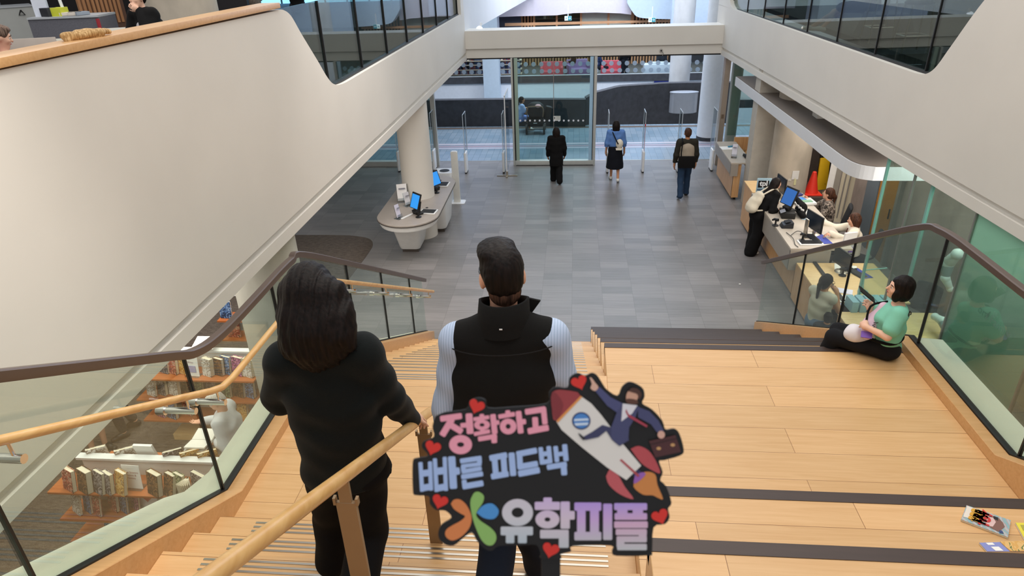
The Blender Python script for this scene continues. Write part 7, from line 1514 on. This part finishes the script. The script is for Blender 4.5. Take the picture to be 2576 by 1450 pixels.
MB().lathe((sx, sy+0.12, 0.86), [(0.30, 0), (0.27, 0.10), (0.16, 0.18), (0.02, 0.20)], 20, sy=0.8).build('canopy', BK, t, smooth=True)
MB().tube(cat([(sx-0.27, sy-0.3, 0.62), (sx-0.27, sy-0.36, 0.95), (sx, sy-0.38, 1.0), (sx+0.27, sy-0.36, 0.95), (sx+0.27, sy-0.3, 0.62)], 5), 0.018, 8).build('push_handle', mat('tan_handle', '8a6a50', 0.5), t, smooth='all')
for qx in (-1, 1):
    for qy, rr in ((-0.22, 0.17), (0.42, 0.12)):
        w_ = MB().tube([(sx+qx*0.31-0.03, sy+qy, rr), (sx+qx*0.31+0.03, sy+qy, rr)], rr, 24).build('wheel', TY_, t); MB().tube([(sx+qx*0.31-0.035, sy+qy, rr), (sx+qx*0.31+0.035, sy+qy, rr)], rr*0.35, 14).build('hub', FRAME, w_)
m = MB(); m.tube([(sx-0.31, sy-0.22, 0.17), (sx+0.31, sy-0.22, 0.17)], 0.015, 6); m.tube([(sx-0.26, sy-0.3, 0.62), (sx-0.28, sy+0.42, 0.12)], 0.015, 6); m.tube([(sx+0.26, sy-0.3, 0.62), (sx+0.28, sy+0.42, 0.12)], 0.015, 6); m.build('frame', BK, t)
MB().obox((sx, sy-0.285, 0.40), (0.13, 0.006, 0.02)).build('badge', WHITEP, t); MB().ball((sx+0.1, sy-0.15, 0.97), (0.11, 0.09, 0.06), 10, 7).build('pink_blanket', mat('pink_blanket', 'e0b0b4', 0.8), t, smooth='all'); MB().obox((sx+0.42, sy+0.1, 0.66), (0.22, 0.3, 0.5), rz=0.2, ry=0.25).build('side_bag', BK, t, bevel=0.05)
b = AZ(2461-600, 715, 0); tag(MB().ball(AZ(1861, 715, 0.01), (0.022, 0.015, 0.008), 8, 6).build('litter_scrap', WP), 'tiny white scrap lying on the grey tiled floor', 'scrap')
# ------------------------------------------------------------------ second floor, left
struct(MB().lathe((-6.9, 12.2, 4.3), [(0.62, 0), (0.62, 4)], 40).build('column_upper', CONCW, smooth=True)); bpy.data.objects['column_upper'].location = (0, 0, 0)
UPW = {}
q0, q1 = AZ(215, 66, 4.85), AZ(310, 55, 4.85)
sl = MB(); dv = unit(q1-q0)*V3(1, 1, 0); L_ = float(np.linalg.norm((q1-q0)[:2]))
for i in range(int(L_/0.09)+1): a = q0+dv*0.09*i; sl.obox((a[0], a[1], 6.6), (0.055, 0.05, 3.5), rz=math.atan2(dv[1], dv[0]))
struct(sl.build('wall_upper_timber', woodmat('warm_slats', '9c6c48', 'bd8a60', gs=(20, 20, 1))))
struct(MB().obox((q0+q1)/2*V3(1, 1, 0)+V3(0, 0.12, 6.4), (L_, 0.1, 4.2), rz=math.atan2(dv[1], dv[0])).build('wall_upper_timber_back', mat('brown_back', '5c4030', 0.7)))
struct(MB().box((-14.7, 17.5, 4.3), (-3.6, 17.7, 9)).build('wall_upper_left_back', mat('grey_blue_wall', '8c94a2', 0.7)))
struct(MB().box((-13, 15.5, 4.3), (-7.2, 15.6, 7.5)).build('wall_upper_dark', mat('dark_shelving_wall', '262426', 0.7)))
def cab(a, b2, z1, depth, label, m, name='cabinet', cat_='cabinet'):
    p0, p1 = AZ(*a, z1), AZ(*b2, z1); d = unit((p1-p0)*V3(1, 1, 0)); nrm = V3(-d[1], d[0], 0); t = thing(name, label, cat_, tuple((p0+p1)/2*V3(1, 1, 0)+V3(0, 0, 4.3)))
    MB().prism([V3(p0[0], p0[1], 4.3), V3(p1[0], p1[1], 4.3), V3(p1[0], p1[1], z1-0.03), V3(p0[0], p0[1], z1-0.03)], nrm*depth).build('body', m, t)
    MB().prism([V3(p0[0], p0[1], z1-0.03)-nrm*0.02, V3(p1[0], p1[1], z1-0.03)-nrm*0.02, V3(p1[0], p1[1], z1)-nrm*0.02, V3(p0[0], p0[1], z1)-nrm*0.02], nrm*(depth+0.04)).build('top', mat('cabinet_top', 'b4b8bc', 0.4), t); return t, p0, p1, d, nrm
LG = mat('pale_grey_laminate', 'b8bab6', 0.5); DG = mat('speckled_grey', '64646c', 0.6, var=0.12, scale=(60, 60, 60))
t, p0, p1, d, nrm = cab((-30, 19), (80, 12), 5.25, 0.7, 'pale grey cabinet with a small triangular mark upstairs on the far left', LG)
c = AZ(42, 27, 5.15); m = MB(); c = p0*0.3+p1*0.7+V3(0, 0, -0.13)-nrm*0.025
m.tube([c+V3(0, 0, 0.05), c+d*0.05-V3(0, 0, 0.04), c-d*0.05-V3(0, 0, 0.04), c+V3(0, 0, 0.05)], 0.012, 6); m.build('recycling_mark', DARK, t)
t, p0, p1, d, nrm = cab((68, 45), (246, 38), 5.2, 0.6, 'speckled dark grey desk front upstairs with books on its top', DG, 'enquiry_desk', 'desk')
MB().prism([p1+V3(0, 0, -0.05)-nrm*0.03, p1+V3(0, 0, -0.05)-nrm*0.05-d*0.03, V3(p1[0], p1[1], 4.3)-nrm*0.05-d*0.03, V3(p1[0], p1[1], 4.3)-nrm*0.03], d*0.02).build('red_edge', mat('red_edge', '9a2430', 0.5), t)
for i, (f_, c, l) in enumerate(((0.40, 'c8cc3a', 'lime green book standing on the upstairs desk'), (0.52, 'd8cfc0', 'cream paperback lying on the upstairs desk, beside the green book'), (0.62, 'c8bfb4', 'grey-cream paperback lying in the middle of the upstairs desk books'), (0.71, '8a94a0', 'blue-grey paperback lying on the upstairs desk, rightmost of the books'), (0.27, '26282e', 'dark device on the upstairs desk beside the white panel'))):
    q = p0*(1-f_)+p1*f_+nrm*0.15+V3(0, 0, 0.03); tag(MB().obox(q+V3(0, 0, 0.03 if i in (0, 4) else 0), (0.20, 0.2, 0.14 if i in (0, 4) else 0.05), rz=0.3*i).build('book' if i < 4 else 'desk_device', mat('upbook_'+c, c, 0.6), bevel=0.004), l, 'book' if i < 4 else 'device')
q = p0*0.86+p1*0.14+nrm*0.2; t = thing('sign_board', 'tall white panel standing on the left end of the upstairs desk', 'panel', tuple(q)); MB().obox(q+V3(0, 0, 0.40), (0.22, 0.06, 0.8), rz=0.2).build('panel', mat('cool_white_panel', 'dfe4f0', 0.4), t); MB().tube([q+d*0.35+V3(0, 0, 0.0), q+d*0.33+V3(0, 0, 0.25), q+d*0.22+V3(0, 0, 0.5)], 0.025, 8).build('lamp_arm', WHITEP, t)
def cafe_chair(px, py, z, w, rz, label, c):
    p = AZ(px, py, z); h = z-4.3; t = thing('chair', label, 'chair', (float(p[0]), float(p[1]), 4.3), rz); mm = mat('shell_'+c, c, 0.5)
    MB().loft([[(-w/2, 0, h-0.42), (w/2, 0, h-0.42), (w/2, 0.02, h-0.42), (-w/2, 0.02, h-0.42)], [(-w/2-0.02, 0.02, h-0.2), (w/2+0.02, 0.02, h-0.2), (w/2+0.02, 0.04, h-0.2), (-w/2-0.02, 0.04, h-0.2)], [(-w/2, 0.08, h), (w/2, 0.08, h), (w/2, 0.10, h), (-w/2, 0.10, h)]]).build('backrest', mm, t, local=True, bevel=0.008)
    MB().box((-w/2, -0.42, h-0.46), (w/2, 0.02, h-0.42)).build('seat', mm, t, local=True, bevel=0.01)
    for a in (-1, 1):
        for b_ in (-0.38, -0.03): MB().tube([(a*w*0.42, b_, h-0.45), (a*w*0.46, b_*1.05, 0)], 0.014, 6).build('leg', CHROME, t, local=True)
    return t
cafe_chair(68, 98, 5.10, 0.62, 0.25, 'taupe shell chair in front of the upstairs grey desk, nearest the child in red', 'a89c92')
cafe_chair(160, 98, 5.02, 0.55, 0.3, 'pale shell chair with a curved back in the middle of the upstairs row', 'c8c6b8')
cafe_chair(275, 72, 5.05, 0.60, 0.35, 'pale shell chair beside the person in the black jacket upstairs', 'c6c4bb')
S = SD(0.008); q = AZ(225, 90, 5.55); t = thing('soft_toy', 'shaggy blond fur bundle resting on the maple cap rail upstairs', 'fur bundle', tuple(q)); S.cap(q+V3(-0.10, -0.10, 0.0), q+V3(-0.02, 0.14, 0.0), 0.030, 0.034, 0.02); S.cap(q+V3(-0.08, 0.0, 0.02), q+V3(-0.02, 0.24, 0.0), 0.028, 0.018, 0.02); folds(S, 0.005, 80); sdobj(S, 'fur', HAIRBL, t)
# lit blue windows upstairs behind the rail end
w6 = struct(MB().box((-8.4, 17.4, 4.9), (-4.2, 17.45, 7.5)).build('window_6', mat('daylight_window', '9ad4f4', 0.4, emit='8fd0f6', es=1.3))); WM[w6] = Matrix.Identity(4)
for i in range(8): MB().box((-8.3+i*0.55, 17.36, 4.9), (-8.27+i*0.55, 17.42, 7.5)).build('window_mullion', mat('teal_mullion', '3c6a80', 0.5), w6)
# ------------------------------------------------------------------ second floor, right, behind the glass
t = thing('ottoman', 'grey wedge-shaped ottoman behind the upper right glass beside the sneakers', 'ottoman', (float(sh[0])+1.0, float(sh[1])-0.9, 4.3))
MB().loft([rrect(sh[0]+0.6, sh[0]+1.4, sh[1]-1.4, sh[1]-0.5, 0.1, 4.30), rrect(sh[0]+0.7, sh[0]+1.3, sh[1]-1.3, sh[1]-0.6, 0.1, 4.72)]).build('seat', fabric('grey_felt', '6a6c6e'), t, bevel=0.02)
for i, (px, l) in enumerate(((2170, 'chrome-legged bar stool behind the upper right glass, the farther one'), (2255, 'chrome-legged bar stool behind the upper right glass, the nearer one'))):
    q = APL(px, 120, (5.6, 0, 0), (1, 0.044, 0)); t = thing('bar_stool', l, 'stool', (float(q[0])+0.2, float(q[1]), 4.3)); bx, by = float(q[0])+0.2, float(q[1])
    for a in (-1, 1):
        for b_ in (-1, 1): MB().tube([(bx+a*0.2, by+b_*0.2, 4.3), (bx+a*0.15, by+b_*0.15, 5.0)], 0.014, 8).build('leg', STEEL, t)
    MB().tube([(bx-0.18, by-0.18, 4.55), (bx+0.18, by-0.18, 4.55), (bx+0.18, by+0.18, 4.55), (bx-0.18, by+0.18, 4.55), (bx-0.18, by-0.18, 4.55)], 0.012, 6).build('foot_ring', STEEL, t); MB().lathe((bx, by, 5.0), [(0.2, 0), (0.21, 0.03), (0.18, 0.06)], 20).build('seat', DARK, t, smooth=True)
struct(MB().box((9.0, 2, 4.3), (9.2, 20, 9)).build('wall_upper_right_near', mat('taupe_wall', '7c7668', 0.7)))
# ------------------------------------------------------------------ hand-held cut-out sign: a flat card on a stick, 0.72 m from the lens
SD_ = 0.72
ZM = {1: (1020, 1000, 380/1456), 2: (1030, 1100, 420/1456), 3: (1080, 1220, 310/1338), 4: (1340, 1220, 320/1381), 5: (1360, 930, 370/843), 6: (1000, 920, 760/2079), 0: (0, 0, 1.0)}
SU = F/SD_
s_r = (RW @ np.array([1.0, 0, 0])); s_d = (RW @ np.array([0, 1.0, 0])); s_n = -(RW @ np.array([0, 0, 1.0]))
S_O = AD(1370, 1180, SD_)
def SP(k, x, y, lift=0.0):
    a, b, f = ZM[k]; px, py = a+x*f, b+y*f; return S_O+s_r*((px-1370)/SU)+s_d*((py-1180)/SU)+s_n*lift
sign = thing('picket_sign', 'black cut-out sign on a stick with pink, blue and silver Korean lettering and a rocket', 'sign', tuple(S_O))
SBK = mat('sign_matt_black', '0a090a', 0.55)
def spoly(pts, k, mt, name, lift=0.0006, th=0.0005, smooth=0, parent=None):
    if smooth: pts = [tuple(q) for q in cat(list(pts)+[pts[0]], smooth)][:-1]
    MB().prism([SP(k, x, y, lift) for x, y in pts], s_n*th).build(name, mt, parent or sign)
out6 = [(262, 350), (330, 322), (470, 302), (495, 245), (560, 222), (608, 240), (625, 292), (800, 285), (1030, 262), (1042, 190), (1085, 148), (1170, 152), (1185, 85), (1240, 52), (1290, 72), (1335, 52), (1372, 66), (1405, 115), (1440, 165), (1515, 210), (1545, 150), (1590, 115), (1640, 125), (1690, 160), (1700, 215), (1685, 262), (1755, 305), (1822, 380), (1845, 442), (1905, 436), (1940, 470), (1970, 580), (1945, 620), (1835, 652), (1800, 660), (1825, 735), (1808, 790), (1850, 835), (1885, 945), (1862, 985), (1872, 1045), (1840, 1092), (1762, 1115), (1752, 1285), (1728, 1308), (1505, 1310), (1478, 1280), (1470, 1240), (1205, 1243), (1195, 1280), (1122, 1300), (1122, 1330), (990, 1330), (985, 1300), (955, 1235), (850, 1240), (700, 1242), (650, 1275), (600, 1262), (545, 1205), (512, 1150), (455, 1185), (385, 1240), (315, 1225), (280, 1170), (300, 1100), (372, 1050), (330, 1000), (265, 995), (222, 950), (215, 900), (125, 893), (106, 860), (104, 670), (130, 640), (212, 622), (170, 565), (178, 525), (250, 492), (240, 420)]
MB().prism([SP(6, x, y, -0.003) for x, y in [tuple(q) for q in cat(out6+[out6[0]], 3)][:-1]], s_n*0.0033).build('card', SBK, sign)
MB().prism([SP(6, x, y, -0.008) for x, y in ((992, 1240), (1122, 1240), (1122, 2150), (992, 2150))], s_n*0.0047).build('stick', SBK, sign)
LET = {}
def strokes(k, name, mt, items, lift=0.0006):
    """items: (x0, y0, x1, y1, width) bars and ('o', cx, cy, rx, ry, hx, hy) rings"""
    b = MB(); th = s_n*0.0005
    for it in items:
        if it[0] == 'o':
            _, cx, cy, rx, ry, hx, hy = it; n = 36
            R = [[SP(k, cx+a*math.cos(2*PI*i/n), cy+c*math.sin(2*PI*i/n), z) for i in range(n)] for a, c, z in ((hx, hy, lift), (rx, ry, lift), (rx, ry, lift+0.0005), (hx, hy, lift+0.0005), (hx, hy, lift))]
            b.loft(R, cap=False)
        else:
            x0, y0, x1, y1, w = it; d = np.array([x1-x0, y1-y0], float); d /= np.linalg.norm(d); n_ = np.array([-d[1], d[0]])*w/2; r = min(w*0.22, 12)
            c = [np.array([x0, y0])+n_, np.array([x0, y0])-n_, np.array([x1, y1])-n_, np.array([x1, y1])+n_]; dirs = [(-n_/np.linalg.norm(n_), d), (d*0, 0)]
            u = n_/np.linalg.norm(n_); P = [c[0]-u*r, c[0]-u*r*0.3-(-d)*0+d*0+d*(-0)+(0*d), c[0]+d*r]
            P = [c[0]+d*r, c[0]-u*0.3*r+d*0.3*r, c[0]-u*r, c[1]+u*r, c[1]+u*0.3*r+d*0.3*r, c[1]+d*r, c[2]-d*r, c[2]+u*0.3*r-d*0.3*r, c[2]+u*r, c[3]-u*r, c[3]-u*0.3*r-d*0.3*r, c[3]-d*r]
            b.prism([SP(k, q[0], q[1], lift) for q in P], th)
            lift += 0.000002
    return b.build(name, mt, sign)
PINK = mat('sign_pink', 'f0a0b4', 0.55); SBLUE = mat('sign_blue', 'a6bfec', 0.55)
def silver(name, top, mid, bot):
    m = bpy.data.materials.new(name); m.use_nodes = True; nt = m.node_tree; p = nt.nodes['Principled BSDF']; tc = nd(nt, 'ShaderNodeTexCoord'); sp = nd(nt, 'ShaderNodeSeparateXYZ')
    nt.links.new(tc.outputs['Generated'], sp.inputs[0]); rp = nd(nt, 'ShaderNodeValToRGB'); e = rp.color_ramp.elements; e[0].color = srgb(bot); e[1].color = srgb(top); q = rp.color_ramp.elements.new(0.55); q.color = srgb(mid)
    nt.links.new(sp.outputs[2], rp.inputs[0]); nt.links.new(rp.outputs[0], p.inputs['Base Color']); p.inputs['Roughness'].default_value = 0.4; return m
strokes(1, 'lettering', PINK, [(335, 208, 545, 178, 56), (452, 205, 352, 370, 62), (430, 262, 548, 335, 58), (612, 155, 625, 352, 66), (530, 272, 605, 266, 46), ('o', 532, 455, 110, 92, 34, 24)])
strokes(1, 'lettering', PINK, [(735, 160, 738, 200, 44), (655, 212, 808, 190, 36), ('o', 738, 265, 76, 50, 24, 17), (660, 355, 815, 325, 38), (740, 300, 743, 345, 42), (842, 162, 862, 352, 54), (860, 245, 906, 240, 42), (700, 402, 882, 372, 46), (852, 372, 858, 440, 54)])
strokes(1, 'lettering', PINK, [(985, 125, 988, 158, 46), (895, 188, 1055, 160, 42), ('o', 990, 280, 80, 75, 24, 25), (1088, 132, 1112, 347, 56), (1105, 238, 1162, 232, 50)])
strokes(1, 'lettering', PINK, [(1152, 142, 1352, 112, 55), (1328, 95, 1345, 260, 52), (1248, 190, 1256, 315, 56), (1178, 328, 1380, 290, 58)])
strokes(2, 'lettering', SBLUE, [(97, 218, 112, 475, 36), (180, 212, 190, 465, 36), (100, 318, 188, 308, 56), (105, 445, 195, 430, 56), (222, 185, 238, 477, 36), (308, 172, 320, 468, 36), (225, 300, 315, 290, 60), (235, 447, 325, 430, 56), (368, 168, 385, 450, 64), (385, 300, 440, 293, 62)])
strokes(2, 'lettering', SBLUE, [(442, 210, 630, 182, 42), (608, 180, 612, 232, 42), (452, 255, 628, 232, 34), (468, 248, 472, 300, 40), (455, 302, 630, 272, 38), (452, 348, 642, 318, 42), (476, 372, 485, 440, 42), (462, 432, 645, 400, 50)])
strokes(2, 'lettering', SBLUE, [(698, 185, 852, 155, 50), (742, 185, 756, 350, 50), (820, 175, 832, 335, 50), (712, 345, 865, 318, 50), (890, 135, 906, 338, 54)])
strokes(2, 'lettering', SBLUE, [(932, 150, 1112, 115, 50), (958, 140, 966, 275, 50), (942, 262, 1120, 230, 50), (948, 320, 1136, 285, 54)])
strokes(2, 'lettering', SBLUE, [(1143, 88, 1158, 238, 40), (1213, 78, 1228, 228, 40), (1148, 150, 1225, 140, 40), (1152, 220, 1232, 208, 40), (1273, 78, 1287, 218, 40), (1352, 62, 1366, 208, 44), (1285, 150, 1355, 143, 36), (1198, 264, 1372, 235, 46), (1343, 240, 1350, 332, 52)])
strokes(3, 'lettering', silver('sign_silver', 'd2ccd8', 'd0d0d8', 'b8c6d0'), [('o', 958, 300, 168, 146, 65, 55), (775, 500, 1125, 500, 92), (877, 530, 877, 632, 92), (1010, 530, 1010, 632, 96)])
strokes(4, 'lettering', silver('sign_silver_lilac', 'd0b8e4', 'd8c8d8', 'c0c6cc'), [(162, 138, 162, 195, 92), (22, 228, 295, 228, 86), ('o', 160, 375, 130, 98, 32, 24), (352, 182, 352, 476, 100), (390, 330, 456, 330, 92), (80, 534, 390, 534, 92), (337, 530, 337, 682, 106)])
strokes(4, 'lettering', silver('sign_lilac', 'b89ae6', 'ccaade', 'c6c2cc'), [(452, 236, 744, 236, 88), (527, 255, 527, 530, 92), (670, 255, 670, 530, 96), (452, 556, 744, 556, 90), (813, 205, 813, 597, 98)])
strokes(4, 'lettering', silver('sign_lilac_pink', 'b69ce6', 'd8b0cc', 'c4c8cc'), [(883, 236, 1240, 236, 74), (972, 255, 972, 330, 112), (1140, 255, 1140, 330, 112), (888, 343, 1240, 343, 72), (883, 432, 1247, 432, 72), (900, 512, 1237, 512, 66), (1192, 500, 1192, 600, 86), (910, 590, 1237, 590, 66), (952, 575, 952, 680, 84), (915, 674, 1237, 674, 68)])
spoly([(235, 205), (268, 163), (330, 158), (392, 205), (440, 285), (460, 372), (432, 470), (352, 558), (260, 602), (198, 580), (172, 530), (192, 480), (255, 438), (345, 388), (388, 340), (340, 310), (270, 262)], 3, mat('sign_orange', 'd8824a', 0.5), 'petal', smooth=4)
spoly([(452, 150), (488, 86), (540, 76), (592, 120), (580, 192), (522, 280), (512, 335), (560, 392), (660, 460), (718, 525), (726, 592), (690, 648), (630, 652), (570, 600), (520, 500), (480, 390), (455, 280), (446, 200)], 3, mat('sign_green', '8cba66', 0.5), 'petal', lift=0.0009, smooth=4)
spoly([(515, 300), (562, 240), (625, 204), (692, 206), (746, 260), (750, 310), (712, 360), (650, 370), (580, 350)], 3, mat('sign_sky_blue', '4a92d4', 0.5), 'petal', lift=0.0011, smooth=4)
HR = mat('sign_heart_red', 'd83026', 0.5)
for hx, hy, w, rot in ((1199, 1022, 40, 0.35), (1089, 1126, 40, 0.30), (1107, 1261, 40, 0.30), (1457, 962, 40, -0.35), (1660, 1299, 42, -0.35), (1385, 1383, 42, 0.25)):
    c, s_ = math.cos(rot), math.sin(rot)
    spoly([(hx+x*c+y*s_, hy-(-x*s_+y*c)) for x, y in heart2d(w*0.50)], 0, HR, 'heart', lift=0.0008)
# rocket and rider
I5 = lambda pts, c, nm, lift, sm=0, rough=0.5: spoly(pts, 5, mat('print_'+c, c, rough), nm, lift=lift, smooth=sm)
I5([(515, 455), (560, 438), (615, 462), (655, 515), (685, 592), (640, 578), (575, 535)], 'b84c52', 'fin', 0.0006, 3)
I5([(374, 612), (400, 568), (440, 598), (482, 672), (532, 742), (455, 715), (392, 662)], 'c25a60', 'fin', 0.0006, 3)
I5([(545, 622), (598, 586), (655, 600), (668, 660), (700, 740), (672, 735), (640, 720), (585, 716), (532, 672)], 'd08646', 'flame', 0.0006, 3); I5([(540, 605), (580, 588), (600, 600), (560, 640), (532, 650)], '9a62b4', 'flame_base', 0.0009, 3); I5([(525, 600), (560, 570), (575, 585), (540, 625)], '2e3058', 'nozzle', 0.00085)
I5([(90, 298), (230, 152), (290, 195), (345, 258), (400, 330), (470, 425), (575, 550), (490, 632), (380, 560), (230, 440), (120, 345)], 'e4e0da', 'rocket_body', 0.0010)
I5([(58, 160), (75, 124), (130, 117), (228, 150), (90, 293), (64, 225)], '9a3c40', 'rocket_nose', 0.0012, 3); I5([(228, 150), (238, 156), (98, 304), (90, 293)], 'e0954e', 'nose_band', 0.0014); I5([(58, 160), (75, 124), (130, 200), (90, 290), (64, 225)], '822e34', 'nose_shade', 0.0014, 3)
el = lambda cx, cy, rx, ry, n=24, r=0.0: [(cx+rx*math.cos(2*PI*k/n)*math.cos(r)-ry*math.sin(2*PI*k/n)*math.sin(r), cy+rx*math.cos(2*PI*k/n)*math.sin(r)+ry*math.sin(2*PI*k/n)*math.cos(r)) for k in range(n)]
I5(el(232, 293, 53, 50), '28386a', 'porthole', 0.0014); I5(el(232, 293, 45, 42), '4a86cc', 'porthole_glass', 0.0017); I5([(192, 282), (272, 278), (274, 290), (191, 294)], 'cfe0f2', 'porthole_glint', 0.0020); I5([(192, 306), (273, 302), (268, 316), (198, 320)], 'cfe0f2', 'porthole_glint', 0.0020)
I5([(452, 518), (462, 512), (566, 606), (556, 614)], 'b04a50', 'centre_fin', 0.0014)
I5([(400, 330), (352, 317), (292, 358), (243, 385), (256, 402), (330, 386), (375, 350), (408, 402), (450, 437), (505, 405), (490, 330)], '3a3c60', 'trousers', 0.0017); I5([(214, 362), (228, 370), (258, 396), (243, 403), (226, 384)], '1c1a22', 'shoe', 0.0019)
I5([(465, 193), (562, 210), (542, 270), (505, 330), (500, 402), (450, 435), (402, 392), (402, 330), (432, 250)], '44476e', 'jacket', 0.0020); I5([(312, 122), (336, 98), (400, 158), (470, 193), (440, 248), (380, 206)], '4a4d78', 'sleeve', 0.0019); I5([(556, 212), (622, 238), (672, 290), (704, 348), (664, 358), (630, 312), (556, 272)], '44476e', 'sleeve', 0.0019)
I5([(468, 193), (552, 203), (522, 250), (460, 296)], 'e2e0e6', 'shirt', 0.0023); I5([(488, 224), (500, 252), (610, 318), (604, 329), (500, 270), (484, 240)], 'a83c50', 'tie', 0.0026)
I5(el(522, 152, 34, 44, 20, 0.3), 'd0a088', 'face', 0.0023); I5([(482, 170), (505, 165), (545, 172), (556, 190), (530, 198), (495, 192)], '5a382c', 'beard', 0.0026, 3); I5([(500, 122), (520, 104), (555, 110), (576, 140), (562, 170), (552, 140), (520, 128)], '4e3026', 'hair_print', 0.0026, 3)
I5([(279, 44), (291, 47), (313, 76), (330, 100), (310, 122), (284, 106), (292, 82)], 'dab09c', 'hand_print', 0.0020, 2); I5(el(688, 371, 21, 22), 'd8aa98', 'hand_print', 0.0024)
I5([(618, 408), (770, 374), (802, 470), (654, 502)], '4c2628', 'briefcase', 0.0020); I5([(624, 424), (774, 390), (776, 396), (626, 431)], '351818', 'briefcase_seam', 0.0022); I5(el(674, 450, 13, 9), 'c89a66', 'clasp', 0.0022); I5(el(754, 430, 13, 9), 'c89a66', 'clasp', 0.0022)
